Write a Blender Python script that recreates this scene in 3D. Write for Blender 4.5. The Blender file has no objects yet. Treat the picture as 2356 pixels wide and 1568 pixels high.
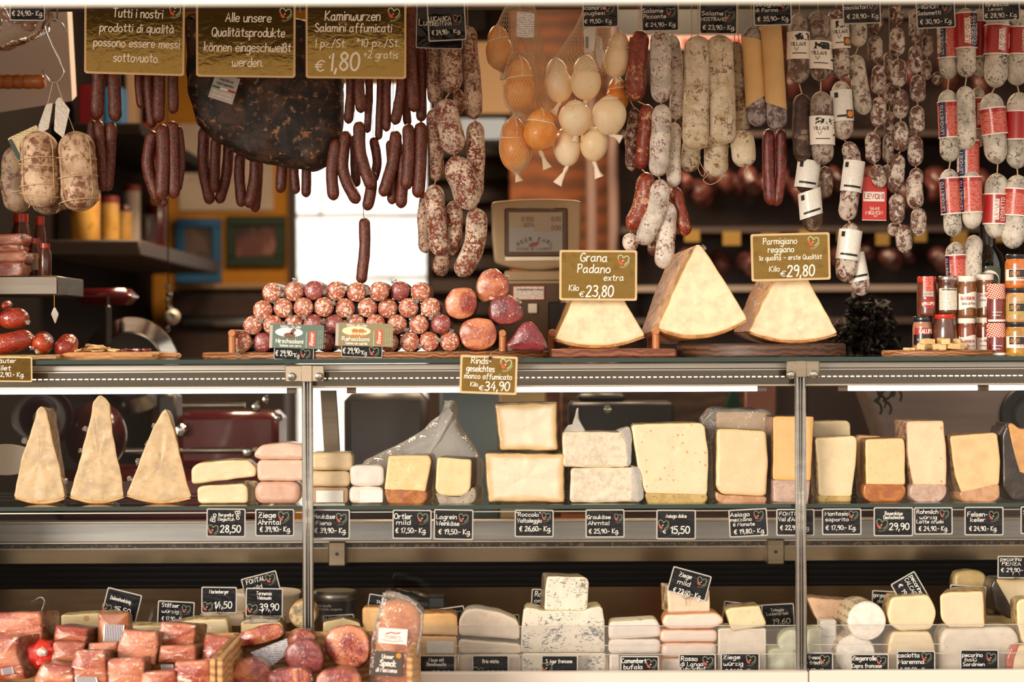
import bpy, math, random
from math import sin, cos, pi, sqrt, radians
from mathutils import Vector, Matrix, noise

SC = bpy.context.scene
COL = SC.collection
random.seed(7)

# ------------------------------------------------------------------ camera, sky, sun, exposure
FP, D, CZ, ROLL = 5000.0, 5.0, 1.341, radians(.24)   # focal length in px, distance to the front glass (Y=0), eye height
W_, H_ = 2356, 1568
cam = bpy.data.cameras.new('camera')
cam.sensor_width = 36.0
cam.lens = 36.0 * FP / W_
cam.clip_start = .05
cam.dof.use_dof = True
cam.dof.focus_distance = 5.17
cam.dof.aperture_fstop = 1.9
co = bpy.data.objects.new('camera', cam)
COL.objects.link(co)
_r = Vector((cos(ROLL), 0, -sin(ROLL))); _u = Vector((sin(ROLL), 0, cos(ROLL))); _b = Vector((0, -1, 0))
co.matrix_world = Matrix(((_r.x, _u.x, _b.x, 0), (_r.y, _u.y, _b.y, -D), (_r.z, _u.z, _b.z, CZ), (0, 0, 0, 1)))
SC.camera = co
SC.view_settings.view_transform = 'Standard'
SC.view_settings.look = 'None'
SC.view_settings.gamma = 1
SC.view_settings.use_curve_mapping = False
SC.view_settings.exposure = 0.38

world = bpy.data.worlds.new('world')
SC.world = world
world.use_nodes = True
wn = world.node_tree
wn.nodes.clear()
w_out = wn.nodes.new('ShaderNodeOutputWorld')
w_bg = wn.nodes.new('ShaderNodeBackground')
w_tc = wn.nodes.new('ShaderNodeTexCoord')
w_sep = wn.nodes.new('ShaderNodeSeparateXYZ')
w_rmp = wn.nodes.new('ShaderNodeValToRGB')
wn.links.new(w_tc.outputs['Generated'], w_sep.inputs[0])
w_map = wn.nodes.new('ShaderNodeMapRange')
w_map.inputs['From Min'].default_value = -1
w_map.inputs['From Max'].default_value = 1
wn.links.new(w_sep.outputs['Z'], w_map.inputs['Value'])
wn.links.new(w_map.outputs[0], w_rmp.inputs[0])
e = w_rmp.color_ramp.elements
e[0].position = .0; e[0].color = (.34, .25, .17, 1)
e[1].position = 1; e[1].color = (.80, .86, .95, 1)
k = w_rmp.color_ramp.elements.new(.47); k.color = (.66, .54, .41, 1)
k = w_rmp.color_ramp.elements.new(.60); k.color = (1.0, .90, .78, 1)
wn.links.new(w_rmp.outputs[0], w_bg.inputs[0])
w_bg.inputs[1].default_value = 1.12
wn.links.new(w_bg.outputs[0], w_out.inputs[0])

sun = bpy.data.lights.new('sun', 'SUN')
sun.energy = 2.5
sun.color = (1, .90, .78)
sun.angle = radians(22)
so = bpy.data.objects.new('sun', sun)
COL.objects.link(so)
so.rotation_euler = Vector((.62, 1, -.16)).to_track_quat('-Z', 'Y').to_euler()

def area(name, loc, target, size, power, color, size_y=None):
    l = bpy.data.lights.new(name, 'AREA')
    l.energy = power; l.color = color; l.size = size
    if size_y: l.shape = 'RECTANGLE'; l.size_y = size_y
    o = bpy.data.objects.new(name, l)
    COL.objects.link(o)
    o.location = loc
    o.rotation_euler = (Vector(target) - Vector(loc)).to_track_quat('-Z', 'Y').to_euler()
    return o
# warm ceiling lamps of the shop, and an added lamp standing in for daylight on the yard wall
area('shop_lamp', (-.6, 1.5, 2.75), (-.6, 1.6, 0), .5, 30, (1, .72, .45))
area('shop_lamp', (.55, 1.7, 2.75), (.55, 1.8, 0), .5, 26, (1, .72, .45))
area('shop_lamp', (1.5, 1.5, 2.75), (1.5, 1.6, 0), .5, 9, (1, .68, .45))
area('yard_fill_lamp', (-.55, 3.15, 3.6), (-.5, 4.6, 1.3), 2.2, 230, (.93, 1, .98))

# ------------------------------------------------------------------ placing
def at(px, py, Y):
    k = (D + Y) / FP
    u = (px - 1178) * k; v = (784 - py) * k
    return Vector((u * cos(ROLL) + v * sin(ROLL), Y, CZ - u * sin(ROLL) + v * cos(ROLL)))
def S(px, Y=.15): return px * (D + Y) / FP
def lin(c):
    if isinstance(c, str):
        c = tuple(int(c[i:i + 2], 16) for i in (0, 2, 4))
    return tuple(((x / 255) / 12.92 if x / 255 <= .04045 else ((x / 255 + .055) / 1.055) ** 2.4) for x in c[:3]) + (1,)

# ------------------------------------------------------------------ mesh building
class MB:
    def __init__(s): s.v = []; s.f = []; s.m = []; s.a = []; s.mi = 0
    def add(s, vs, fs, a=None):
        b = len(s.v)
        s.v += [tuple(p) for p in vs]
        s.a += list(a) if a else [0.0] * len(vs)
        s.f += [tuple(i + b for i in f) for f in fs]
        s.m += [s.mi] * len(fs)
        return b
ORI = {}
def tag(o, label=None, cat=None, group=None, kind=None):
    if label: o['label'] = label
    if cat: o['category'] = cat
    if group: o['group'] = group
    if kind: o['kind'] = kind
    return o
def thing(name, label, cat, loc, group=None):
    o = bpy.data.objects.new(name, None)
    COL.objects.link(o)
    o.empty_display_size = .03
    o.location = loc
    ORI[o.name] = Vector(loc)
    return tag(o, label, cat, group)
def obj(name, mb, mats, parent=None, label=None, ang=40):
    if not isinstance(mats, (list, tuple)): mats = [mats]
    if parent is None:
        xs = [p[0] for p in mb.v]; ys = [p[1] for p in mb.v]; zs = [p[2] for p in mb.v]
        org = Vector(((min(xs) + max(xs)) / 2, (min(ys) + max(ys)) / 2, min(zs)))
    else:
        org = ORI[parent.name]
    me = bpy.data.meshes.new(name)
    me.from_pydata([(p[0] - org.x, p[1] - org.y, p[2] - org.z) for p in mb.v], [], mb.f)
    for m in mats: me.materials.append(m)
    me.polygons.foreach_set('material_index', mb.m)
    me.polygons.foreach_set('use_smooth', ['lettering' not in name and 'emblem' not in name] * len(mb.f))
    me.update()
    if any(mb.a):
        at_ = me.attributes.new('rim', 'FLOAT', 'POINT')
        at_.data.foreach_set('value', mb.a)
    me.set_sharp_from_angle(angle=radians(ang))
    o = bpy.data.objects.new(name, me)
    COL.objects.link(o)
    if parent is None: o.location = org
    else: o.parent = parent
    ORI[o.name] = org
    if label: o['label'] = label
    return o

def box(mb, x0, x1, y0, y1, z0, z1, b=0):
    if b <= 0:
        vs = [(x, y, z) for z in (z0, z1) for y in (y0, y1) for x in (x0, x1)]
        mb.add(vs, [(0, 2, 3, 1), (4, 5, 7, 6), (0, 1, 5, 4), (2, 6, 7, 3), (0, 4, 6, 2), (1, 3, 7, 5)])
        return
    b = min(b, (x1 - x0) * .45, (y1 - y0) * .45, (z1 - z0) * .45)
    # chamfered box from three nested face sets
    vs = []; idx = {}
    for sx in (0, 1):
        for sy in (0, 1):
            for sz in (0, 1):
                for ax in range(3):
                    p = [(x0, x1)[sx], (y0, y1)[sy], (z0, z1)[sz]]
                    for q, sg in enumerate((sx, sy, sz)):
                        if q != ax: p[q] += b if sg == 0 else -b
                    idx[(sx, sy, sz, ax)] = len(vs); vs.append(tuple(p))
    fs = []
    for ax in range(3):
        o1, o2 = [q for q in range(3) if q != ax]
        for sg in (0, 1):
            def key(a, c):
                t = [0, 0, 0]; t[ax] = sg; t[o1] = a; t[o2] = c
                return idx[tuple(t) + (ax,)]
            fs.append((key(0, 0), key(1, 0), key(1, 1), key(0, 1)))
    for ax in range(3):          # edges along ax
        o1, o2 = [q for q in range(3) if q != ax]
        for a in (0, 1):
            for c in (0, 1):
                def key(s_, fax):
                    t = [0, 0, 0]; t[ax] = s_; t[o1] = a; t[o2] = c
                    return idx[tuple(t) + (fax,)]
                fs.append((key(0, o1), key(1, o1), key(1, o2), key(0, o2)))
    for sx in (0, 1):
        for sy in (0, 1):
            for sz in (0, 1):
                fs.append(tuple(idx[(sx, sy, sz, ax)] for ax in range(3)))
    c = Vector(((x0 + x1) / 2, (y0 + y1) / 2, (z0 + z1) / 2))
    out = []
    for f in fs:
        p = [Vector(vs[i]) for i in f]
        n = (p[1] - p[0]).cross(p[2] - p[0])
        m = sum(p, Vector()) / len(p)
        out.append(f if n.dot(m - c) > 0 else tuple(reversed(f)))
    mb.add(vs, out)
def pbox(mb, x0, y0, x1, y1, Y0, Y1, b=0):
    """a box whose front face fills the photo rectangle x0..x1, y0..y1 at depth Y0"""
    a = at(x0, y1, Y0); c = at(x1, y0, Y0); m = at((x0 + x1) / 2, (y0 + y1) / 2, Y0)
    h = S(y1 - y0, Y0) / 2
    box(mb, a.x, c.x, Y0, Y1, m.z - h, m.z + h, b)

def cr(P, n):
    """Catmull-Rom through P, n samples per span"""
    P = [Vector(p) for p in P]
    if len(P) < 3: return [P[0].lerp(P[-1], i / n) for i in range(n + 1)]
    Q = [P[0] * 2 - P[1]] + P + [P[-1] * 2 - P[-2]]
    out = []
    for i in range(1, len(Q) - 2):
        a, b, c, d = Q[i - 1:i + 3]
        for k in range(n):
            t = k / n
            out.append(.5 * ((2 * b) + (c - a) * t + (2 * a - 5 * b + 4 * c - d) * t * t + (3 * b - a - 3 * c + d) * t ** 3))
    out.append(P[-1])
    return out
def tube(mb, P, R, seg=12, amp=0, seed=0, fr=30, cap=True, flat=1):
    n = len(P)
    if not isinstance(R, (list, tuple)): R = [R] * n
    d0 = (P[1] - P[0]).normalized()
    up = Vector((0, -1, 0)) if abs(d0.y) < .9 else Vector((1, 0, 0))
    nx = d0.cross(up).normalized()
    vs = []
    off = Vector((seed * 7.3, seed * 3.1, seed * 1.7))
    for i, p in enumerate(P):
        d = (P[min(i + 1, n - 1)] - P[max(i - 1, 0)])
        d = d.normalized() if d.length > 1e-9 else d0
        nx = (nx - d * nx.dot(d)).normalized()
        ny = d.cross(nx)
        for j in range(seg):
            a = 2 * pi * j / seg
            q = nx * cos(a) + ny * sin(a) * flat
            r = R[i]
            if amp: r += amp * noise.noise((p + q * R[i]) * fr + off) * min(1, R[i] / (max(R) + 1e-9) * 1.3)
            vs.append(p + q * r)
    fs = [(i * seg + j, i * seg + (j + 1) % seg, (i + 1) * seg + (j + 1) % seg, (i + 1) * seg + j) for i in range(n - 1) for j in range(seg)]
    if cap: fs += [tuple(reversed(range(seg))), tuple(range((n - 1) * seg, n * seg))]
    mb.add(vs, fs)
def wire(mb, P, r, seg=6, n=6): tube(mb, cr(P, n), r, seg)
def sausage(mb, P, R, seg=18, amp=.0012, seed=0, e=1.15, knob=.14, n=26, sag=0, fr=30):
    """a stuffed casing along the polyline P: rounded ends drawn into small knots"""
    C = cr(P, 14)
    L = [0]
    for i in range(1, len(C)): L.append(L[-1] + (C[i] - C[i - 1]).length)
    T = L[-1]
    e = min(e * R, T * .48)
    pts = []; rad = []
    for k in range(n + 1):
        t = (1 - cos(pi * k / n)) / 2
        t = .55 * t + .45 * (k / n)
        s = t * T
        i = 0
        while i < len(L) - 2 and L[i + 1] < s: i += 1
        f = (s - L[i]) / max(1e-9, L[i + 1] - L[i])
        pts.append(C[i].lerp(C[i + 1], f))
        dd = min(s, T - s)
        r = R if dd >= e else R * sqrt(max(0, 1 - (1 - dd / e) ** 2))
        r = max(r, knob * R) * (1 + sag * (t - .5))
        rad.append(r)
    tube(mb, pts, rad, seg, amp, seed, fr)
def lathe(mb, prof, c, seg=28, ax='z', flip=False, a0=0):
    c = Vector(c); n = len(prof); vs = []
    for r, h in prof:
        for j in range(seg):
            a = 2 * pi * j / seg + a0
            if ax == 'z': vs.append(c + Vector((r * cos(a), r * sin(a), h)))
            elif ax == 'y': vs.append(c + Vector((r * cos(a), h, -r * sin(a))))
            else: vs.append(c + Vector((h, r * cos(a), r * sin(a))))
    fs = [(i * seg + j, i * seg + (j + 1) % seg, (i + 1) * seg + (j + 1) % seg, (i + 1) * seg + j) for i in range(n - 1) for j in range(seg)]
    fs += [tuple(reversed(range(seg))), tuple(range((n - 1) * seg, n * seg))]
    if flip: fs = [tuple(reversed(f)) for f in fs]
    mb.add(vs, fs)

def outline(pts, r, n=56):
    """closed polygon pts [(x,z)] with corners rounded by r, resampled to n points"""
    P = [Vector((p[0], p[1])) for p in pts]
    m = len(P); poly = []
    for i in range(m):
        a, b, c = P[i - 1], P[i], P[(i + 1) % m]
        d1 = a - b; d2 = c - b
        k = min(r, d1.length * .45, d2.length * .45)
        s = b + d1.normalized() * k; t = b + d2.normalized() * k
        for q in range(6):
            u = q / 5
            poly.append(s * (1 - u) ** 2 + b * 2 * u * (1 - u) + t * u * u)
    L = [0]
    for i in range(len(poly)): L.append(L[-1] + (poly[(i + 1) % len(poly)] - poly[i]).length)
    out = []; i = 0
    for k in range(n):
        s = L[-1] * k / n
        while L[i + 1] < s: i += 1
        f = (s - L[i]) / max(1e-9, L[i + 1] - L[i])
        out.append(poly[i].lerp(poly[(i + 1) % len(poly)], f))
    return out
def slab(mb, pts, Y, depth, rc=8, rb=.004, n=56, amp=.0008, seed=0, back=(1, 1), shift=(0, 0), fr=35, pillow=0, px=True):
    """a solid whose front face is the outline pts (photo px at depth Y), going back by depth; rim = distance to the cut edge"""
    if px:
        q = [at(x, y, Y) for x, y in pts]
        P2 = [(v.x, v.z) for v in q]; rc = S(rc, Y)
    else: P2 = pts
    O = outline(P2, rc, n)
    area2 = sum(O[i].x * O[(i + 1) % n].y - O[(i + 1) % n].x * O[i].y for i in range(n))
    if area2 < 0: O.reverse()
    c = sum(O, Vector((0, 0))) / n
    zb = min(o.y for o in O)
    N = []
    for i in range(n):
        t = (O[(i + 1) % n] - O[i - 1]).normalized()
        N.append(Vector((t.y, -t.x)))
    rb = min(rb, depth * .4)
    rings = []      # (points2d, y, rim)
    I = [O[i] - N[i] * rb for i in range(n)]
    for k in (.0, .3, .58, .8, .93):
        rings.append(([c + (I[i] - c) * k for i in range(n)], -pillow * (1 - k * k), [(1 - k) * (I[i] - c).length + rb for i in range(n)]))
    for a in (0, 30, 60, 90):
        s_ = sin(radians(a)); c_ = cos(radians(a))
        rings.append(([I[i] + N[i] * rb * s_ for i in range(n)], rb * (1 - c_), [rb * (1 - s_ * 1.0) if a < 90 else 0.0] * n))
    for f in (.33, .66):
        rings.append((None, f, [-.01] * n))
    for a in (90, 45, 0):
        s_ = sin(radians(a)); c_ = cos(radians(a))
        rings.append(([I[i] + N[i] * rb * s_ for i in range(n)], depth - rb * (1 - c_), [-.01] * n))
    rings.append(([c + (I[i] - c) * .02 for i in range(n)], depth, [-.01] * n))
    off = Vector((seed * 3.7, seed * 9.1, seed * 5.3))
    vs = []; at_ = []
    for R, y, rim in rings:
        if R is None:
            y = rb + (depth - 2 * rb) * y; R = O
        f = max(0, y) / depth
        for i in range(n):
            x = c.x + (R[i].x - c.x) * (1 + (back[0] - 1) * f) + shift[0] * f
            z = zb + (R[i].y - zb) * (1 + (back[1] - 1) * f) + shift[1] * f
            p = Vector((x, Y + y, z))
            if amp:
                w = noise.noise_vector(p * fr + off)
                p += w * amp
            vs.append(p); at_.append(rim[i])
    m = len(rings)
    fs = [(i * n + j, i * n + (j + 1) % n, (i + 1) * n + (j + 1) % n, (i + 1) * n + j) for i in range(m - 1) for j in range(n)]
    fs += [tuple(reversed(range(n))), tuple(range((m - 1) * n, m * n))]
    mb.add(vs, fs, at_)

# ------------------------------------------------------------------ lettering: a single-stroke hand
GL = {
'a': "~5,5 3,6 1,5 0,2.5 1,.3 3,.2 5,2.5|5,6 5,1 6,0", 'b': "0,10 0,0|~0,4 2,6 4.5,5.5 5,3 4,.5 2,0 0,1", 'c': "~5,5 3,6 1,5 0,3 1,.6 3,0 5,1",
'd': "~5,5 3,6 1,5 0,2.5 1,.3 3,.2 5,2|5,10 5,0", 'e': "~.3,3 5,3.4 4.6,5.4 2.7,6 .8,5 0,3 .8,.7 3,0 5,1", 'f': "~5,9.2 3.6,10 2.3,9 2,6 2,-1|0,5.8 4.4,6",
'g': "~5,5 3,6 1,5 0,3 1,.6 3,.4 5,2.5|~5,6 5,-2 4,-3.7 2,-4 0,-3", 'h': "0,10 0,0|~0,4 1.5,5.8 3.5,6 4.7,4.5 5,0", 'i': ".5,6 .5,0|.5,8.3 .6,9",
'j': "~2,6 2,-2 1,-3.6 -.6,-3.6|2,8.3 2.1,9", 'k': "0,10 0,0|4.3,6 0,2.6 4.8,0", 'l': ".5,10 .5,0", 'm': "0,6 0,0|~0,4 1.4,5.8 2.8,6 3.7,4.6 3.8,0|~3.8,4 5.2,5.8 6.6,6 7.5,4.6 7.7,0",
'n': "0,6 0,0|~0,4 1.5,5.8 3.4,6 4.6,4.6 4.8,0", 'o': "~2.6,6 .7,5 0,3 .7,.8 2.6,0 4.6,.8 5.3,3 4.6,5.2 2.6,6", 'p': "0,6 0,-4|~0,4 1.8,6 4.2,5.6 5,3.2 4,.6 1.8,0 0,1.3",
'q': "~5,5 3,6 1,5 0,3 1,.6 3,.4 5,2.5|5,6 5,-4", 'r': "0,6 0,0|~0,3.8 1.3,5.6 3.6,6", 's': "~4.4,5.4 2.4,6 .6,5.2 .7,3.8 3.8,2.5 4.3,1 2.6,0 0,.6", 't': "2,9 2,1.4 2.8,.2 4,.4|0,6.3 4.2,6.5",
'u': "~0,6 0,2 .8,.2 2.6,0 4.4,1.8|4.6,6 4.6,0", 'v': "0,6 2.3,0 4.8,6", 'w': "~0,6 .3,1.5 1.6,0 3.2,1 3.8,4|~3.8,4 4,1 5.4,0 7,1.6 7.4,6", 'x': "0,6 4.6,0|4.6,6 0,0",
'y': "~0,6 .3,3 1.6,2 4.6,3|~4.8,6 4.5,-1 3,-3.8 .6,-3.6", 'z': "0,6 4.4,6 0,0 4.8,0",
'A': "0,0 3.4,10 6.6,0|1.2,3.5 5.6,3.5", 'B': "0,10 0,0|~0,10 4,9.6 4.8,7.6 3.6,5.6 0,5.3|~0,5.3 4.6,4.8 5.6,2.6 4.2,.3 0,0", 'C': "~6,8.6 4,10 1.4,8.6 0,5 1.2,1.2 3.8,0 6.2,1.4",
'D': "0,10 0,0|~0,10 3.6,9.4 6.2,6.4 5.8,2.4 3.4,.3 0,0", 'E': "5.2,10 0,10 0,0 5.4,0|0,5.2 4.6,5.2", 'F': "5.4,10 0,10 0,0|0,5.2 4.4,5.2", 'G': "~6,8.6 4,10 1.4,8.6 0,5 1.2,1.2 3.8,0 6,1.2 6.2,4|6.2,4.2 3.6,4.2",
'H': "0,10 0,0|6,10 6,0|0,5.2 6,5.2", 'I': ".5,10 .5,0", 'J': "~4,10 4,2 3,.2 1,0 0,1.4", 'K': "0,10 0,0|5.6,10 0,4.4 6,0", 'L': "0,10 0,0 5,0", 'M': "0,0 .6,10 4,3.4 7.4,10 8,0",
'N': "0,0 0,10 6,0 6,10", 'O': "~3.5,10 1,8.6 0,5 1,1.4 3.5,0 6,1.4 7,5 6,8.6 3.5,10", 'P': ".6,10 .6,0|~0,9.6 4,10 5.6,8 4.6,5.4 .6,4.4", 'Q': "~3.5,10 1,8.6 0,5 1,1.4 3.5,0 6,1.4 7,5 6,8.6 3.5,10|4,2.6 7,-.6",
'R': "0,10 0,0|~0,10 4.2,9.6 5,7.4 3.8,5.4 0,5|2.4,5 5.8,0", 'S': "~5.4,8.8 3.4,10 1,9 .8,6.8 4.6,4.2 5.6,2 3.6,0 .4,1", 'T': "0,10 6.6,10|3.3,10 3.3,0", 'U': "~0,10 0,3 1.2,.4 3.2,0 5.2,.8 6,3 6,10",
'V': "0,10 3.2,0 6.4,10", 'W': "0,10 2.2,0 4.5,7 6.8,0 9,10", 'X': "0,10 6,0|6,10 0,0", 'Y': "0,10 3,5 6,10|3,5 3,0", 'Z': "0,10 5.6,10 0,0 6,0|1,5.2 4.8,5.2",
'0': "~2.8,10 .8,8.6 0,5 .8,1.4 2.8,0 4.8,1.4 5.6,5 4.8,8.6 2.8,10", '1': "0,7.4 2.2,10 2.2,0", '2': "~.3,8 1.6,9.8 4,9.6 5,7.6 3.6,4.6 0,0|0,0 5.4,.2", '3': "~.4,9 2.6,10 4.8,8.6 4,6 1.8,5.2 4.6,4.4 5.2,2 3.4,.1 0,.9",
'4': "3.6,10 0,3.4 5.6,3.4|4.2,6.5 4.2,0", '5': "5,10 1,10 .6,5.8|~.6,5.8 3.4,6.2 5.2,4 4.4,.9 2,0 0,.8", '6': "~4.6,9.8 1.8,7.6 0,3.6 .8,.7 2.8,0 5,1.4 5,4 3,5.4 .4,3.6", '7': "0,10 5.4,10 2,0",
'8': "~4.8,8.6 2.8,10 .8,8.6 1.2,6.6 4.2,4.4 5.2,2 3,0 .4,1.8 1.4,4.6 4.4,6.8 4.8,8.6", '9': "~5,8 3,10 .6,8.8 .4,6.4 2.4,5.2 4.8,7 5,8|~5,8 4.8,3 3.2,0",
'€': "~6,8.8 4,10 1.8,8.4 1,5 1.8,1.6 4,0 6,1.2|0,6.2 4.6,6.2|0,4 4.2,4", ',': ".8,.8 0,-2", '.': "0,0 .3,.3", ':': "0,1 .2,1.4|0,5 .2,5.4", '-': "0,4.2 3.2,4.2", '–': "0,4.2 5,4.2", '/': "0,-1 4,10.5",
'*': "1.5,10 1.5,6|0,9 3,7|3,9 0,7", '+': "0,4.5 4.6,4.5|2.3,7 2.3,2", '"': "0,10.5 .4,8.4|1.8,10.5 2.2,8.4", "'": ".6,10.5 0,8.4", 'ß': "~0,0 0,8 1.4,10 3.6,9.6 3.8,7.4 2,5.6|~2,5.6 4.8,4.6 5,1.6 3,0 1.4,.6",
'&': "~6,0 1.6,6.6 1.6,9 3,10 4.2,8.6 3.4,6.6 .4,3.6 .6,1 2.4,0 5,2 5.8,4.4",
}
MARK = {'ä': ('a', "1.4,8 1.5,8.6|3.9,8 4,8.6"), 'ö': ('o', "1.4,8 1.5,8.6|3.9,8 4,8.6"), 'ü': ('u', "1.1,8 1.2,8.6|3.5,8 3.6,8.6"), 'à': ('a', "1.6,9.6 3.4,8"), 'á': ('a', "3.6,9.6 2,8"), 'ú': ('u', "3.6,9.6 2,8")}
GL['Ä'] = GL['A'] + '|2,11.5 2.1,12.1|4.6,11.5 4.7,12.1'
for ch, (b_, mk) in MARK.items(): GL[ch] = GL[b_] + '|' + mk
def glyph(ch):
    out = []; w = 0
    for st in GL[ch].split('|'):
        sm = st[0] == '~'
        P = [Vector(tuple(float(q) for q in p.split(','))) for p in st.lstrip('~').split()]
        w = max(w, max(p.x for p in P))
        if sm: P = [Vector((v.x, v.y)) for v in cr([Vector((p.x, p.y, 0)) for p in P], 4)]
        out.append(P)
    return out, w
def ribbon(mb, P, w, mp, h):
    n = len(P); vs = []; fs = []
    if n == 2 and (P[1] - P[0]).length < 1e-9: return
    for i in range(n):
        d = P[min(i + 1, n - 1)] - P[max(i - 1, 0)]
        d = d.normalized() if d.length > 1e-9 else Vector((1, 0))
        nn = Vector((-d.y, d.x)); h += 1e-5
        if i == 0:
            vs += [mp(*(P[0] - d * w * .45 + nn * w * .22), h), mp(*(P[0] - d * w * .45 - nn * w * .22), h)]
        vs += [mp(*(P[i] + nn * w * .5), h), mp(*(P[i] - nn * w * .5), h)]
        if i == n - 1:
            vs += [mp(*(P[i] + d * w * .45 + nn * w * .22), h), mp(*(P[i] + d * w * .45 - nn * w * .22), h)]
    m = len(vs) // 2
    fs = [(2 * i, 2 * i + 1, 2 * i + 3, 2 * i + 2) for i in range(m - 1)]
    mb.add(vs, fs)
def write(mb, text, x0, x1, base, cap, mp, wt=.13, h=.0006, slant=.06, jit=.25, sp=2.0):
    """text between x0 and x1 on the line base, capitals cap high; mp maps (x, y, lift) to space"""
    rnd = random.Random(len(text) * 31 + ord(text[0]))
    items = []; x = 0
    for ch in text:
        if ch == ' ': x += 4.6; continue
        st, w = glyph(ch)
        items.append((st, x)); x += w + sp
    x -= sp
    k = cap / 10.0
    kx = (x1 - x0) / max(x, .1)
    for st, ox in items:
        dy = rnd.uniform(-jit, jit)
        for P in st:
            Q = [Vector((x0 + (ox + p.x + p.y * slant) * kx, base + (p.y + dy) * k)) for p in P]
            R_ = [Q[0]]
            for a, b in zip(Q, Q[1:]):
                R_.append(b)
            ribbon(mb, R_, cap * wt, mp, h)
def disc(mb, cx, cy, rx, ry, mp, h, n=18, rot=0):
    vs = [mp(cx, cy, h)]
    for i in range(n):
        a = 2 * pi * i / n
        x = rx * cos(a); y = ry * sin(a)
        vs.append(mp(cx + x * cos(rot) - y * sin(rot), cy + x * sin(rot) + y * cos(rot), h))
    mb.add(vs, [(0, i + 1, (i + 1) % n + 1) for i in range(n)])
def quad(mb, x0, x1, y0, y1, mp, h, nu=1, nv=1):
    vs = [mp(x0 + (x1 - x0) * i / nu, y0 + (y1 - y0) * j / nv, h) for j in range(nv + 1) for i in range(nu + 1)]
    mb.add(vs, [(j * (nu + 1) + i, j * (nu + 1) + i + 1, (j + 1) * (nu + 1) + i + 1, (j + 1) * (nu + 1) + i) for j in range(nv) for i in range(nu)])
def heart(mb, cx, cy, s, mp, h=.0007):
    """the stall's emblem: a brushed heart outline, a red brush blob and a dot; three material slots from mb.mi on"""
    m0 = mb.mi
    P = [(-.42, .05), (-.46, .32), (-.30, .48), (-.08, .40), (.02, .22), (.2, .38), (.42, .36), (.5, .12), (.36, -.16), (.12, -.36)]
    Q = cr([Vector((cx + a * s, cy + b * s, 0)) for a, b in P], 4)
    ribbon(mb, [Vector((q.x, q.y)) for q in Q], s * .09, mp, h)
    for k, w in ((.10, .03), (.19, .02)):
        Q = cr([Vector((cx + a * s, cy + b * s, 0)) for a, b in ((-.3, -.46 - k), (.1, -.42 - k), (.42, -.18 - k), (.58, .05 - k))], 4)
        ribbon(mb, [Vector((q.x, q.y)) for q in Q], s * w, mp, h)
    mb.mi = m0 + 1
    disc(mb, cx - .22 * s, cy - .22 * s, .19 * s, .14 * s, mp, h * 1.3, 12, -.6)
    disc(mb, cx - .38 * s, cy - .02 * s, .07 * s, .17 * s, mp, h * 1.35, 10, .2)
    mb.mi = m0 + 2
    disc(mb, cx - .04 * s, cy - .02 * s, .06 * s, .06 * s, mp, h * 1.7, 10)
    mb.mi = m0
def planemap(o, u, v, nrm):
    return lambda x, y, h: o + u * x + v * y + nrm * h
def cylmap(p, ax, R, yaw=0):
    """a map onto a round surface about the axis ax through p, x = 0 facing the viewer"""
    ax = ax.normalized()
    fr = Vector((sin(yaw), -cos(yaw), 0)); fr = (fr - ax * fr.dot(ax)).normalized()
    rt = fr.cross(ax) * -1
    rt = ax.cross(fr) * 1
    if rt.x * cos(yaw) + rt.y * sin(yaw) < 0: rt = -rt
    return lambda x, y, h: p + ax * y + (fr * cos(x / R) + rt * sin(x / R)) * (R + h)
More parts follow.
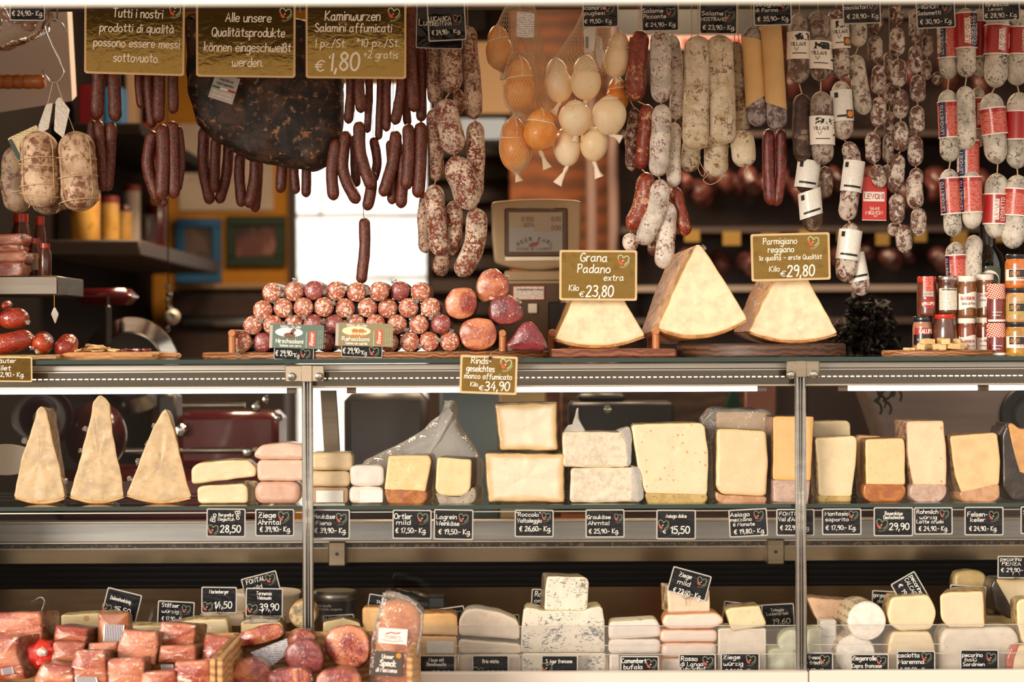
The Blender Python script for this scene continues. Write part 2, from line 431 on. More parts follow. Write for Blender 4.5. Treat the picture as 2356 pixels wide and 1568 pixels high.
# ------------------------------------------------------------------ materials
class NT:
    def __init__(s, name):
        s.m = bpy.data.materials.new(name); s.m.use_nodes = True
        s.t = s.m.node_tree; s.t.nodes.clear()
        s.out = s.n('OutputMaterial'); s.p = s.n('BsdfPrincipled')
        s.l(s.p.outputs[0], s.out.inputs[0])
    def n(s, k, **kw):
        x = s.t.nodes.new('ShaderNode' + k)
        for a, b in kw.items(): setattr(x, a, b)
        return x
    def l(s, a, b): s.t.links.new(a, b)
    def val(s, sock, v):
        if hasattr(v, 'bl_idname') or hasattr(v, 'is_linked'): s.l(v, sock)
        else: sock.default_value = v
    def math(s, op, a, b=0.0, clamp=False):
        x = s.n('Math', operation=op); x.use_clamp = clamp
        s.val(x.inputs[0], a); s.val(x.inputs[1], b)
        return x.outputs[0]
    def co(s, sx=1, sy=1, sz=1, rnd=True):
        tc = s.n('TexCoord'); v = tc.outputs['Object']
        if rnd:
            oi = s.n('ObjectInfo'); mu = s.n('VectorMath', operation='ADD')
            k = s.math('MULTIPLY', oi.outputs['Random'], 31.0)
            s.l(v, mu.inputs[0]); s.l(k, mu.inputs[1]); v = mu.outputs[0]
        if (sx, sy, sz) != (1, 1, 1):
            mp = s.n('Mapping'); s.l(v, mp.inputs[0]); mp.inputs['Scale'].default_value = (sx, sy, sz); v = mp.outputs[0]
        return v
    def noise(s, v, scale, detail=4, rough=.6, dist=0):
        x = s.n('TexNoise'); s.l(v, x.inputs['Vector'])
        x.inputs['Scale'].default_value = scale; x.inputs['Detail'].default_value = detail
        x.inputs['Roughness'].default_value = rough; x.inputs['Distortion'].default_value = dist
        return x.outputs[0]
    def vor(s, v, scale, feat='F1', out='Distance', rand=1):
        x = s.n('TexVoronoi'); x.feature = feat; s.l(v, x.inputs['Vector']); x.inputs['Scale'].default_value = scale
        x.inputs['Randomness'].default_value = rand
        return x.outputs[out]
    def step(s, v, a, b):
        x = s.n('MapRange'); x.interpolation_type = 'SMOOTHSTEP'; s.val(x.inputs['Value'], v)
        x.inputs['From Min'].default_value = a; x.inputs['From Max'].default_value = b
        return x.outputs[0]
    def mix(s, f, a, b):
        x = s.n('Mix', data_type='RGBA'); s.val(x.inputs['Factor'], f)
        for sk, c in ((x.inputs['A'], a), (x.inputs['B'], b)):
            if isinstance(c, (tuple, list, str)): sk.default_value = lin(c)
            else: s.l(c, sk)
        return x.outputs['Result']
    def bump(s, h, strength=.4, dist=.002):
        x = s.n('Bump'); x.inputs['Strength'].default_value = strength; x.inputs['Distance'].default_value = dist
        s.l(h, x.inputs['Height']); return x.outputs[0]
    def set(s, **kw):
        for k, v in kw.items():
            sk = s.p.inputs[k.replace('_', ' ')]
            if isinstance(v, str): sk.default_value = lin(v)
            elif isinstance(v, (int, float)): sk.default_value = v
            elif isinstance(v, tuple): sk.default_value = lin(v)
            else: s.l(v, sk)
        return s
def flat(name, col, rough=.5, metal=0, coat=0, bump=None, var=0):
    t = NT(name); t.set(Base_Color=col, Roughness=rough, Metallic=metal)
    if coat: t.set(Coat_Weight=coat, Coat_Roughness=.06)
    if rough >= .75: t.p.inputs['Specular IOR Level'].default_value = .1
    if var:
        c = lin(col); t.l(t.mix(t.noise(t.co(), var), tuple(min(255, q * 1.1) for q in hexc(col)), tuple(q * .75 for q in hexc(col))), t.p.inputs['Base Color'])
    if bump: t.l(t.bump(t.noise(t.co(), bump[0]), bump[1]), t.p.inputs['Normal'])
    return t.m
def hexc(c): return tuple(int(c[i:i + 2], 16) for i in (0, 2, 4)) if isinstance(c, str) else c
def emit(name, col, s):
    t = NT(name); t.set(Base_Color=col, Emission_Color=col, Emission_Strength=float(s)); return t.m
def mat_mold(name, meat1, meat2, mold, amt, scale=70, coat=.0, rough=.62, spk='f4e6d2', spk_amt=0, bump=.7, mold2=None):
    """a cured casing: meat colour under patchy white bloom"""
    t = NT(name); v = t.co()
    base = t.mix(t.step(t.noise(v, 90, 3), .35, .7), meat1, meat2)
    n = t.noise(v, scale, 5, .68, .6); big = t.noise(v, scale * .22, 3, .5)
    f = t.math('ADD', t.math('MULTIPLY', n, .72), t.math('MULTIPLY', big, .38))
    th = .555 + (.5 - amt) * .30
    gr = t.noise(v, 420, 3, .7); f = t.math('ADD', f, t.math('MULTIPLY', t.math('SUBTRACT', gr, .5), .22))
    m = t.step(f, th - .05, th + .05)
    mc = t.mix(t.step(t.noise(v, 26, 3), .35, .7), mold, mold2 or tuple(q * .78 for q in hexc(mold)))
    c = t.mix(m, base, mc)
    if spk_amt:
        sp = t.step(t.vor(v, 150), .30 + spk_amt * .1, .16)
        c = t.mix(sp, c, spk)
    t.set(Base_Color=c, Roughness=rough, Coat_Weight=coat, Coat_Roughness=.25)
    h = t.math('ADD', t.math('MULTIPLY', n, .6), t.noise(v, scale * 2.2, 3))
    t.l(t.bump(h, bump, .0022), t.p.inputs['Normal'])
    return t.m
def mat_smoked(name, c1, c2, c3, rough=.36, bump=.8, scale=60):
    t = NT(name); v = t.co()
    n = t.noise(v, scale, 5, .65, .4)
    c = t.mix(t.step(n, .35, .62), c1, c2)
    c = t.mix(t.step(t.noise(v, scale * 2.6, 3, .7), .55, .70), c, c3)
    t.set(Base_Color=c, Roughness=rough, Coat_Weight=.12, Coat_Roughness=.3)
    t.l(t.bump(t.math('ADD', n, t.noise(t.co(1, 1, .35), scale * 3, 3)), bump, .002), t.p.inputs['Normal'])
    return t.m
def mat_cheese(name, paste, under, rind, tu=.012, tr=.002, holes=(0, 0), holec='c98d4a', rindn=.5, coat=.5, wr=.35, var=.12, vein=0, veinc='5a6468', vs=55, scl=1, rough=.45, pit=0):
    """cut cheese: paste, a darker band towards the rim, rind on the outside; wrapped pieces get a crinkled film coat"""
    t = NT(name); v = t.co()
    a = t.n('Attribute', attribute_name='rim').outputs['Fac']
    p2 = tuple(q * (1 - var) for q in hexc(paste))
    c = t.mix(t.step(t.noise(v, 30 * scl, 6, .65), .38, .68), paste, p2)
    if holes[1]:
        vo = t.n('TexVoronoi'); t.l(t.co(1, .3, 1), vo.inputs['Vector']); vo.inputs['Scale'].default_value = holes[0]
        sc = t.n('SeparateColor'); t.l(vo.outputs['Color'], sc.inputs[0])
        thr = t.math('MULTIPLY', t.step(sc.outputs[0], 1 - holes[1], 1.0), .34)
        hm = t.math('LESS_THAN', vo.outputs['Distance'], thr)
        c = t.mix(t.math('MULTIPLY', hm, .8), c, holec)
    if pit:
        pm = t.step(t.noise(t.co(1, 1, 1.9), 170, 2, .5), .70 - pit * .03, .72 - pit * .03)
        c = t.mix(t.math('MULTIPLY', pm, .7), c, holec)
    if vein:
        vn = t.noise(t.co(1, 1, 1.8), vs, 5, .72, 1.6); bg = t.noise(v, vs * .45, 2)
        f = t.math('ADD', vn, t.math('MULTIPLY', bg, .55))
        c = t.mix(t.math('MULTIPLY', t.step(f, .955 - vein * .12, .995 - vein * .12), .88), c, veinc)
    c = t.mix(t.step(a, tu, tr), c, under)
    rn = t.noise(v, 60, 4, .65)
    r2 = t.mix(t.step(rn, .38, .66), rind, tuple(q * (1 - rindn) for q in hexc(rind)))
    c = t.mix(t.step(t.math('ADD', a, t.math('MULTIPLY', rn, .001)), tr + .001, tr * .4), c, r2)
    t.set(Base_Color=c, Roughness=rough, Subsurface_Weight=0.0, Coat_Weight=coat, Coat_Roughness=.07)
    t.l(t.bump(t.noise(v, 120, 3), .12, .001), t.p.inputs['Normal'])
    if coat:
        w = t.noise(t.co(1, 1, 2.2), 26, 5, .62, .9)
        t.l(t.bump(w, min(1, wr * 1.3), .012), t.p.inputs['Coat Normal'])
    return t.m
def mat_meat(name, red, pale, fat, scale=120, amt=.5, coat=1, wr=.5, rough=.35, stretch=(1, 1, 1), dist=.6):
    """cut cured meat under shiny film"""
    t = NT(name); v = t.co(*stretch)
    n = t.noise(v, scale * .25, 4, .6, dist)
    c = t.mix(t.step(n, .38, .62), red, pale)
    f = t.noise(v, scale, 3, .6, .5)
    c = t.mix(t.step(f, .70 - amt * .2, .76 - amt * .2), c, fat)
    t.set(Base_Color=c, Roughness=rough, Coat_Weight=coat, Coat_Roughness=.08)
    w = t.noise(t.co(), 95, 2, .5, 1.1)
    t.l(t.bump(w, wr, .006), t.p.inputs['Coat Normal'])
    t.l(t.bump(f, .25, .001), t.p.inputs['Normal'])
    return t.m
def mat_wood(name, a, b, rings=26, sx=1, sy=8, sz=1, rough=.5):
    t = NT(name); v = t.co()
    w = t.n('TexWave'); w.wave_type = 'BANDS'; w.bands_direction = 'Z'; t.l(v, w.inputs[0])
    w.inputs['Scale'].default_value = rings; w.inputs['Distortion'].default_value = 7; w.inputs['Detail'].default_value = 3; w.inputs['Detail Scale'].default_value = .8
    n = t.noise(t.co(.4, 1, 3), 40, 4)
    c = t.mix(t.step(t.math('MULTIPLY', t.math('ADD', w.outputs[1], n), .5), .1, .9), a, tuple(q * .85 for q in hexc(b)))
    t.set(Base_Color=c, Roughness=rough)
    t.l(t.bump(n, .25, .001), t.p.inputs['Normal'])
    return t.m
def mat_clear(name, tint='f4fbf8', rough=.02, k=1.0, crinkle=0, white=0):
    """thin clear sheet: see-through, with a mirror share that grows towards grazing angles"""
    t = NT(name)
    tr = t.n('BsdfTransparent'); tr.inputs[0].default_value = lin(tint)
    gl = t.n('BsdfGlossy'); gl.inputs['Roughness'].default_value = rough; gl.inputs[0].default_value = (1, 1, 1, 1)
    fr = t.n('Fresnel'); fr.inputs[0].default_value = 1.45
    mx = t.n('MixShader')
    f = t.math('MULTIPLY', fr.outputs[0], k, True)
    if crinkle:
        w = t.noise(t.co(1, 1, 1.6), crinkle, 3, .6, 1.2); b = t.bump(w, .9 if crinkle > 15 else .45, .01)
        t.l(b, gl.inputs['Normal']); t.l(b, fr.inputs['Normal'])
    t.l(f, mx.inputs[0]); t.l(tr.outputs[0], mx.inputs[1]); t.l(gl.outputs[0], mx.inputs[2])
    last = mx.outputs[0]
    if white:
        df = t.n('BsdfDiffuse'); df.inputs[0].default_value = (.75, .72, .68, 1)
        m2 = t.n('MixShader'); m2.inputs[0].default_value = white
        t.l(last, m2.inputs[1]); t.l(df.outputs[0], m2.inputs[2]); last = m2.outputs[0]
    t.l(last, t.out.inputs[0])
    return t.m
def mat_steel(name, col='b8b4ac', rough=.28, smudge=.25, metal=1):
    t = NT(name); n = t.noise(t.co(.3, 1, 6), 9, 4)
    t.set(Base_Color=t.mix(n, col, tuple(q * .7 for q in hexc(col))), Metallic=float(metal))
    t.l(t.math('ADD', t.math('MULTIPLY', n, smudge), rough - smudge * .4), t.p.inputs['Roughness'])
    return t.m
def mat_print(name, paper='efebe2', ink='77706a', rows=700, words=420, amt=.5, coat=.25):
    """paper with rows of unreadably small print"""
    t = NT(name); tc = t.n('TexCoord'); sp = t.n('SeparateXYZ'); t.l(tc.outputs['Object'], sp.inputs[0])
    row = t.math('SINE', t.math('MULTIPLY', sp.outputs['Z'], rows * 2 * pi), 0)
    mp = t.n('Mapping'); t.l(tc.outputs['Object'], mp.inputs[0]); mp.inputs['Scale'].default_value = (words, words, rows)
    wd = t.noise(mp.outputs[0], 1.6, 2)
    m = t.math('MULTIPLY', t.step(row, .15, .5), t.step(wd, .60 - amt * .2, .62 - amt * .2))
    t.set(Base_Color=t.mix(t.math('MULTIPLY', m, .75), paper, ink), Roughness=.5, Coat_Weight=coat)
    return t.m
def mat_cloth(name, col, tr):
    t = NT(name); d = t.n('BsdfDiffuse'); s = t.n('BsdfTranslucent'); m = t.n('MixShader'); m.inputs[0].default_value = tr
    d.inputs[0].default_value = lin(col); s.inputs[0].default_value = lin(col); t.l(d.outputs[0], m.inputs[1]); t.l(s.outputs[0], m.inputs[2]); t.l(m.outputs[0], t.out.inputs[0]); return t.m
def mat_checks(name, a, b, size):
    t = NT(name); c = t.n('TexChecker'); mp = t.n('Mapping'); tc = t.n('TexCoord')
    t.l(tc.outputs['Object'], mp.inputs[0]); mp.inputs['Scale'].default_value = (1, 0, 1); mp.inputs['Rotation'].default_value = (0, .3, 0)
    t.l(mp.outputs[0], c.inputs[0]); c.inputs['Scale'].default_value = size
    c.inputs[1].default_value = lin(a); c.inputs[2].default_value = lin(b)
    t.set(Base_Color=c.outputs[0], Roughness=.8); return t.m
def mat_mottle(name, a, b, c_, s1=40, s2=120, rough=.5, coat=0, t1=(.4, .6), t2=(.6, .7), bump=.4, metal=0):
    t = NT(name); v = t.co()
    n = t.noise(v, s1, 5, .65, .5)
    c = t.mix(t.step(n, *t1), a, b)
    c = t.mix(t.step(t.noise(v, s2, 4, .6, .3), *t2), c, c_)
    t.set(Base_Color=c, Roughness=rough, Coat_Weight=coat, Coat_Roughness=.15, Metallic=float(metal))
    t.l(t.bump(n, bump, .004), t.p.inputs['Normal'])
    return t.m
def mat_sign(name, col='94763e'):
    t = NT(name); v = t.co(1, 1, 1)
    n = t.noise(t.co(.6, 1, 1.4), 42, 3, .6, .6); f = t.noise(v, 120, 2)
    c = t.mix(t.step(t.noise(v, 45, 4), .5, .8), col, tuple(q * .82 for q in hexc(col)))
    t.set(Base_Color=c, Metallic=.85, Roughness=.10)
    t.l(t.bump(t.math('ADD', n, t.math('MULTIPLY', f, .25)), .09, .004), t.p.inputs['Normal'])
    return t.m

M = {}
def mk():
    M.update(
    sign=mat_sign('sign_face'), frame=flat('sign_edge', 'd8b98a', .35, .3), ink=flat('white_ink', 'f7f1e6', .6),
    card=flat('black_card', '131419', .75), cardtxt=flat('chalk_ink', 'efe9de', .6), pocket=mat_clear('label_pocket', 'ffffff', .05, .4, 9),
    pocket_rim=flat('pocket_rim', 'b9b2a8', .25, 0, .5), hg=flat('emblem_green', 'b9c39a', .6), hr=flat('emblem_red', 'e2533a', .6), hrd=flat('emblem_dim_red', 'b4523e', .6), hd=flat('emblem_dot', 'f6e7c8', .6),
    hgd=flat('emblem_dim_green', '74785c', .6),
    glass=mat_clear('case_glass', 'ffffff', .01, .16), shelfg=mat_clear('shelf_glass', 'f6fbf6', .02, .8), gedge=flat('glass_edge_green', '0c2e2a', .08, 0, 1), film=mat_clear('clear_film', 'f6f1ea', .05, 2.2, 40, .10),
    steel=mat_steel('brushed_steel', 'd8d4cc'), steeld=mat_steel('dull_steel', '8f887d', .35), post=mat_steel('post_steel', 'd4d0ca', .25, .15), white=flat('white_enamel', 'dccfc0', .35, 0, .3),
    tube=emit('lamp_tube', 'fff3d8', 3.6), led=emit('led_dot', 'ffe3b0', 2.6), dark=flat('dark_plastic', '1a1614', .4), granite=mat_mottle('granite', '0d0b0a', '6e5842', 'b08c64', 110, 260, .3, .3, (.5, .62), (.62, .68), .1),
    cloth=flat('awning_cloth', 'f2f0ea', .9), twine=flat('twine', 'cbb08a', .9), cord=flat('white_cord', 'efe3d0', .85), net=flat('net_thread', 'cfbc9e', .8),
    smoked=mat_smoked('smoked_casing', '38160f', '6e2c1c', 'b06a42', .34, .7, 130), smokedr=mat_smoked('reddish_casing', '4c150f', '74261c', '9a5138'),
    speck=mat_mottle('smoked_ham_crust', '0f0a08', '4a2e1e', '9a6e48', 22, 60, .6, .0, (.42, .66), (.56, .70), 1.0),
    luc=mat_mold('lucanica_casing', '6a2c1c', '8a4024', 'e6d2bc', .50, 150), lucl=mat_mold('lucanica_dry_casing', '5d2a1c', '7a3a24', 'cdb298', .54, 160),
    picr=mat_mold('hot_salami_red', '6e1f0c', '9c3712', 'e2b48a', .24, 95, .3, .4), picw=mat_mold('hot_salami_white', '6b2a22', '8a4434', 'ece2d6', .74, 150), picd=mat_mold('hot_salami_dark', '4a1f18', '6a3424', 'c4ae9a', .42, 140),
    nos=mat_mold('nostrano_casing', '6e4a34', '8f6a4c', 'e2d4be', .74, 105, mold2='c4b08e'), nosd=mat_mold('nostrano_dark_casing', '5a3c2c', '7a5840', 'c4b298', .6, 105),
    cop=mat_mold('coppa_casing', '6a3f28', '8c5a3c', 'dabc9e', .58, 60, mold2='a98a6c'), copd=mat_mold('coppa_dark_casing', '4a3024', '6a4834', 'a0846a', .6, 60),
    vil=mat_mold('grey_casing', '4b342a', '6b4a3a', 'b4a79a', .58, 60, mold2='7d6e62'), vild=mat_mold('brown_casing', '2e1a12', '4e2d1e', '9a8672', .36, 18),
    sal=mat_mold('salametti_casing', '4e2c22', '73483a', 'd8cabc', .50, 80, mold2='a8998c'), cac=mat_mold('cacciatore_casing', '5a4438', '806655', 'dacdbc', .62, 80),
    lev=mat_mold('pale_casing', '4b4038', '6e6052', 'dcd3c4', .76, 130), kraft=flat('kraft_paper', 'dcb074', .7, 0, 0, (60, .12), 8),
    tip=mat_mold('wrapped_tip', '4a3634', '6e5350', 'b3a4a2', .6, 80),
    paper=mat_print('white_label'), tagp=mat_print('grey_tag', 'b9b2ab', 'ddd8d2', 300, 120), red=flat('label_red', 'a8201c', .4, 0, .4), redl=mat_print('label_light_red', 'c0392c', 'e8b8a0', 300, 120, .7), blue=flat('label_blue', '1c1b45', .4, 0, .4),
    wtext=flat('label_white', 'f0e6da', .5), btext=flat('label_black', '17130f', .5), gold=flat('seal_orange', 'e58a1c', .5), green=flat('label_green', '2f6b3c', .5),
    sca=mat_mottle('smoked_scamorza_skin', 'e08830', 'eeb068', 'cc7426', 12, 60, .42, .25, (.35, .7), (.62, .75), .15), scw=mat_mottle('white_scamorza_skin', 'f2d6aa', 'f8e6c6', 'eac694', 12, 60, .45, .2, (.35, .7), (.62, .75), .15),
    cut=mat_meat('salami_cut', 'a84c30', 'b96e50', 'efd6bc', 170, .85, 1, 1.0), cutd=mat_meat('salami_cut_dark', '8a3430', '9c5048', 'cfa094', 170, .6, 1, .7), cas=mat_smoked('salami_casing', '4e1712', '74261c', '9a4a38', .25),
    ham=mat_meat('ham_cut', '86241a', 'd08058', 'f0c8a8', 54, .35, 1, 1.0, .3, (1, 1, 1), 1.2), hamd=mat_meat('ham_cut_purple', '5e1420', '9a4640', 'd8a090', 40, .25, 1, .9, .3, (1, 1, 1), 1.2), beef=mat_meat('beef_cut', '6e1a24', '8c3038', 'a85a58', 60, .2, .8, .5),
    crust=mat_mottle('speck_crust', '5a3320', '8a5636', 'b98a5c', 40, 90, .4, .6),
    specut=mat_meat('speck_cut', '9a3c28', 'cc8260', 'f0d2ba', 44, .42, 1, 1.1, .3, (.6, .6, 2.6), .9), brs=mat_meat('glazed_meat', '7e1812', 'b2401c', '9a2a18', 30, .1, 1, .7, .2),
    blab=flat('barcode_paper', 'e6dfe0', .5), wood=mat_wood('board_wood', 'd49a62', 'b87a44'), woodd=mat_wood('dark_board_wood', '6a4632', '44291c'), woodr=mat_wood('red_board_wood', '96553a', '6a3520'), bark=mat_wood('tree_slice_wood', 'b57848', '6e4228', 40), dowel=flat('dowel_wood', 'c27a45', .5, 0, .1, None, 30),
    crate=mat_wood('crate_wood', 'd9a86e', 'b98048', 20), scale=flat('scale_housing', 'a8906c', .55, 0, .1), scaled=flat('scale_dark', '5a4632', .5), screen=flat('screen_grey', '8d8478', .12, 0, .6), screeng=flat('screen_gold', '94773f', .12, 0, .6), strip=flat('screen_strip', 'f4ecd6', .4),
    )
mk()
# ------------------------------------------------------------------ the setting: shop room behind the counter
def struct(name, mb, m):
    return tag(obj(name, mb, m), kind='structure')
XL, XR, YB, ZC = -1.42, 2.05, 3.6, 2.95
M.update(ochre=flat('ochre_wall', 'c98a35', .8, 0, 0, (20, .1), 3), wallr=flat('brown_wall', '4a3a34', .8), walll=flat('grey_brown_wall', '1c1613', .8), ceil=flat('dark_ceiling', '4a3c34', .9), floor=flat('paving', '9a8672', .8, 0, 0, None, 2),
         pillar=flat('mauve_pillar', '8a6f68', .6), orange=mat_wood('orange_panel_wood', '8f4d1c', '6f3a14', 5), stone=mat_mottle('pale_stone', 'e9e7e2', 'd2d0cc', 'f4f3ef', 5, 14, .9, 0, (.4, .6), (.6, .75), .6),
         blackm=flat('black_plastic', '0f0c0b', .4), grey=flat('grey_paint', '8d7d72', .6), mauve=flat('mauve_cloth', 'eadfd8', .8), slat=flat('slat_brown', '40332d', .6), redd=flat('dark_red_enamel', '5a1016', .22, 0, .4), chrome=mat_steel('chrome', 'd8d4cc', .12, .1), frb=flat('frame_blue', '1f5f8c', .5), frg=flat('frame_green', '16301c', .5),
         post1=mat_mottle('poster_paper', 'c9b8a8', 'bfae9e', '9c8a7c', 9, 14, .7), pic1=mat_mottle('framed_print', '30262a', '6a5850', '8a566a', 6, 9, .4), pic2=mat_mottle('framed_photo', '2a1e1c', '6a403a', '9a6a5e', 5, 8, .4), beige=flat('beige_wall', 'a08468', .8), teal=flat('teal_grey', '66777a', .6), cold=mat_mottle('cooler_inside', '2a1c18', '3e2a24', '5a3c34', 5, 9, .6), meatb=mat_mottle('back_meat', '3a1a18', '6a3a34', '8e6058', 22, 40, .4, .4), ytag=flat('yellow_tag', '8a6c2c', .6), pink=flat('pink_fascia', 'b08a84', .5), rstripe=flat('red_fascia', '8a2a24', .5), mach=flat('machine_grey', '3c3836', .4))

f = MB(); box(f, -6, 6, -9, YB + .1, -.1, 0); struct('floor', f, M['floor'])
f = MB(); box(f, XL - .1, XR + .1, -.55, YB + .1, ZC, ZC + .1); struct('ceiling', f, M['ceil'])
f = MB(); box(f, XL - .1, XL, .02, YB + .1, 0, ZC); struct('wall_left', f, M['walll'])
f = MB(); box(f, XR, XR + .1, .02, YB + .1, 0, ZC); struct('wall_right', f, M['wallr'])
wx0, wx1 = at(664, 500, YB).x, at(1000, 500, YB).x
wz0, wz1 = at(800, 1080, YB).z, at(800, 190, YB).z
f = MB(); box(f, XL, wx0, YB, YB + .1, 0, ZC); box(f, wx0, wx1, YB, YB + .1, 0, wz0); box(f, wx0, wx1, YB, YB + .1, wz1, ZC)
f.mi = 1; box(f, wx1, XR, YB, YB + .1, 0, ZC); struct('wall_back', f, [M['ochre'], M['wallr']])
wi = MB(); box(wi, wx0, wx1, YB + .04, YB + .046, wz0, wz1); w_o = struct('window_1', wi, M['glass'])
fr = MB(); box(fr, wx0, wx0 + .03, YB - .015, YB + .04, wz0, wz1); box(fr, wx1 - .02, wx1, YB - .015, YB + .04, wz0, wz1)
obj('window_frame', fr, M['slat'], w_o)
# the yard behind the window: pale stone wall in big courses
yard = thing('stone_wall', 'bright pale stone wall of the yard seen through the rear window', 'wall', at(820, 900, 5.2))
for i, (x0, y0, x1, y1) in enumerate([(560, 120, 735, 494), (739, 120, 1100, 494), (560, 502, 1100, 640), (560, 644, 900, 1080), (904, 644, 1100, 1080)]):
    b = MB(); pbox(b, x0, y0, x1, y1, 5.2, 5.4, .01); obj('stone_block', b, M['stone'], yard)
b = MB(); pbox(b, 560, 490, 1100, 505, 5.23, 5.35); pbox(b, 733, 120, 741, 500, 5.23, 5.35); pbox(b, 560, 636, 1100, 648, 5.23, 5.35); pbox(b, 898, 640, 906, 1080, 5.23, 5.35); obj('mortar_joint', b, M['pillar'], yard)

# pillars, panels and shutter on the back right
def simple(name, label, cat, rects, m, group=None, bev=.004, parts=None):
    """one thing made of boxes (px rectangles with depth range)"""
    b = MB()
    for r in rects: pbox(b, *r, bev)
    o = obj(name, b, m)
    return tag(o, label, cat, group)
simple('door_panel', 'orange brown wooden door panel behind the hanging scamorza cheeses', 'door', [(1176, -300, 1352, 1300, 2.9, 2.95), ], M['orange'])
simple('door_panel', 'narrow orange strip of wood between the two mauve pipes', 'door', [(1372, -300, 1404, 1300, 2.9, 2.95)], M['orange'])
for x0, x1, nm in ((1348, 1374, 'left of the two blurred mauve pipes beside the orange door panel'), (1398, 1424, 'right of the two blurred mauve pipes beside the orange door panel')):
    b = MB(); p = at((x0 + x1) / 2, 500, 2.7); lathe(b, [(S(13, 2.7), 0), (S(13, 2.7), ZC)], (p.x, 2.7, 0), 16)
    tag(obj('pipe', b, M['pillar']), nm, 'pipe', 'pipes by the orange door panel')
sh = thing('louvre_shutter', 'dark brown slatted shutter beside the bright rear window', 'shutter', at(1060, 1000, 3.2))
for i in range(9):
    b = MB(); y = 330 + i * 52; pbox(b, 990, y, 1180, y + 30, 3.2 + .01, 3.24, .003); obj('slat', b, M['slat'], sh)
b = MB(); pbox(b, 985, 300, 1178, 1590, 3.26, 3.3); obj('shutter_frame', b, M['wallr'], sh)
simple('wall_cabinet', 'pale beige wall cabinet blurred behind the smoked scamorza net', 'cabinet', [(1085, 95, 1176, 262, 2.8, 3.0)], M['beige'])
simple('notice_card', 'dark framed notice blurred beside the first scamorza net', 'notice', [(1062, 20, 1120, 72, YB - .03, YB - .001)], M['slat'])
simple('shelf', 'pale blue grey shelf blurred behind the smoked scamorza net', 'shelf', [(1055, 272, 1165, 322, 2.75, 3.0)], flat('blue_grey', '8fa0b8', .5))
# left: posters and framed pictures on the ochre wall
simple('poster', 'large pale unframed poster on the ochre wall above the pictures', 'poster', [(413, 285, 628, 484, YB - .012, YB - .002)], M['post1'], bev=0)
def picture(name, label, x0, y0, x1, y1, w, fm, pm):
    c = at((x0 + x1) / 2, y1, YB - .03); t = thing(name, label, 'picture', c)
    b = MB()
    for r in ((x0, y0, x1, y0 + w), (x0, y1 - w, x1, y1), (x0, y0 + w, x0 + w, y1 - w), (x1 - w, y0 + w, x1, y1 - w)): pbox(b, *r, YB - .03, YB - .003, .003)
    obj('picture_frame', b, fm, t)
    b = MB(); pbox(b, x0 + w, y0 + w, x1 - w, y1 - w, YB - .016, YB - .004); obj('print', b, pm, t)
picture('framed_picture', 'picture in a wide blue frame on the ochre wall', 404, 502, 508, 650, 20, M['frb'], M['pic1'])
picture('framed_picture', 'picture in a dark green frame beside the bright window', 520, 496, 657, 612, 22, M['frg'], M['pic2'])
simple('wall_ledge', 'pale horizontal ledge below the two framed pictures', 'ledge', [(398, 652, 660, 664, 3.35, 3.6)], M['beige'])
cc_ = simple('cooler_cabinet', 'dark cooler cabinet full of meat below the framed pictures', 'cabinet', [(396, 666, 655, 1560, 3.38, 3.58)], M['cold'])
b = MB(); pbox(b, 412, 726, 585, 752, 3.34, 3.385, .012); obj('rail', b, M['chrome'], cc_)
# left: shelf on the side wall with tins
p0 = at(165, 560, 1.62)
b = MB(); zs_ = at(250, 566, 2).z; box(b, XL, XL + .30, 1.55, 3.3, zs_ - .05, zs_, .006); tag(obj('wall_shelf', b, M['slat']), 'dark shelf on the left side wall carrying golden tins', 'shelf')
rnd = random.Random(3)
gold_t = mat_mottle('tin_gold', 'c08a34', 'd8a850', '9a6420', 12, 30, .4, .2)
def tin(x, Y, r, h, lab, cat, m, lm, group):
    t = thing('storage_tin', lab, cat, (x, Y, zs_), group)
    b = MB(); lathe(b, [(r * .96, 0), (r, .004), (r, h - .02), (r * .95, h - .016)], (x, Y, zs_), 20); obj('body', b, m, t)
    b = MB(); lathe(b, [(r * .99, h - .02), (r * .99, h), (r * .9, h + .004)], (x, Y, zs_), 20); obj('lid', b, lm, t)
for i, (px, Y, r, h, m, lm, lab) in enumerate([(196, 1.75, 34, .17, gold_t, M['redd'], 'nearest golden tin on the side wall shelf'), (248, 2.05, 26, .16, gold_t, M['rstripe'], 'second golden tin on the side wall shelf'),
        (283, 2.35, 20, .15, gold_t, M['redd'], 'third golden tin on the side wall shelf'), (303, 2.65, 20, .24, M['post1'], M['rstripe'], 'tall pale carton with red top on the side wall shelf'),
        (335, 2.9, 22, .15, M['pic2'], M['slat'], 'pink brown jar on the side wall shelf'), (360, 3.1, 22, .2, M['redd'], M['redd'], 'round dark red tin at the far end of the side wall shelf')]):
    p = at(px, 560, Y); tin(max(p.x, XL + .02 + S(r, Y)), Y, S(r, Y), h, lab, 'tin', m, lm, 'tins on the side wall shelf')
zs2 = at(250, 330, 2.4).z
b = MB(); box(b, XL, XL + .28, 1.7, 3.2, zs2 - .04, zs2, .005); tag(obj('wall_shelf', b, M['walll']), 'upper shelf on the left side wall behind the smoked sausages', 'shelf')
for i, (px, Y, w, h, m, lab) in enumerate([(200, 1.9, 40, .14, M['redd'], 'dark red box on the upper side wall shelf'), (260, 2.2, 40, .17, M['frb'], 'blue box on the upper side wall shelf'), (300, 2.6, 22, .34, M['beige'], 'tall beige bottle box on the upper side wall shelf'), (330, 2.9, 20, .12, M['rstripe'], 'small red box at the end of the upper side wall shelf')]):
    p = at(px, 300, Y); x = max(p.x, XL + .02 + S(w, Y) / 2); b = MB(); box(b, x - S(w, Y) / 2, x + S(w, Y) / 2, Y, Y + .12, zs2, zs2 + h, .004)
    tag(obj('carton', b, m), lab, 'box', 'boxes on the upper side wall shelf')
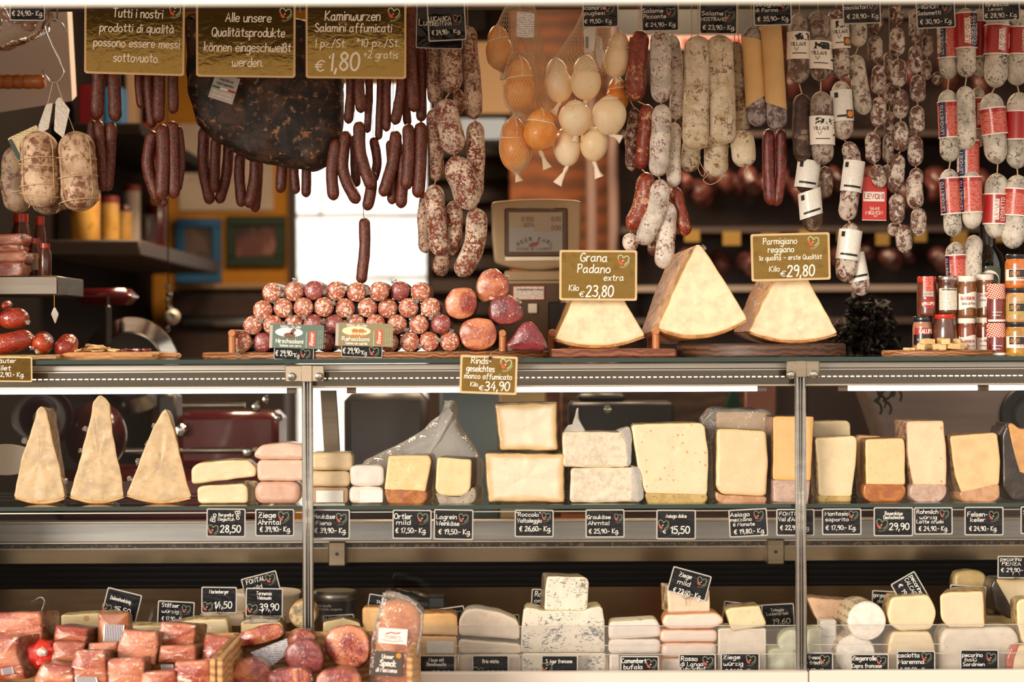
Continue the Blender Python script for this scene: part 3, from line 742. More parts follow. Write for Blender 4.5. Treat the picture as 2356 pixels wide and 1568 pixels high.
# pale sloping panel top left
b = MB(); q = [at(*c) for c in ((-60, -60, .72), (150, -60, .72), (166, 232, .72), (-60, 268, .72))]
vs = [(v.x, v.y, v.z) for v in q] + [(v.x, v.y + .06, v.z + .02) for v in q]
b.add(vs, [(0, 3, 2, 1), (4, 5, 6, 7), (0, 1, 5, 4), (1, 2, 6, 5), (2, 3, 7, 6), (3, 0, 4, 7)])
tag(obj('side_panel', b, M['mauve']), 'pale mauve grey panel behind the butcher hook at the top left', 'panel')
# right: meat cooler behind
ck = thing('meat_cooler', 'dark meat cooler with shelves blurred behind the hanging salami', 'cooler', at(1800, 1100, 2.6))
b = MB(); pbox(b, 1430, 20, 2420, 1200, 2.9, 2.95); obj('back_panel', b, M['cold'], ck)
b = MB(); pbox(b, 1420, 20, 1740, 80, 2.4, 2.5); pbox(b, 1740, 20, 2420, 40, 2.4, 2.5); obj('header', b, M['blackm'], ck)
b = MB(); pbox(b, 1420, 82, 1750, 112, 2.38, 2.5); obj('fascia', b, M['pink'], ck)
b = MB(); pbox(b, 1570, 88, 1722, 106, 2.374, 2.382); obj('red_stripe', b, M['rstripe'], ck)
for y, m in ((300, 'slat'), (520, 'slat'), (655, 'grey'), (730, 'slat')):
    b = MB(); pbox(b, 1430, y, 2420, y + 14, 2.5, 2.9); obj('shelf', b, M[m], ck)
rnd = random.Random(11)
n = 0
for row, (yy, cnt, hh) in enumerate(((190, 7, 80), (430, 24, 60), (592, 14, 40))):
    for i in range(cnt):
        px = (1820 if row == 0 else 1545) + i * ((2330 - (1820 if row == 0 else 1545)) / cnt) + rnd.uniform(-12, 12); py = yy + rnd.uniform(-22, 22)
        Y = 2.5 + rnd.uniform(0, .2); w = rnd.uniform(13, 24)
        b = MB(); sausage(b, [at(px - w, py - hh * .4, Y), at(px + rnd.uniform(-15, 15), py, Y - .05), at(px + w * .4, py + hh * .5, Y)], S(w, Y), 12, .012, n, 1.3, .2, 12, 0, 14)
        tag(obj('cured_meat', b, M['meatb']), 'blurred reddish piece of cured meat on the %s shelf of the cooler behind' % ('top', 'middle', 'lower')[row], 'meat', 'meats in the cooler behind'); n += 1
for i in range(9):
    px = 1575 + i * 88; b = MB(); pbox(b, px, 528 + (i % 3) * 4, px + rnd.uniform(26, 44), 556 + (i % 2) * 8, 2.46, 2.464); tag(obj('price_tag', b, M['ytag']), 'blurred yellow price tag on the cooler shelf edge behind', 'price tag', 'yellow tags in the cooler behind')
# ------------------------------------------------------------------ awning over the front
aw = thing('awning', 'white cloth awning edge across the top of the stall', 'awning', at(1178, 12, -1.15))
az = at(1178, 9, -1.15).z
b = MB(); box(b, -1.9, 1.9, -1.15, -1.135, az, az + .26, .006); obj('valance', b, M['cloth'], aw); b = MB(); box(b, -1.9, 1.9, -1.134, -1.128, az + .004, az + .26); obj('shade_backing', b, flat('valance_shade_dark', '2e2722', .9), aw, 'added dark backing for the shade inside the valance')  # added dark sheet paints the unlit inside of the valance
b = MB(); sl = [(-1.9, -1.15, az + .24), (1.9, -1.15, az + .24), (1.9, .40, az + 1.02), (-1.9, .40, az + 1.02)]
b.add(sl + [(x, y, z + .012) for x, y, z in sl], [(0, 3, 2, 1), (4, 5, 6, 7), (0, 1, 5, 4), (1, 2, 6, 5), (2, 3, 7, 6), (3, 0, 4, 7)]); obj('canopy', b, mat_cloth('canopy_cloth', 'f4e6d8', .6), aw)
# ------------------------------------------------------------------ the display case
ZT = 1.3015                                    # top of the counter glass
ZS = at(1178, 1161, .03).z                     # top of the glass shelf
ZF = at(1178, 1546, .12).z                     # floor of the case
X0, X1 = -1.75, 1.75
case = thing('display_case', 'long glass and steel display counter holding the cheeses', 'display case', (0, .2, 0))
b = MB(); box(b, X0, X1, -.020, .50, ZT - .010, ZT, .002); tg = obj('top_glass', b, M['shelfg'], case); b = MB(); box(b, X0, X1, -.022, -.0202, ZT - .010, ZT); obj('glass_edge', b, M['gedge'], tg, 'dark green glass edge')
b = MB(); pz = lambda y, Y=.04: at(1178, y, Y).z
box(b, X0, X1, .035, .09, pz(850), pz(836), .002); obj('top_trim', b, mat_steel('light_trim', 'cfc8c0', .35), case)
b = MB(); box(b, X0, X1, .045, .10, pz(886), pz(850), .001); obj('light_rail', b, mat_steel('mirror_rail', '78716a', .14, .06), case)
b = MB(); box(b, X0, X1, .03, .09, pz(890), pz(885.5), .001); box(b, X0, X1, .034, .045, pz(853), pz(850.5)); obj('rail_lip', b, mat_steel('bright_lip', 'e6ddd0', .3), case)
b = MB()
for i in range(260):
    x = X0 + .005 + i * (X1 - X0) / 260
    box(b, x, x + .007, .038, .046, pz(869.4), pz(867.2))
o_ = obj('led_strip', b, M['led'], case); o_['kind'] = 'stuff'
for x0, x1 in ((-180, 660), (820, 1742), (1950, 2248), (2274, 2560)):
    a_ = at(x0, 895, .115); c_ = at(x1, 895, .115); z = pz(896, .115)
    b = MB(); lathe(b, [(.006, a_.x), (.006, c_.x)], (0, .115, z), 12, 'x'); t_ = obj('lamp_tube', b, M['tube'], case)
    b = MB(); lathe(b, [(.0068, c_.x), (.0068, c_.x + .022)], (0, .115, z), 12, 'x'); lathe(b, [(.0068, a_.x - .022), (.0068, a_.x)], (0, .115, z), 12, 'x'); obj('lamp_socket', b, M['grey'], t_)
for n_, (x0, x1, cx0, cx1, cy0, cy1, sc) in enumerate([(693.5, 718.5, 652, 742, 838, 876, ((671, 866), (734, 866))), (1829, 1854, 1806, 1882, 832, 870, ((1820, 862), (1873, 861)))]):
    b = MB(); a_ = at(x0, 800, -.02).x; c_ = at(x1, 800, -.02).x; zt = pz(850, -.02); zb_ = ZF - .02
    w = c_ - a_
    box(b, a_, a_ + w * .42, -.020, -.004, zb_, zt, .003); box(b, a_ + w * .40, a_ + w * .62, -.016, -.004, zb_, zt, .002); box(b, a_ + w * .60, c_, -.020, -.004, zb_, zt, .003)
    po = obj('post', b, M['post'], case)
    b = MB(); box(b, at(cx0, 0, -.026).x, at(cx1, 0, -.026).x, -.026, -.020, pz(cy1, -.026) , pz(cy0, -.026), .002)
    box(b, a_, a_ + w, -.029, -.025, pz(cy1, -.026), pz(cy0, -.026), .001)
    cl = obj('clamp_plate', b, mat_steel('clamp_steel', 'b9a994', .4), po)
    for sx, sy in sc:
        b = MB(); p = at(sx, sy, -.03); lathe(b, [(.0095, 0), (.0095, -.004), (.007, -.008), (.002, -.0095)], (p.x, -.026, p.z), 18, 'y', True)
        box(b, p.x - .007, p.x + .007, -.0362, -.034, p.z - .0012, p.z + .0012); obj('screw', b, M['chrome'], po)
for x0, x1 in ((-400, 692), (719, 1828), (1855, 2800)):
    b = MB(); box(b, at(x0, 0, 0).x, at(x1, 0, 0).x, -.004, .004, ZF, ZT - .012); obj('front_pane', b, M['glass'], case)
b = MB(); box(b, X0, X1, .03, .50, ZS - .009, ZS, .0015); o_ = obj('shelf_glass', b, M['shelfg'], case); b = MB(); box(b, X0, X1, .028, .0298, ZS - .009, ZS); obj('glass_edge', b, M['gedge'], o_, 'dark green glass edge')
b = MB(); box(b, X0, X1, .025, .033, ZS - .016, ZS - .0135); obj('shelf_rail', b, M['steel'], case)
# worktop seen through the case, and the lower back
yb = .56
wt_ = thing('worktop', 'granite and steel worktop of the seller seen through the display case', 'worktop', (0, .9, pz(1246, .56)))
b = MB(); box(b, -1.4, X1, yb, yb + .05, pz(1246, yb), pz(1196, yb), .003); obj('worktop_edge', b, mat_steel('worktop_steel', 'b4b4b2', .38, .2), wt_)
b = MB(); box(b, -1.4, X1, yb - .006, yb, pz(1200, yb), pz(1194, yb), .002); box(b, -1.4, X1, yb - .006, yb, pz(1247, yb), pz(1241, yb), .002); obj('edge_bead', b, mat_steel('bead_steel', 'efe2d2', .3), wt_)
b = MB(); box(b, -1.4, X1, yb + .02, 1.25, pz(1259, yb), pz(1246, yb)); obj('granite_slab', b, M['granite'], wt_)
b = MB(); box(b, X0, X1, yb + .03, yb + .05, pz(1294, yb), pz(1259, yb)); obj('upper_back_panel', b, mat_steel('back_steel', 'a09078', .16, .12), case)
b = MB(); box(b, X0, X1, yb + .028, yb + .03, pz(1261.5, yb), pz(1257.5, yb)); obj('back_bead', b, M['steel'], case)
b = MB(); box(b, X0, X1, yb + .10, yb + .12, pz(1360, yb), pz(1290, yb)); M['ventb'] = flat('vent_black', '0b0a09', .8); obj('vent_recess', b, M['ventb'], case)
for i in range(4):
    b = MB(); box(b, X0, X1, yb + .045, yb + .09, pz(1308 + i * 14, yb), pz(1304 + i * 14, yb)); obj('vent_slat', b, M['ventb'], case)
b = MB(); box(b, X0, X1, yb + .03, yb + .05, ZF - .02, pz(1353, yb)); obj('lower_back_panel', b, mat_steel('back_steel_brown', '7d6850', .2, .15), case)
b = MB(); box(b, X0, X1, 0, yb + .05, ZF - .02, ZF); obj('case_floor', b, M['white'], case)
b = MB(); zl = at(1178, 1545, -.03).z; xs = at(1855, 0, -.03).x
box(b, X0, xs - .001, -.03, -.006, zl - .12, zl, .004); box(b, xs + .001, X1, -.03, -.006, zl - .12, zl, .004); obj('front_ledge', b, M['white'], case)
b = MB(); box(b, X0, X1, -.005, yb + .05, .1, ZF - .02); obj('base_cabinet', b, M['white'], case)
b = MB(); box(b, -1.4, X1, yb + .125, .72, 0, pz(1259, yb)); obj('cabinet', b, M['slat'], wt_)
for px, y0, y1 in ((775, 1246, 1302), (1785, 1240, 1298)):
    b = MB(); pbox(b, px - 20, y0, px + 20, y1, yb - .02, yb + .03, .003); br = obj('bracket', b, mat_steel('bracket_steel', '9a8a74', .45), case)
    b = MB(); p = at(px, (y0 + y1) / 2, yb - .022); lathe(b, [(.0045, 0), (.0045, -.002)], (p.x, yb - .0195, p.z), 12, 'y', True); obj('bolt_hole', b, M['dark'], br)
b = MB(); q = [at(*c) for c in ((737, 898, .42), (772, 898, .42), (781, 1045, .42), (746, 1045, .42))]
b.add([tuple(v) for v in q] + [(v.x, v.y + .03, v.z) for v in q], [(0, 3, 2, 1), (4, 5, 6, 7), (0, 1, 5, 4), (1, 2, 6, 5), (2, 3, 7, 6), (3, 0, 4, 7)]); obj('support_strut', b, mat_steel('strut_steel', '7a6c5c', .4, .2), case)
# clear price strip low in the case
b = MB(); xa = at(955, 0, .03).x
box(b, xa, X1, .020, .0225, pz(1560, .03), pz(1438, .03)); obj('price_strip', b, mat_clear('strip_clear', 'ffffff', .03, .9, 0, .045), case)
b = MB(); box(b, xa, X1, .0175, .0195, pz(1484, .03), pz(1482.5, .03)); box(b, xa, X1, .0175, .0195, pz(1505, .03), pz(1503.5, .03)); box(b, xa, X1, .0175, .0195, pz(1439.5, .03), pz(1438, .03)); obj('strip_edge', b, M['pocket_rim'], case)
# ------------------------------------------------------------------ helpers for goods
def snap(mb, z):
    d = z - min(p[2] for p in mb.v)
    mb.v = [(p[0], p[1], p[2] + d) for p in mb.v]
    return max(p[2] for p in mb.v)
def moved(mb, d):
    mb.v = [(p[0] + d[0], p[1] + d[1], p[2] + d[2]) for p in mb.v]
def dup(root, loc, label, rot=None, group=None):
    r = root.copy(); COL.objects.link(r); r.location = loc
    if rot is not None: r.rotation_euler = rot
    r['label'] = label
    if group: r['group'] = group
    for ch in root.children:
        c = ch.copy(); COL.objects.link(c); c.parent = r
        for g in ch.children:
            d = g.copy(); COL.objects.link(d); d.parent = c
    return r
def rbox(mb, c, size, rot, b=.002):
    t = MB(); box(t, -size[0] / 2, size[0] / 2, -size[1] / 2, size[1] / 2, -size[2] / 2, size[2] / 2, b)
    from mathutils import Euler
    m = Euler(rot).to_matrix()
    mb.add([Vector(c) + m @ Vector(p) for p in t.v], t.f)
def tuft(mb, p, r, seed=0, d=(0, 0, 1), L=1.6):
    """a crumpled end of film"""
    d = Vector(d).normalized(); r *= .75; P = [Vector(p) + d * r * (L * k - 1.7) for k in (0, .25, .5, .75, 1)]
    tube(mb, P, [r * .25, r * .55, r * .8, r * 1.0, r * .75], 9, r * .9, seed, 1.2 / r, True)
def sign(name, label, cat, bx, rot, Y, lines, style='card', em=None, group=None, tilt=0, inset=5, extra=None, wt=None, hang=None):
    """a rectangular sign filling px box bx; lines = (text, x0, x1, baseline, cap) in px; em = (cx, cy, size)"""
    x0, y0, x1, y1 = bx; cx, cy = (x0 + x1) / 2, (y0 + y1) / 2
    c = at(cx, cy, Y); s = S(1, Y); r = radians(rot); rw = r + ROLL; tl = radians(tilt)
    u = Vector((cos(rw), 0, -sin(rw))); v0 = Vector((sin(rw), 0, cos(rw)))
    v = v0 * cos(tl) + Vector((0, -1, 0)) * sin(tl)
    nrm = v.cross(u) * -1
    if nrm.y > 0: nrm = -nrm
    mp = planemap(c, u, v, nrm)
    W, H = (x1 - x0) * s, (y1 - y0) * s
    t = thing(name, label, cat, mp(0, -H / 2, 0), group)
    def loc(px, py):
        dx, dy = px - cx, cy - py
        return (dx * s, dy * s) if abs(rot) > 30 else ((dx * cos(r) - dy * sin(r)) * s, (dx * sin(r) + dy * cos(r)) * s)
    def plate(mb, w, h, th, h0, rc):
        O = outline([(-w / 2, -h / 2), (w / 2, -h / 2), (w / 2, h / 2), (-w / 2, h / 2)], rc, 120)
        n = len(O)
        vs = [mp(o.x, o.y, h0 + th) for o in O] + [mp(o.x, o.y, h0) for o in O]
        mb.add(vs, [tuple(range(n)), tuple(reversed(range(n, 2 * n)))] + [(i, i + n, (i + 1) % n + n, (i + 1) % n) for i in range(n)])
    b = MB(); plate(b, W, H, .003 if style == 'gold' else .0012, -.003 if style == 'gold' else -.0012, 4 * s)
    obj('frame' if style == 'gold' else 'pocket', b, M['frame'] if style == 'gold' else M['pocket_rim'], t)
    b = MB(); i = inset * s; plate(b, W - 2 * i, H - 2 * i, .0004, 0, 2 * s)
    obj('face', b, M['sign'] if style == 'gold' else M['card'], t)
    b = MB()
    for ln in lines:
        tx, a, bb, base, cap = ln[:5]
        m2 = mp
        if len(ln) > 5:      # turned text
            q = radians(ln[5]); ax, ay = loc(a, base)
            m2 = (lambda ax, ay, q: lambda x, y, h: mp(ax + x * cos(q) - y * sin(q), ay + x * sin(q) + y * cos(q), h))(ax, ay, q)
            write(b, tx, 0, (bb - a) * s, 0, cap * s, m2, wt or .13); continue
        ax, ay = loc(a, base); bx_, by = loc(bb, base)
        if abs(rot) < 9: ay = by = (ay + by) / 2
        write(b, tx, ax, bx_, ay, cap * s, mp, wt or (.125 if style == 'gold' else .135), slant=.1 if style == 'gold' else .04, jit=.3)
    if lines: obj('lettering', b, M['ink'] if style == 'gold' else M['cardtxt'], t)
    if em:
        b = MB(); ex, ey = loc(em[0], em[1]); heart(b, ex, ey, em[2] * s, mp)
        obj('emblem', b, [M['hg'] if style == 'gold' else M['hgd'], M['hr'] if style == 'gold' else M['hrd'], M['hd']], t)
    if style == 'card':
        b = MB(); plate(b, W - 2 * s, H - 2 * s, .0003, .0016, 3 * s); obj('clear_cover', b, M['pocket'], t)
    if extra: extra(t, mp, loc, s)
    if hang:
        for hx in hang:
            b = MB(); ax, ay = loc(hx, y0 + 3); p = mp(ax, ay, 0); wire(b, [p, Vector((p.x, p.y + .02, HZ))], .0007, 5, 2); obj('hanging_cord', b, M['twine'], t)
    return t
HZ = at(1178, -18, .2).z        # height of the hanging rails, behind the awning edge
def plate_disc(mb, cx, cy, rx, ry, z0, z1, amp=.004, seed=0, n=48, bev=.003):
    ring = []
    for k, (dr, z) in enumerate(((-.5, z0), (0, z0 + bev), (0, z1 - bev), (-bev, z1))):
        for i in range(n):
            a = 2 * pi * i / n
            w = noise.noise(Vector((cos(a) * 2 + seed, sin(a) * 2, .3))) * amp + noise.noise(Vector((cos(a) * 9 + seed, sin(a) * 9, z * 40))) * amp * .4
            f = (bev if k == 0 else 0) + (bev if k == 3 else 0)
            ring.append((cx + (rx + w - f) * cos(a), cy + (ry + w - f) * sin(a), z))
    fs = [(k * n + i, k * n + (i + 1) % n, (k + 1) * n + (i + 1) % n, (k + 1) * n + i) for k in range(3) for i in range(n)]
    fs += [tuple(reversed(range(n))), tuple(range(3 * n, 4 * n))]
    mb.add(ring, fs)

# ------------------------------------------------------------------ boards and dowel racks on the counter glass
def bz(y, Y): return ZT + S(y, Y)
zb1 = bz(17, .14); b = MB(); a_, c_ = at(135, 0, .10).x, at(352, 0, .10).x; box(b, a_, c_, .10, .32, ZT, zb1, .006)
t = thing('chopping_board', 'light wooden chopping board with cheese shards at the left of the counter', 'chopping board', ((a_ + c_) / 2, .2, ZT)); obj('board', b, M['wood'], t)
b = MB(); box(b, c_ - .004, at(404, 0, .16).x, .17, .235, ZT + .001, zb1 - .003, .005); obj('handle', b, M['wood'], t)
zb2 = bz(15, .07); b = MB(); cx = (at(442, 0, .06).x + at(1262, 0, .06).x) / 2; plate_disc(b, cx, .225, at(1262, 0, .2).x - cx, .185, ZT, zb2, .006, 2, 90)
tag(obj('serving_board', b, M['bark']), 'long bark edged tree slice board under the pile of salami', 'board')
zb3 = bz(20, .07); b = MB(); box(b, at(1266, 0, .06).x, at(1553, 0, .06).x, .06, .36, ZT, zb3, .004); tag(obj('serving_board', b, M['woodr']), 'reddish brown board under the leftmost pale hard cheese wedge', 'board')
zb4 = bz(30, .08); b = MB(); cx = (at(1557, 0, .2).x + at(1946, 0, .2).x) / 2; plate_disc(b, cx, .235, at(1946, 0, .2).x - cx, .18, ZT, zb4, .0005, 5, 64); tag(obj('serving_board', b, M['woodd']), 'thick dark round board under the two right hard cheese wedges', 'board')
zb5 = bz(14, .05); b = MB(); cx = (at(2026, 0, .12).x + at(2278, 0, .12).x) / 2; plate_disc(b, cx, .12, at(2278, 0, .12).x - cx, .085, ZT, zb5, .005, 8); tag(obj('serving_board', b, M['bark']), 'small tree slice with cheese cubes in front of the jars', 'board')
def rack(label, px, y0, Y0, Y1, zb):
    x = at(px, 0, Y0).x; zt = at(px, y0 + 9, Y0).z; t = thing('dowel_rack', label, 'rack', (x, Y0, zb), 'dowel racks on the boards'); r = S(8.5, Y0)
    for Y in (Y0, Y1):
        b = MB(); lathe(b, [(r, 0), (r, zt - zb)], (x, Y, zb), 14); obj('upright', b, M['dowel'], t)
    b = MB(); lathe(b, [(r * .92, Y0 - .012), (r, Y0 - .009), (r, Y1 + .012)], (x, 0, zt), 14, 'y', True); obj('rail', b, M['dowel'], t)
rack('dowel rack at the left end of the salami pile', 531, 757, .06, .30, zb2)
rack('dowel rack between the large hams at the right end of the salami pile', 1153, 757, .10, .30, zb2)
rack('dowel rack beside the foot of the leftmost hard cheese wedge', 1268, 756, .27, .36, zb3)
rack('dowel rack between the first and second hard cheese wedge', 1506, 752, .12, .30, zb3)

# ------------------------------------------------------------------ the pile of salami
def salami_proto(name, label, x, y, cutm, seed):
    Y0 = .095; p = at(x, y, Y0); r = S(23.3, Y0)
    t = thing(name, label, 'salami', (p.x, Y0, p.z), 'salami logs in the pile')
    b = MB(); tube(b, [Vector((p.x, Y0 + .004 + k * .024, p.z)) for k in range(10)], [r * .97, r] + [r * 1.02] * 7 + [r * .8], 20, .0008, seed); obj('casing', b, M['cas'], t)
    b = MB(); lathe(b, [(.0004, -.005), (r * .45, -.0042), (r * .75, -.002), (r * .95, .0025), (r * .985, .006)], (p.x, Y0, p.z), 22, 'y', True); obj('cut_face', b, cutm, t)
    b = MB(); tuft(b, (p.x + r * 1.12, Y0 - .001, p.z - r * .15), r * .36, seed, (.8, -.15, -.25), 2.2); obj('film_twist', b, M['film'], t)
    return t
rows = [('top', [(625, 673), (676, 670), (722, 668), (772, 669), (820, 671), (873, 670), (919, 669), (967, 671)], {2, 6}),
        ('second', [(604, 713), (651, 708), (699, 707), (745, 706), (793, 708), (845, 707), (892, 709), (940, 708), (990, 707)], ()),
        ('third', [(580, 748), (628, 747), (675, 746), (721, 745), (768, 745), (817, 745), (864, 745), (914, 746), (964, 746), (1015, 745)], {3, 4, 9}),
        ('bottom', [(557, 786), (604, 787), (651, 787), (699, 787), (747, 786), (795, 786), (847, 787), (895, 787), (943, 786), (988, 785), (1035, 785)], {1, 4})]
ORD = ['first', 'second', 'third', 'fourth', 'fifth', 'sixth', 'seventh', 'eighth', 'ninth', 'tenth', 'eleventh', 'twelfth', 'thirteenth', 'fourteenth', 'fifteenth', 'sixteenth', 'seventeenth', 'eighteenth', 'nineteenth', 'twentieth']
protoA = protoB = None
rnd = random.Random(5)
for rn_, pts_, dk in rows:
    for i, (x, y) in enumerate(pts_):
        lab = 'film wrapped salami log, %s from the left in the %s row of the pile' % (ORD[i], rn_)
        isd = i in dk
        if isd and protoB is None: protoB = salami_proto('salami_log', lab, x, y, M['cutd'], 3); continue
        if not isd and protoA is None: protoA = salami_proto('salami_log', lab, x, y, M['cut'], 1); continue
        p = at(x, y, .095); dup(protoB if isd else protoA, (p.x, .095 + rnd.uniform(-.012, .012), p.z), lab, (0, rnd.uniform(0, 6.28), 0))
def ham(name, label, cat, pts, Y, depth, cm, sm, seed, rc=18, tufts=(), shift=(0, 0), rest=None, group=None):
    b = MB(); slab(b, pts, Y, .02, rc, .006, 48, .0016, seed, (1, 1), (0, 0), 40, .005)
    c = MB(); cx = sum(p[0] for p in pts) / len(pts); cy = sum(p[1] for p in pts) / len(pts)
    slab(c, [(cx + (x - cx) * 1.03, cy + (y - cy) * 1.03) for x, y in pts], Y + .010, depth, rc, .012, 48, .003, seed + 1, (.9, .85), shift, 24)
    if rest is not None:
        d = rest - min(min(p[2] for p in c.v), min(p[2] for p in b.v)); moved(b, (0, 0, d)); moved(c, (0, 0, d))
    zs = [p[2] for p in c.v]; xs = [p[0] for p in c.v]
    t = thing(name, label, cat, ((min(xs) + max(xs)) / 2, Y + depth / 2, min(zs)), group)
    obj('cut_face', b, cm, t); obj('crust', c, sm, t)
    for k, (tx, ty, tr, dx, dz) in enumerate(tufts):
        b = MB(); tuft(b, at(tx, ty, Y + .004), S(tr, Y), seed + k, (dx, -.2, dz)); obj('film_twist', b, M['film'], t)
    return t
G = 'large cut hams beside the salami pile'
ham('smoked_ham', 'round cut ham leaning on the right of the salami pile, left of four', 'ham', [(1021, 690), (1040, 664), (1075, 660), (1095, 672), (1100, 705), (1085, 728), (1052, 736), (1028, 722)], .10, .2, M['ham'], M['speck'], 21, 14, ((1028, 692, 6, -1, 0), (1092, 700, 7, 1, -.2)), group=G)
ham('smoked_ham', 'squarish cut ham at the very top of the ham stack beside the salami', 'ham', [(1096, 650), (1108, 625), (1140, 615), (1168, 640), (1175, 668), (1150, 690), (1110, 695), (1094, 684)], .13, .2, M['ham'], M['crust'], 22, 12, ((1168, 632, 7, .5, .8),), group=G)
ham('smoked_ham', 'dark purple cut ham on the right below the topmost ham', 'ham', [(1124, 705), (1142, 680), (1175, 676), (1198, 700), (1204, 730), (1180, 747), (1145, 745), (1126, 730)], .105, .2, M['hamd'], M['crust'], 23, 12, ((1128, 702, 8, -1, 0), (1200, 708, 8, 1, .3), (1196, 690, 12, .6, .6)), group=G)
ham('smoked_ham', 'big round cut ham standing on the board right of the salami', 'ham', [(1055, 765), (1066, 737), (1100, 729), (1132, 735), (1145, 760), (1140, 790), (1118, 804), (1085, 806), (1062, 790)], .085, .2, M['ham'], M['speck'], 24, 14, ((1064, 748, 6, -.8, .4),), rest=zb2, group=G)
ham('smoked_beef', 'dark red triangular piece of smoked beef in film beside the hams', 'meat', [(1164, 806), (1180, 784), (1205, 752), (1225, 752), (1246, 778), (1260, 806), (1254, 818), (1172, 816)], .06, .16, M['beef'], M['crust'], 25, 8, ((1168, 800, 11, -1, .1), (1256, 790, 10, .8, .4), (1222, 750, 9, .2, .9)), rest=zb2)
def pkg(name, lab, bx, rot, Y, face, ell, title, sub, pic, badge_x, ptag, price):
    x0, y0, x1, y1 = bx
    sd = lambda t, mp, loc, s: None
    def extra(t, mp, loc, s):
        b = MB(); ex, ey = loc(*ell[:2]); disc(b, ex, ey, ell[2] * s, ell[3] * s, mp, .0006, 26); obj('oval_picture', b, flat('oval_sky', 'cfe0e6' if pic == 'stag' else 'f0dcb4', .5), t)
        b = MB(); k = s * ell[2]
        body = [(-.45, -.45), (-.2, .05), (.1, .1), (.35, .3), (.5, .25), (.35, .0), (.4, -.45)]
        if pic == 'stag':
            disc(b, ex + .05 * k, ey - .22 * k, .42 * k, .2 * k, mp, .0008, 14); disc(b, ex + .25 * k, ey + .05 * k, .14 * k, .2 * k, mp, .0008, 12, -.5); disc(b, ex + .38 * k, ey + .2 * k, .14 * k, .08 * k, mp, .0009, 10, -.4)
            for q in ((.30, .26, .1, .46), (.2, .38, -.02, .5), (.2, .38, .05, .30), (.36, .28, .5, .46)):
                ribbon(b, [Vector((ex + q[0] * k, ey + q[1] * k)), Vector((ex + q[2] * k, ey + q[3] * k))], .04 * k, mp, .0009)
        else:
            for dx in (-.1, .35):
                disc(b, ex + dx * k, ey + .02 * k, .24 * k, .14 * k, mp, .0008, 14); disc(b, ex + (dx + .28) * k, ey - .03 * k, .09 * k, .07 * k, mp, .0009, 10)
                for lx in (-.12, .12): ribbon(b, [Vector((ex + (dx + lx) * k, ey)), Vector((ex + (dx + lx) * k, ey - .3 * k))], .05 * k, mp, .0008)
            disc(b, ex, ey - .36 * k, .75 * k, .1 * k, mp, .0007, 14)
        obj('painted_animal', b, flat('animal_brown', '7a4a2a' if pic == 'stag' else 'c07a3c', .5), t)
        b = MB(); ax, ay = loc(badge_x, (y0 + y1) / 2 + 6); quad(b, ax - 7 * s, ax + 7 * s, ay - 17 * s, ay + 17 * s, mp, .0006); bo = obj('red_badge', b, M['hr'], t)
        q = pi / 2; m2 = lambda x, y, h: mp(ax - y + 3 * s, ay + x, h)
        b = MB(); write(b, 'Rinner', -14 * s, 14 * s, 0, 8 * s, m2, .16, .001); obj('badge_lettering', b, M['ink'], bo)
        b = MB(); mm = lambda x, y, h: mp(ax - y, ay + x, h)
        write(b, '---------', -20 * s, 14 * s, 11 * s, 5 * s, mm, .5, .0008)
        for q_ in range(4): write(b, '-- --- - ----'[:13 - q_], -20 * s, 20 * s, (-16 - q_ * 5) * s, 3 * s, mm, .4, .0008)
        obj('small_print', b, flat('print_pale', 'a8b0a0', .6), t)
        b = MB(); sx, sy = loc(x0 + 4, (y0 + y1) / 2); h2 = (y1 - y0) * s / 2; quad(b, sx - 4 * s, sx + 3 * s, sy - h2 * .95, sy + h2 * .95, mp, .0005); obj('silver_edge', b, M['pocket_rim'], t)
        b = MB(); p_ = loc((ptag[0] + ptag[2]) / 2, (ptag[1] + ptag[3]) / 2)
    t = thing(name, lab, 'label card', at((x0 + x1) / 2, y1, Y), 'package cards in front of the salami pile')
    c = at((x0 + x1) / 2, (y0 + y1) / 2, Y); s = S(1, Y); r = radians(rot)
    u = Vector((cos(r + ROLL), 0, -sin(r + ROLL))); v = Vector((sin(r + ROLL), 0, cos(r + ROLL))); mp = planemap(c, u, v, Vector((0, -1, 0)))
    def loc(px, py):
        dx, dy = px - (x0 + x1) / 2, (y0 + y1) / 2 - py
        return ((dx * cos(r) - dy * sin(r)) * s, (dx * sin(r) + dy * cos(r)) * s)
    W = (x1 - x0) * s / 2; H = (y1 - y0) * s / 2
    b = MB(); quad(b, -W, W, -H, H, mp, .0003); quad(b, W, -W, -H, H, mp, -.0006); obj('card', b, face, t)
    b = MB()
    write(b, 'Südtirol - Alto Adige', *[loc(q, y0 + 7)[0] for q in (x0 + 25, x0 + 72)], loc(x0 + 40, y0 + 7)[1], 5.5 * s, mp, .13, .0008)
    write(b, title, *[loc(q, y1 - 12)[0] for q in (x0 + 15, x0 + 77)], loc(x0 + 45, y1 - 12.5)[1], 9 * s, mp, .17, .0008, 0)
    write(b, sub, *[loc(q, y1 - 4)[0] for q in (x0 + 23, x0 + 73)], loc(x0 + 45, y1 - 4)[1], 6 * s, mp, .14, .0008, 0)
    obj('lettering', b, M['ink'], t)
    extra(t, mp, loc, s)
    sign('price_tag', 'small black price tag reading 29,90 below the %s card' % title, 'price tag', ptag, rot, Y + .004, [(price, ptag[0] + 4, ptag[0] + 47, ptag[3] - 10, 12), ('Kg', ptag[0] + 48, ptag[0] + 58, ptag[3] - 7, 9)], 'card', (ptag[2] - 20, (ptag[1] + ptag[3]) / 2 + 1, 22), 'small price tags under the package cards', inset=2)
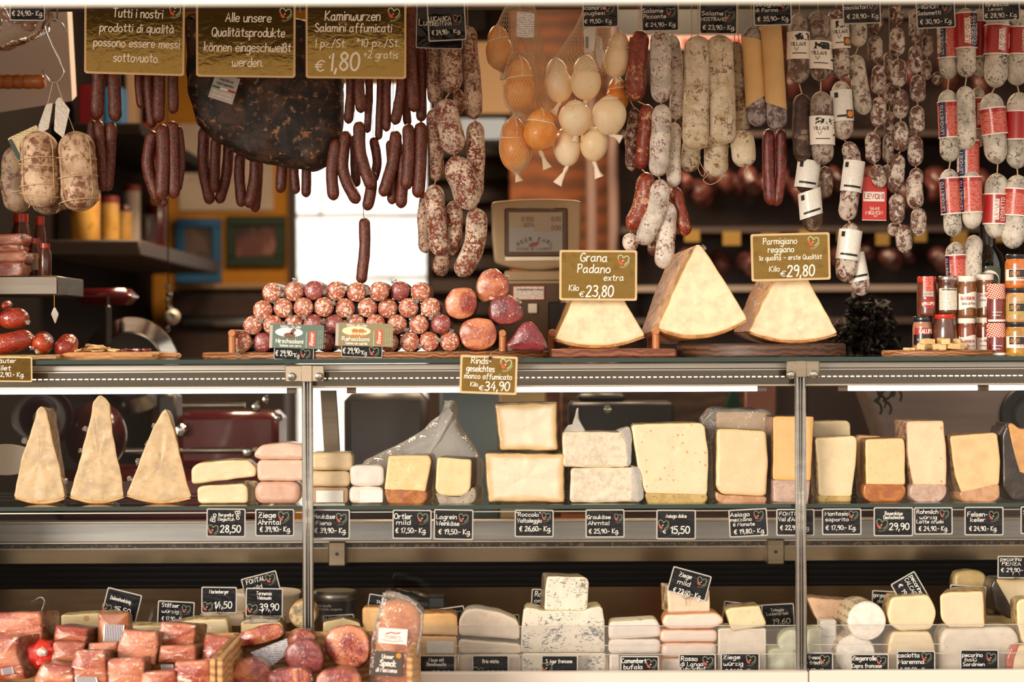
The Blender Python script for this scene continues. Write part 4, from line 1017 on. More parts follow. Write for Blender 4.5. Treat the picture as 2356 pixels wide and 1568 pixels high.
pkg('product_card', 'grey green card with a stag reading Hirschsalami before the salami pile', (620, 746, 745, 801), 2, .035, flat('card_green', '5d6f62', .35, 0, .4), (665, 764, 32, 11), 'Hirschsalami', 'Salame con cervo', 'stag', 718, (630, 798, 722, 828), '€ 29,90:-')
pkg('product_card', 'olive card with grazing roe deer reading Rehsalami before the salami pile', (772, 743, 904, 796), 1.5, .035, flat('card_olive', '8f8158', .35, 0, .4), (820, 761, 33, 11), 'Rehsalami', 'Salame con capriolo', 'roe', 873, (785, 793, 880, 822), '€ 29,90:-')
# ------------------------------------------------------------------ hard cheese wedges on the boards
M['grana'] = mat_cheese('hard_cheese', 'f0deb6', 'e2c690', 'cf9a5a', .007, .0022, (0, 0), coat=.85, wr=.55, var=.11, rindn=.2, vs=40)
M['granar'] = mat_mottle('hard_rind', 'a86a30', 'c68a4a', '7a4a20', 40, 120, .4, .6, (.4, .6), (.6, .7), .3)
def wedge(label, pts, rind, Y, depth, rest, seed, m, rm, shift=(0, 0), back=(.9, 1), tufts=(), name='cheese_wedge', group=None, amp=.0016, rc=5):
    b = MB(); slab(b, pts, Y, depth, rc, .003, 72, amp, seed, back, shift, 40)
    c = MB(); slab(c, rind, Y + .001, depth + .004, 3, .003, 64, .0008, seed + 3, back, shift, 40)
    d = rest - min(min(p[2] for p in b.v), min(p[2] for p in c.v)); moved(b, (0, 0, d)); moved(c, (0, 0, d))
    xs = [p[0] for p in b.v]
    t = thing(name, label, 'cheese', ((min(xs) + max(xs)) / 2, Y + depth / 2, rest), group)
    obj('paste', b, m, t); obj('rind', c, rm, t)
    for k, (tx, ty, tr, dx, dz) in enumerate(tufts):
        b = MB(); tuft(b, at(tx, ty, Y + .012) + Vector((0, 0, d)), S(tr, Y), seed + k, (dx, -.1, dz), 2.2); obj('film_twist', b, M['film'], t)
    return t
def arc(x0, y0, xm, ym, x1, y1, n=9):
    out = []
    for i in range(n):
        t = i / (n - 1); q = 4 * t * (1 - t); out.append((x0 + (x1 - x0) * t, y0 + (y1 - y0) * t + (ym - (y0 + y1) / 2) * q))
    return out
def band_(A, h): return A + [(x, y + h * (1 - abs(2 * i / (len(A) - 1) - 1) ** 3 * .6)) for i, (x, y) in reversed(list(enumerate(A)))]
GH = 'hard cheese wedges on the counter'
A = arc(1276, 782, 1380, 797, 1486, 774); wedge('pale hard cheese wedge behind the Grana Padano sign', [(1318, 690), (1345, 630), (1375, 600), (1408, 635), (1437, 692)] + A[::-1], band_(A, 6), .13, .17, zb3, 31, M['grana'], M['granar'], (-.015, 0), tufts=((1304, 690, 9, -.6, .5), (1312, 672, 8, -.5, .8)), group=GH)
A = arc(1513, 772, 1612, 788, 1721, 751); wedge('tall pale hard cheese wedge with uncovered tip, no sign in front', [(1596, 590), (1604, 577), (1613, 580), (1632, 606), (1680, 680)] + A[::-1] + [(1555, 672)], band_(A, 7), .11, .2, zb4, 32, M['grana'], M['granar'], (-.05, -.012), (.8, .97), ((1590, 596, 12, -.7, .4), (1620, 584, 8, .6, .7)), group=GH)
A = arc(1722, 765, 1825, 786, 1928, 769); wedge('pale hard cheese wedge behind the Parmigiano reggiano sign', [(1780, 650), (1806, 600), (1824, 580), (1842, 606), (1864, 652)] + A[::-1], band_(A, 6), .15, .18, zb4, 33, M['grana'], M['granar'], (-.03, 0), tufts=((1748, 660, 9, -.8, .4), (1738, 700, 8, -.9, .2), (1922, 768, 7, .6, .2)), group=GH)
sign('price_sign', 'gold brown sign reading Grana Padano extra 23,80 on the cheese wedge', 'sign', (1287, 575, 1466, 691), .3, .09, [('Grana', 1335, 1396, 601, 19), ('Padano', 1328, 1403, 627, 19), ('extra', 1389, 1434, 645, 14), ('Kilo', 1309, 1331, 668, 13), ('€', 1332, 1343, 682, 12), ('23,80', 1348, 1410, 682, 25)], 'gold', (1434, 599, 26), 'large gold brown signs')
sign('price_sign', 'gold brown sign reading Parmigiano reggiano 29,80 on the right wedge', 'sign', (1728, 536, 1910, 645), -1.5, .10, [('Parmigiano', 1755, 1833, 561, 14), ('reggiano', 1767, 1826, 580, 14), ('1a qualitá – erste Qualität', 1746, 1890, 597, 11), ('Kilo', 1770, 1793, 624, 12), ('€', 1795, 1807, 635, 12), ('29,80', 1811, 1873, 635, 25)], 'gold', (1871, 556, 25), 'large gold brown signs')
rsign = sign('price_sign', 'gold brown sign reading Rindsgeselchtes 34,90 hanging before the counter edge', 'sign', (1058, 818, 1190, 906), 2, -.045, [('Rinds-', 1084, 1129, 836, 14), ('geselchtes', 1073, 1137, 854, 14), ('manzo affumicato', 1068, 1177, 871, 12), ('Kilo', 1082, 1099, 888, 10), ('€', 1101, 1111, 897, 11), ('34,90', 1115, 1171, 898, 20)], 'gold', (1164, 838, 26), 'large gold brown signs')
b = MB(); wire(b, [at(1128, 822, -.05), at(1130, 812, -.035), at(1140, 806, .02), at(1153, 800, .08)], .0008); obj('string', b, M['twine'], rsign)
b = MB(); disc(b, 0, 0, S(4), S(4), planemap(at(1128, 823, -.05), Vector((1, 0, 0)), Vector((0, 0, 1)), Vector((0, -1, 0))), .0022); obj('punched_hole', b, M['dark'], rsign)
sign('price_sign', 'price sign for herb fillet at the left end of the counter edge', 'sign', (-40, 820, 74, 878), .5, -.04, [('Kräuter', -18, 36, 834, 10), ('filet', -8, 24, 851, 11), ('€ 32,90.- Kg.', -20, 55, 866, 10)], 'gold', None, 'large gold brown signs', 5, inset=3)

# ------------------------------------------------------------------ weighing scale
sc_ = thing('shop_scale', 'beige weighing scale with a customer display behind the counter', 'scale', (at(1220, 0, .66).x, .7, pz(1246, .56)))
YS = .62
b = MB(); slab(b, arc(1130, 464, 1234, 457, 1337, 461) + [(1336, 560), (1330, 604)] + arc(1330, 604, 1232, 621, 1137, 604)[1:] + [(1131, 540)], YS, .07, 8, .008, 80, 0); obj('display_housing', b, M['scale'], sc_)
b = MB(); pbox(b, 1161, 478, 1306, 590, YS - .006, YS + .01, .004); obj('bezel', b, M['scaled'], sc_)
b = MB(); pbox(b, 1171, 488, 1294, 579, YS - .0075, YS, .0005); so_ = obj('screen', b, M['screen'], sc_)
b = MB(); pbox(b, 1171, 488, 1294, 523, YS - .0085, YS - .0075); pbox(b, 1229, 523, 1294, 531, YS - .0085, YS - .0075); obj('gold_bar', b, M['screeng'], so_)
smp = planemap(at(1232, 535, YS), Vector((cos(ROLL), 0, -sin(ROLL))), Vector((sin(ROLL), 0, cos(ROLL))), Vector((0, -1, 0))); ss = S(1, YS)
b = MB()
for tx, xa_, xb_, yb_, cp in (('0.150', 1200, 1227, 509, 10), ('0.00', 1269, 1290, 509, 10), ('0.074', 1205, 1228, 522, 9), ('0.00', 1269, 1290, 529, 10)): write(b, tx, (xa_ - 1232) * ss, (xb_ - 1232) * ss, (535 - yb_) * ss, cp * ss, smp, .13, .0095, 0, 0)
write(b, 'KÄSE & WURST', (1190 - 1232) * ss, (1270 - 1232) * ss, (535 - 575) * ss, 5 * ss, smp, .2, .0095, 0, 0)
for q in (1199, 1201.4): disc(b, (q - 1232) * ss, (535 - 568.6) * ss, .7 * ss, .7 * ss, smp, .0095, 8)
for i, ch in enumerate('PEER KARL'):
    if ch == ' ': continue
    a = radians(129 - i * 9.75); R1 = 60 * ss; ox, oy = (1231 - 1232) * ss + R1 * cos(a), (535 - 610) * ss + R1 * sin(a); rt = a - pi / 2
    m2 = (lambda ox, oy, rt: lambda x, y, h: smp(ox + x * cos(rt) - y * sin(rt), oy + x * sin(rt) + y * cos(rt), h))(ox, oy, rt * .8)
    write(b, ch, -2.6 * ss, 2.6 * ss, -3 * ss, 8 * ss, m2, .2, .0095, 0, 0)
obj('screen_lettering', b, M['scaled'], so_)
b = MB(); disc(b, (1226 - 1232) * ss, (535 - 563) * ss, 10 * ss, 5 * ss, smp, .0092, 14, .3); disc(b, (1236 - 1232) * ss, (535 - 560) * ss, 3 * ss, 6 * ss, smp, .0094, 10, -.4); obj('screen_logo', b, flat('logo_brown', '8a5040', .5), so_)
b = MB(); pbox(b, 1162, 590, 1308, 599, YS - .004, YS + .01, .001); obj('light_strip', b, M['strip'], sc_)
b = MB(); pbox(b, 1215, 600, 1300, 640, YS + .02, YS + .06, .004); obj('neck', b, M['scaled'], sc_)
b = MB(); slab(b, arc(1150, 640, 1220, 630, 1290, 636) + [(1292, 690), (1290, 900), (1150, 900)], YS + .01, .14, 10, .01, 72, 0); obj('body', b, M['scaled'], sc_)
b = MB(); pbox(b, 1152, 646, 1290, 652, YS + .006, YS + .02, .001); pbox(b, 1160, 622, 1290, 646, YS + .008, YS + .03, .004); obj('upper_cover', b, M['scale'], sc_)
b = MB(); pbox(b, 1151, 895, 1256, 1246, YS + .01, YS + .15, .004); obj('column', b, flat('column_beige', 'b99d70', .6), sc_)
b = MB(); pbox(b, 1262, 694, 1310, 800, YS + .004, YS + .02, .003); obj('paper_slot', b, M['dark'], sc_)
b = MB(); pbox(b, 1180, 657, 1253, 690, YS + .006, YS + .011, .0005); st = obj('sticker_edge', b, flat('sticker_red', 'c04a34', .5), sc_)
b = MB(); pbox(b, 1182, 659, 1251, 688, YS + .005, YS + .008); s2 = obj('sticker', b, mat_print('sticker_print', 'f0e4d6', '6a5a50', 300, 140), st)
b = MB(); smq = planemap(at(1217, 666, YS + .005), Vector((1, 0, 0)), Vector((0, 0, 1)), Vector((0, -1, 0))); write(b, 'Unterlechner Lukas', -27 * ss, 31 * ss, -1.5 * ss, 5 * ss, smq, .16, .0006, 0, 0); obj('sticker_lettering', b, M['btext'], st)
b = MB(); pbox(b, 1215, 698, 1236, 720, YS, YS + .012, .002); obj('paper_slip', b, M['strip'], sc_)

# ------------------------------------------------------------------ jars and the oil bottle
def jar(label, x0, x1, y0, y1, Y, z0, m, lidm, lidh=14, shape='straight', cat='jar', group='preserve jars on the counter', neck=.86):
    p = at((x0 + x1) / 2, y1, Y); R = S((x1 - x0) / 2, Y); H = S(y1 - y0, Y); lh = S(lidh, Y); t = thing('preserve_jar', label, cat, (p.x, Y, z0), group); c = (p.x, Y, z0)
    hb = H - lh
    if shape == 'round': pr = [(R * .70, 0), (R * .82, .003), (R * .97, hb * .35), (R, hb * .55), (R * .93, hb * .8), (R * .8, hb * .95), (R * .8, hb)]
    else: pr = [(R * .88, 0), (R * .96, .003), (R * .97, .008), (R * .97, hb * .80), (R * .92, hb * .90), (R * neck, hb * .95), (R * neck, hb)]
    b = MB(); lathe(b, pr, c, 32); obj('glass_body', b, m, t)
    lr = R * (neck + .07) if shape != 'round' else R * .86
    b = MB(); lathe(b, [(lr * .96, hb - .001), (lr, hb + .001), (lr, H - .0015), (lr * .95, H), (lr * .8, H - .0006)], c, 40); lo = obj('lid', b, lidm, t)
    mp = cylmap(Vector(c), Vector((0, 0, 1)), R * .975)
    def lbl(y0_, y1_, m_, hw=1.25, wav=0, parent=None):
        b = MB(); nu = 20; za = S(y1 - y1_, Y); zc = S(y1 - y0_, Y); vs = []
        for j in (0, 1):
            for i in range(nu + 1):
                a = -hw + 2 * hw * i / nu
                vs.append(mp(R * .975 * a, (za if j == 0 else zc) + wav * sin(a * 2.4 + (0 if j else 1)) * .003, .0005 if hw > 1.05 else .001))
        b.add(vs, [(i, i + 1, nu + 2 + i, nu + 1 + i) for i in range(nu)]); return obj('label', b, m_, parent or t)
    def txt(tx, xa, xb, base, cap, m_, parent, wt=.15, slant=0):
        b = MB(); xm = (x0 + x1) / 2
        write(b, tx, S(xa - xm, Y), S(xb - xm, Y), S(y1 - base, Y), S(cap, Y), mp, wt, .0016, slant, 0); obj('lettering', b, m_, parent)
    return t, z0 + H, lbl, txt, mp, R
cm = lambda n, c, r=.08: (lambda t: (t.set(Base_Color=t.mix(t.step(t.noise(t.co(), 90, 3), .4, .65), c, tuple(q * .82 for q in hexc(c))), Roughness=.35, Coat_Weight=1, Coat_Roughness=r), t.m)[1])(NT(n))
J = dict(callipo=cm('contents_tuna', '6a2c18'), amber=cm('contents_brown', '5a2a12'), pear=cm('contents_pear', '8a5428'), jam=cm('contents_jam', '7a120e'), orange=cm('contents_orange', 'd0701c'), beige=cm('contents_beige', 'cf9c62'), must=cm('contents_mustard', 'c08a34'), pale=cm('contents_pale_tuna', 'b07a5e'), apr=cm('contents_apricot', '8a3c1c'))
lidr = flat('lid_red', 'c0301c', .3, 0, .5); lids = mat_steel('lid_silver', 'd0c8c0', .3); lidw = flat('lid_white', 'efe4d6', .35, 0, .4); lidb = flat('lid_black', '14151c', .3, 0, .6); ging = mat_checks('gingham', 'b8281c', 'f2dcc8', 300)
GB = 'preserve jars on the counter'
YJ = .20
def callipo_oval(t, mp, R, y1, cy, hh):
    b = MB(); disc(b, 0, S(y1 - cy, YJ), S(16, YJ), S(hh, YJ), mp, .0009, 22); o = obj('oval_label', b, M['red'], t)
    b = MB(); write(b, 'CALLIPO', S(-12, YJ), S(12, YJ), S(y1 - cy - 3, YJ), S(6, YJ), mp, .2, .0014, 0, 0); obj('lettering', b, M['wtext'], o)
# lower row
t, z6, lb, tx, mp, R = jar('black lidded tuna jar with red and black label, bottom row leftmost', 2099, 2146, 715, 806, YJ, ZT, J['pale'], lidb, 12)
l1 = lb(742, 757, M['red'], 1.0); tx('CALLIPO', 2112, 2142, 754, 9, M['wtext'], l1, .2); l2 = lb(757, 781, lidb, 1.2); tx('FILETTI DI TONNO', 2107, 2143, 771, 4, M['wtext'], l2, .15); tx('--- ---- -', 2110, 2143, 777, 3, M['wtext'], l2, .4)
t, z7, lb, tx, mp, R = jar('big bellied brown jar with red lid, bottom row', 2145, 2204, 713, 808, YJ - .01, ZT, J['amber'], lidr, 9, 'round')
t, z8, lb, tx, mp, R = jar('white lidded jar of reddish sauce, bottom row third from left', 2203, 2246, 722, 808, YJ - .015, ZT, J['apr'], lidw, 11)
l1 = lb(763, 800, M['wtext'], 1.2, 1); tx('BARBIERI', 2208, 2238, 778, 6, M['red'], l1, .16); tx('Salsa di', 2208, 2236, 787, 5, M['btext'], l1, .1, .2)
t, z9, lb, tx, mp, R = jar('white lidded jar behind the lower gingham jar, bottom row', 2245, 2285, 721, 808, YJ + .02, ZT, J['apr'], lidw, 11)
l1 = lb(765, 800, M['wtext'], 1.2, 1); tx('BARBIERI', 2251, 2280, 777, 6, M['red'], l1, .16); tx('Salsa di', 2250, 2270, 787, 5, M['btext'], l1, .1, .2)
t, z10, lb, tx, mp, R = jar('dark red jam jar with gingham cloth lid, bottom row', 2270, 2314, 736, 811, YJ - .05, ZT, J['jam'], ging, 32, neck=.92)
l1 = lb(804, 810, M['wtext'], 1.2); tx('-----', 2280, 2300, 790, 4, M['wtext'], t, .4); tx('----', 2280, 2296, 797, 4, M['wtext'], t, .4)
t, z13, lb, tx, mp, R = jar('dark blue lidded mustard coloured jar, lowest at the right edge', 2313, 2366, 738, 815, YJ - .06, ZT, J['must'], lidb, 10, 'straight')
def biffi(lb, tx, y0, word, bg):
    l0 = lb(y0, y0 + 26, bg, 1.3); l1 = lb(y0 + 1, y0 + 18, lidb, .9); tx('Biffi', 2319, 2338, y0 + 14, 9, M['gold'], l1, .13, .3)
    if word: tx(word, 2334, 2356, y0 + 23, 5, M['red'], l0, .16)
biffi(lb, tx, 771, 'FICHI', M['wtext'])
# upper row
t, _, lb, tx, mp, R = jar('red lidded jar with paper seal over the lid, top row leftmost', 2109, 2156, 623, 714, YJ, z6, J['callipo'], lidr, 13)
callipo_oval(t, mp, R, 714, 685, 12)
b = MB(); quad(b, S(-12, YJ), S(10, YJ), S(43, YJ), S(91, YJ), mp, .0032, 6, 1); ps = obj('paper_seal', b, M['redl'], t)
b = MB(); quad(b, S(-11, YJ), S(9, YJ), S(46, YJ), S(56, YJ), mp, .0036, 6, 1); obj('seal_panel', b, M['wtext'], ps)
b = MB(); [quad(b, S(-10 + i * 2.1, YJ), S(-9 + i * 2.1, YJ), S(47, YJ), S(55, YJ), mp, .004) for i in range(9)]; obj('barcode', b, M['btext'], ps)
t, _, lb, tx, mp, R = jar('silver lidded dark jar with white ingredients label, top row second', 2157, 2203, 625, 713, YJ - .01, z7, J['amber'], lids, 10)
l1 = lb(653, 703, mat_print('jar_ingredients', 'ece2d2', '6a625a', 420, 200, .8), 1.15); tx('MOSTARDA DI MELE', 2164, 2198, 658, 3.6, M['btext'], l1, .2)
t, _, lb, tx, mp, R = jar('white lidded jar of brown sauce with wavy white label, top row third', 2203, 2247, 625, 722, YJ - .015, z8, J['pear'], lidw, 12)
l1 = lb(664, 700, M['wtext'], 1.25, 1); tx('BARBIERI', 2207, 2238, 680, 7, M['red'], l1, .16); tx('Salsa di Pera', 2208, 2240, 691, 6, M['btext'], l1, .1, .25)
t, _, lb, tx, mp, R = jar('white lidded jar of brown sauce beside the upper gingham jar, top row', 2246, 2288, 622, 721, YJ + .02, z9, J['pear'], lidw, 12)
l1 = lb(662, 697, M['wtext'], 1.25, 1); tx('BARBIERI', 2250, 2276, 673, 6, M['red'], l1, .14); tx('Salsa di Fichi', 2249, 2284, 683, 6, M['btext'], l1, .1, .25)
t, _, lb, tx, mp, R = jar('dark red jam jar with gingham cloth lid, top row', 2270, 2314, 646, 736, YJ - .05, z10, J['jam'], ging, 34, neck=.92)
l1 = lb(728, 733, M['wtext'], 1.2); tx('-----', 2280, 2300, 713, 4, M['wtext'], t, .4); tx('----', 2280, 2296, 720, 4, M['wtext'], t, .4)
t, z12, lb, tx, mp, R = jar('dark blue lidded beige sauce jar, middle of three at the right edge', 2313, 2366, 660, 738, YJ - .06, z13, J['beige'], lidb, 10)
biffi(lb, tx, 695, '', flat('label_olive', 'b09a50', .5))
t, z11, lb, tx, mp, R = jar('dark blue lidded orange sauce jar, topmost of three at the right edge', 2312, 2366, 582, 660, YJ - .06, z12, J['orange'], lidb, 10)
biffi(lb, tx, 617, 'MANDARINI', M['wtext'])
YB_ = .32; p = at(2273, 800, YB_); H = at(2273, 498, YB_).z - ZT; R = S(41, YB_)
bt = thing('oil_bottle', 'tall dark green olive oil bottle behind the jars', 'bottle', (p.x, YB_, ZT))
b = MB(); lathe(b, [(R * .92, 0), (R, .004), (R, H * .60), (R * .97, H * .66), (R * .80, H * .735), (R * .5, H * .775), (R * .43, H * .80), (R * .42, H * .9)], (p.x, YB_, ZT), 40); obj('glass_body', b, flat('bottle_glass', '0a100a', .04, 0, 1), bt)
b = MB(); lathe(b, [(R * .44, H * .79), (R * .45, H * .81), (R * .45, H * .94), (R * .47, H * .945), (R * .47, H - .002), (R * .44, H)], (p.x, YB_, ZT), 30); obj('cap', b, lidb, bt)
mp = cylmap(Vector((p.x, YB_, ZT)), Vector((0, 0, 1)), R)
b = MB(); quad(b, -R * 1.0, R * .55, S(800 - 720, YB_), S(800 - 600, YB_), mp, .0006, 16, 1); lo = obj('label', b, flat('bottle_label', '46503a', .5), bt)
b = MB(); disc(b, -R * .12, S(800 - 630, YB_), S(24, YB_), S(24, YB_), mp, .0010, 26); obj('round_seal', b, M['wtext'], lo)
b = MB()
for i in range(9):
    a = radians(15 + i * 19); write(b, 'w', -R * .12 + S(17, YB_) * cos(a) - .003, -R * .12 + S(17, YB_) * cos(a) + .003, S(800 - 630, YB_) + S(15, YB_) * sin(a), .006, mp, .2, .0014, 0, 0)
obj('seal_ornament', b, M['btext'], lo)
# cheese cubes and shards on the little boards
rnd = random.Random(9)
M['cube'] = flat('cheese_cube', 'e8c488', .5, 0, 0, (60, .2), 30)
CL = 'small pale cheese cube on the tree slice in front of the jars'
for i in range(16):
    px = 2118 + (i * 37 % 100); Y = .06 + .10 * ((i * 13) % 16) / 16; lay = 0 if i < 11 else 1
    b = MB(); x = at(px, 0, Y).x; s_ = S(rnd.uniform(17, 22)); rbox(b, (x, Y, zb5 + .0065 + lay * .012), (s_, s_ * .9, .013), (rnd.uniform(-.15, .15), rnd.uniform(-.25, .25), rnd.uniform(0, 3)), .001)
    snap(b, zb5 + lay * .0125); tag(obj('cheese_cube', b, M['cube']), CL, 'cheese', 'cheese cubes on the tree slice')
for i, px in enumerate((2083, 2098, 2112)):
    b = MB(); rbox(b, (at(px, 0, .08).x, .08, zb5 + .004), (.016, .016, .006), (0, 0, i), .001); snap(b, zb5); tag(obj('cheese_cube', b, M['cube']), CL, 'cheese', 'cheese cubes on the tree slice')
CS = 'pale cheese shard in the heap on the light chopping board'
for i in range(18):
    px = 172 + (i * 29 % 92) if i < 13 else 192 + (i * 17 % 40); Y = .13 + .12 * ((i * 7) % 18) / 18; lay = 0 if i < 11 else 1 + (i > 14)
    b = MB(); rbox(b, (at(px, 0, Y).x, Y, 0), (rnd.uniform(.018, .028), rnd.uniform(.014, .02), .004), (rnd.uniform(-.2, .2), rnd.uniform(-.3, .3), rnd.uniform(0, 3)), .001); snap(b, zb1 + lay * .0052)
    tag(obj('cheese_shard', b, M['cube']), CS, 'cheese', 'cheese shards on the chopping board')
for i, px in enumerate((285, 296, 306, 314, 324, 334)):
    b = MB(); rbox(b, (at(px, 0, .17).x, .15 + .02 * (i % 3), 0), (.014, .014, .006), (.1, .15 * (i % 3 - 1), i), .001); snap(b, zb1)
    tag(obj('meat_shard', b, M['beef'] if i % 2 else M['hamd']), 'small dark red meat slice on the right of the light chopping board', 'meat', 'meat shards on the chopping board')
# ------------------------------------------------------------------ left end: film wrapped meats, shelf with bacon packs
zt_ = ZT + .012
b = MB(); box(b, at(-60, 0, .05).x, at(128, 0, .05).x, .05, .30, ZT, zt_, .003); tag(obj('straw_tray', b, mat_wood('straw', 'c8a068', '8a6438', 60)), 'flat straw tray under the glazed meats at the left end', 'tray')
def glazed(label, pts, R, Y, seed, tf, rest=None):
    b = MB(); P = [at(x, y, Y + dy) for x, y, dy in pts]; sausage(b, P, S(R, Y), 18, .003, seed, 1.2, .2, 20, 0, 18)
    d = 0
    if rest is not None: d = rest - min(p[2] for p in b.v); moved(b, (0, 0, d))
    c = sum(P, Vector()) / len(P); t = thing('cured_meat', label, 'meat', (c.x, c.y, min(p[2] for p in b.v)), 'glazed meats at the left end of the counter'); obj('meat', b, M['brs'], t)
    for k, (tx, ty, tr, dx, dz) in enumerate(tf):
        b = MB(); tuft(b, at(tx, ty, Y - .01) + Vector((0, 0, d)), S(tr, Y), seed + k, (dx, -.2, dz), 2); obj('film_twist', b, M['film'], t)
glazed('dark red glazed meat in film, lower left on the straw tray', [(-40, 790, 0), (20, 783, 0), (76, 768, .02)], 24, .09, 2, ((74, 768, 7, .9, .3), (10, 800, 7, -.2, -.8)), zt_)
glazed('bright red cut end of glazed meat, middle of the straw tray', [(95, 786, 0), (98, 783, .09), (100, 780, .18)], 25, .08, 3, ((112, 770, 7, .7, .5), (86, 806, 8, .2, -.8), (70, 795, 7, -.8, -.2)), zt_)
glazed('dark glazed meat in film at the right end of the straw tray', [(138, 795, 0), (152, 782, .03), (166, 764, .06)], 25, .10, 4, ((168, 770, 6, .7, .5), (132, 806, 8, -.6, -.3)), zt_ - .008)
glazed('rounded red glazed meat lying on top of the others', [(-5, 734, 0), (30, 733, 0), (66, 730, .02)], 23, .12, 5, ((66, 742, 8, .8, -.4), (4, 744, 7, -.6, -.6), (62, 722, 5, .7, .6)))
glazed('small dark meat tip peeking over the top glazed meat', [(5, 708, .02), (14, 702, .03), (24, 700, .05)], 10, .16, 6, ((24, 700, 5, .8, .2),))
zsh = at(60, 640, .5).z
b = MB(); box(b, at(-120, 0, .30).x, at(130, 0, .30).x, .30, .62, zsh - S(44, .3), zsh, .003); ws = tag(obj('steel_shelf', b, mat_steel('shelf_steel', '7a7168', .4, .2)), 'steel shelf with bacon packs at the left edge', 'shelf')
b = MB(); wire(b, [at(125, 678, .29), at(125, 706, .29)], .0008); tg_ = thing('hanging_tag', 'small pale leaf shaped tag hanging from the steel shelf corner', 'tag', at(125, 742, .29)); obj('string', b, M['gold'], tg_)
b = MB(); slab(b, [(125, 704), (135, 722), (127, 746), (117, 722)], .29, .004, 3, .001, 24, 0); obj('pendant', b, M['pocket_rim'], tg_)
for i, (y0, y1, x1) in enumerate(((602, 637, 56), (578, 604, 64), (560, 580, 52), (536, 562, 56))):
    b = MB(); slab(b, [(-40, y0 + 3), (x1 - 6, y0), (x1, y0 + 8), (x1 - 4, y1), (-40, y1)], .36, .1, 6, .006, 48, .003, 60 + i, (1, 1), (0, 0), 30); 
    t = thing('bacon_pack', 'film packed bacon slab, %s in the stack on the steel shelf' % ('lowest', 'second', 'third', 'topmost')[i], 'bacon', at(10, y1, .40), 'bacon packs on the steel shelf'); obj('bacon', b, M['specut'], t)
    b = MB(); tuft(b, at(x1 - 3, y0 + 8, .355), S(8, .36), 70 + i, (.9, -.2, .2), 2); obj('film_end', b, M['film'], t)
def shelf_jar(label, px, w, y0, m, lm, Y, lab=None, name='preserve_jar', cat='jar'):
    p = at(px, y0, Y); R = S(w / 2, Y); H = p.z - zsh; t = thing(name, label, cat, (p.x, Y, zsh), 'jars on the steel shelf')
    b = MB(); lathe(b, [(R * .9, 0), (R, .004), (R, H * .72), (R * .7, H * .86), (R * .7, H * .88)], (p.x, Y, zsh), 20); obj('glass_body', b, m, t)
    b = MB(); lathe(b, [(R * .76, H * .87), (R * .76, H), (R * .6, H)], (p.x, Y, zsh), 20); obj('lid', b, lm, t)
    if lab:
        b = MB(); mp = cylmap(Vector((p.x, Y, zsh)), Vector((0, 0, 1)), R); quad(b, -R * 1.2, R * 1.2, H * .2, H * .62, mp, .0006, 10, 1); obj('label', b, lab, t)
shelf_jar('brown jar with red lid at the end of the steel shelf', 103, 30, 560, J['amber'], lidr, .42)
shelf_jar('slim bottle with black and pale label on the steel shelf', 78, 24, 548, J['amber'], lidr, .46, M['post1'], 'sauce_bottle', 'bottle')
shelf_jar('red capped bottle with amber label behind the bacon packs', 48, 44, 492, J['amber'], lidr, .54, gold_t, 'sauce_bottle', 'bottle')
shelf_jar('dark red capped bottle between the amber label and the slim bottle', 92, 26, 498, J['callipo'], lidr, .58, None, 'sauce_bottle', 'bottle')
# ------------------------------------------------------------------ hanging rails (behind the awning edge) and signs
for Y in (.16, .26, .40):
    b = MB(); z = HZ; lathe(b, [(.012, -1.35), (.012, 1.6)], (0, Y, z), 12, 'x'); tag(obj('hanging_rail', b, M['steeld']), 'steel rail above the stall, %s of the three that carry the sausages' % ('front' if Y < .2 else 'middle' if Y < .3 else 'rear'), 'rail')
YG = .10
BS = 'big gold brown signs hanging at the top left'
sign('hanging_sign', 'big gold brown sign in Italian reading prodotti di qualità, leftmost of three', 'sign', (194, -70, 425, 171), 1.6, YG, [('Tutti i nostri', 260, 374, 41, 20), ('prodotti di qualità', 229, 399, 74, 19), ('possono essere messi', 214, 411, 108, 19), ('sottovuoto.', 259, 363, 142, 20)], 'gold', (403, 26, 26), BS, 6.6, hang=(230, 390))
sign('hanging_sign', 'big gold brown sign in German reading Qualitätsprodukte, middle of three', 'sign', (451, -65, 680, 177), .8, YG, [('Alle unsere', 519, 623, 50, 20), ('Qualitätsprodukte', 487, 654, 84, 20), ('können eingeschweißt', 469, 668, 118, 20), ('werden.', 533, 603, 152, 20)], 'gold', (657, 32, 27), BS, 5.6, hang=(480, 650))
sign('hanging_sign', 'big gold brown sign reading Kaminwurzen 1,80 euro, rightmost of three', 'sign', (703, -62, 935, 180), .5, YG, [('Kaminwurzen', 748, 874, 47, 21), ('Salamini affumicati', 724, 900, 73, 19), ('1 pz./St.', 723, 795, 108, 18), ('*10 pz./St.', 820, 918, 107, 18), ('€', 723, 743, 162, 24), ('1,80', 755, 824, 161, 40), ('+2 gratis', 836, 914, 133, 17)], 'gold', (906, 32, 27), BS, 6.6, hang=(730, 900))
HC = 'small black price cards above the hanging goods'
def hcard(lab, bx, rot, lines, em=None, Y=.09): return sign('price_card', lab, 'price card', bx, rot, Y, lines, 'card', em, HC, 0, 3, hang=(bx[0] + 8, bx[2] - 8), wt=.15)
hcard('small price card at the top left corner above the mushroom bag', (22, -30, 104, 48), .5, [('€ 24,90:- Kg.', 28, 98, 36, 11)])
sign('price_card', 'larger black card half hidden behind the Lucanica Trentina card', 'price card', (958, -20, 1066, 112), 1.5, .115, [('Lucanica', 964, 1040, 59, 14)], 'card', None, HC, 0, 2, hang=(975, 1050), wt=.12)
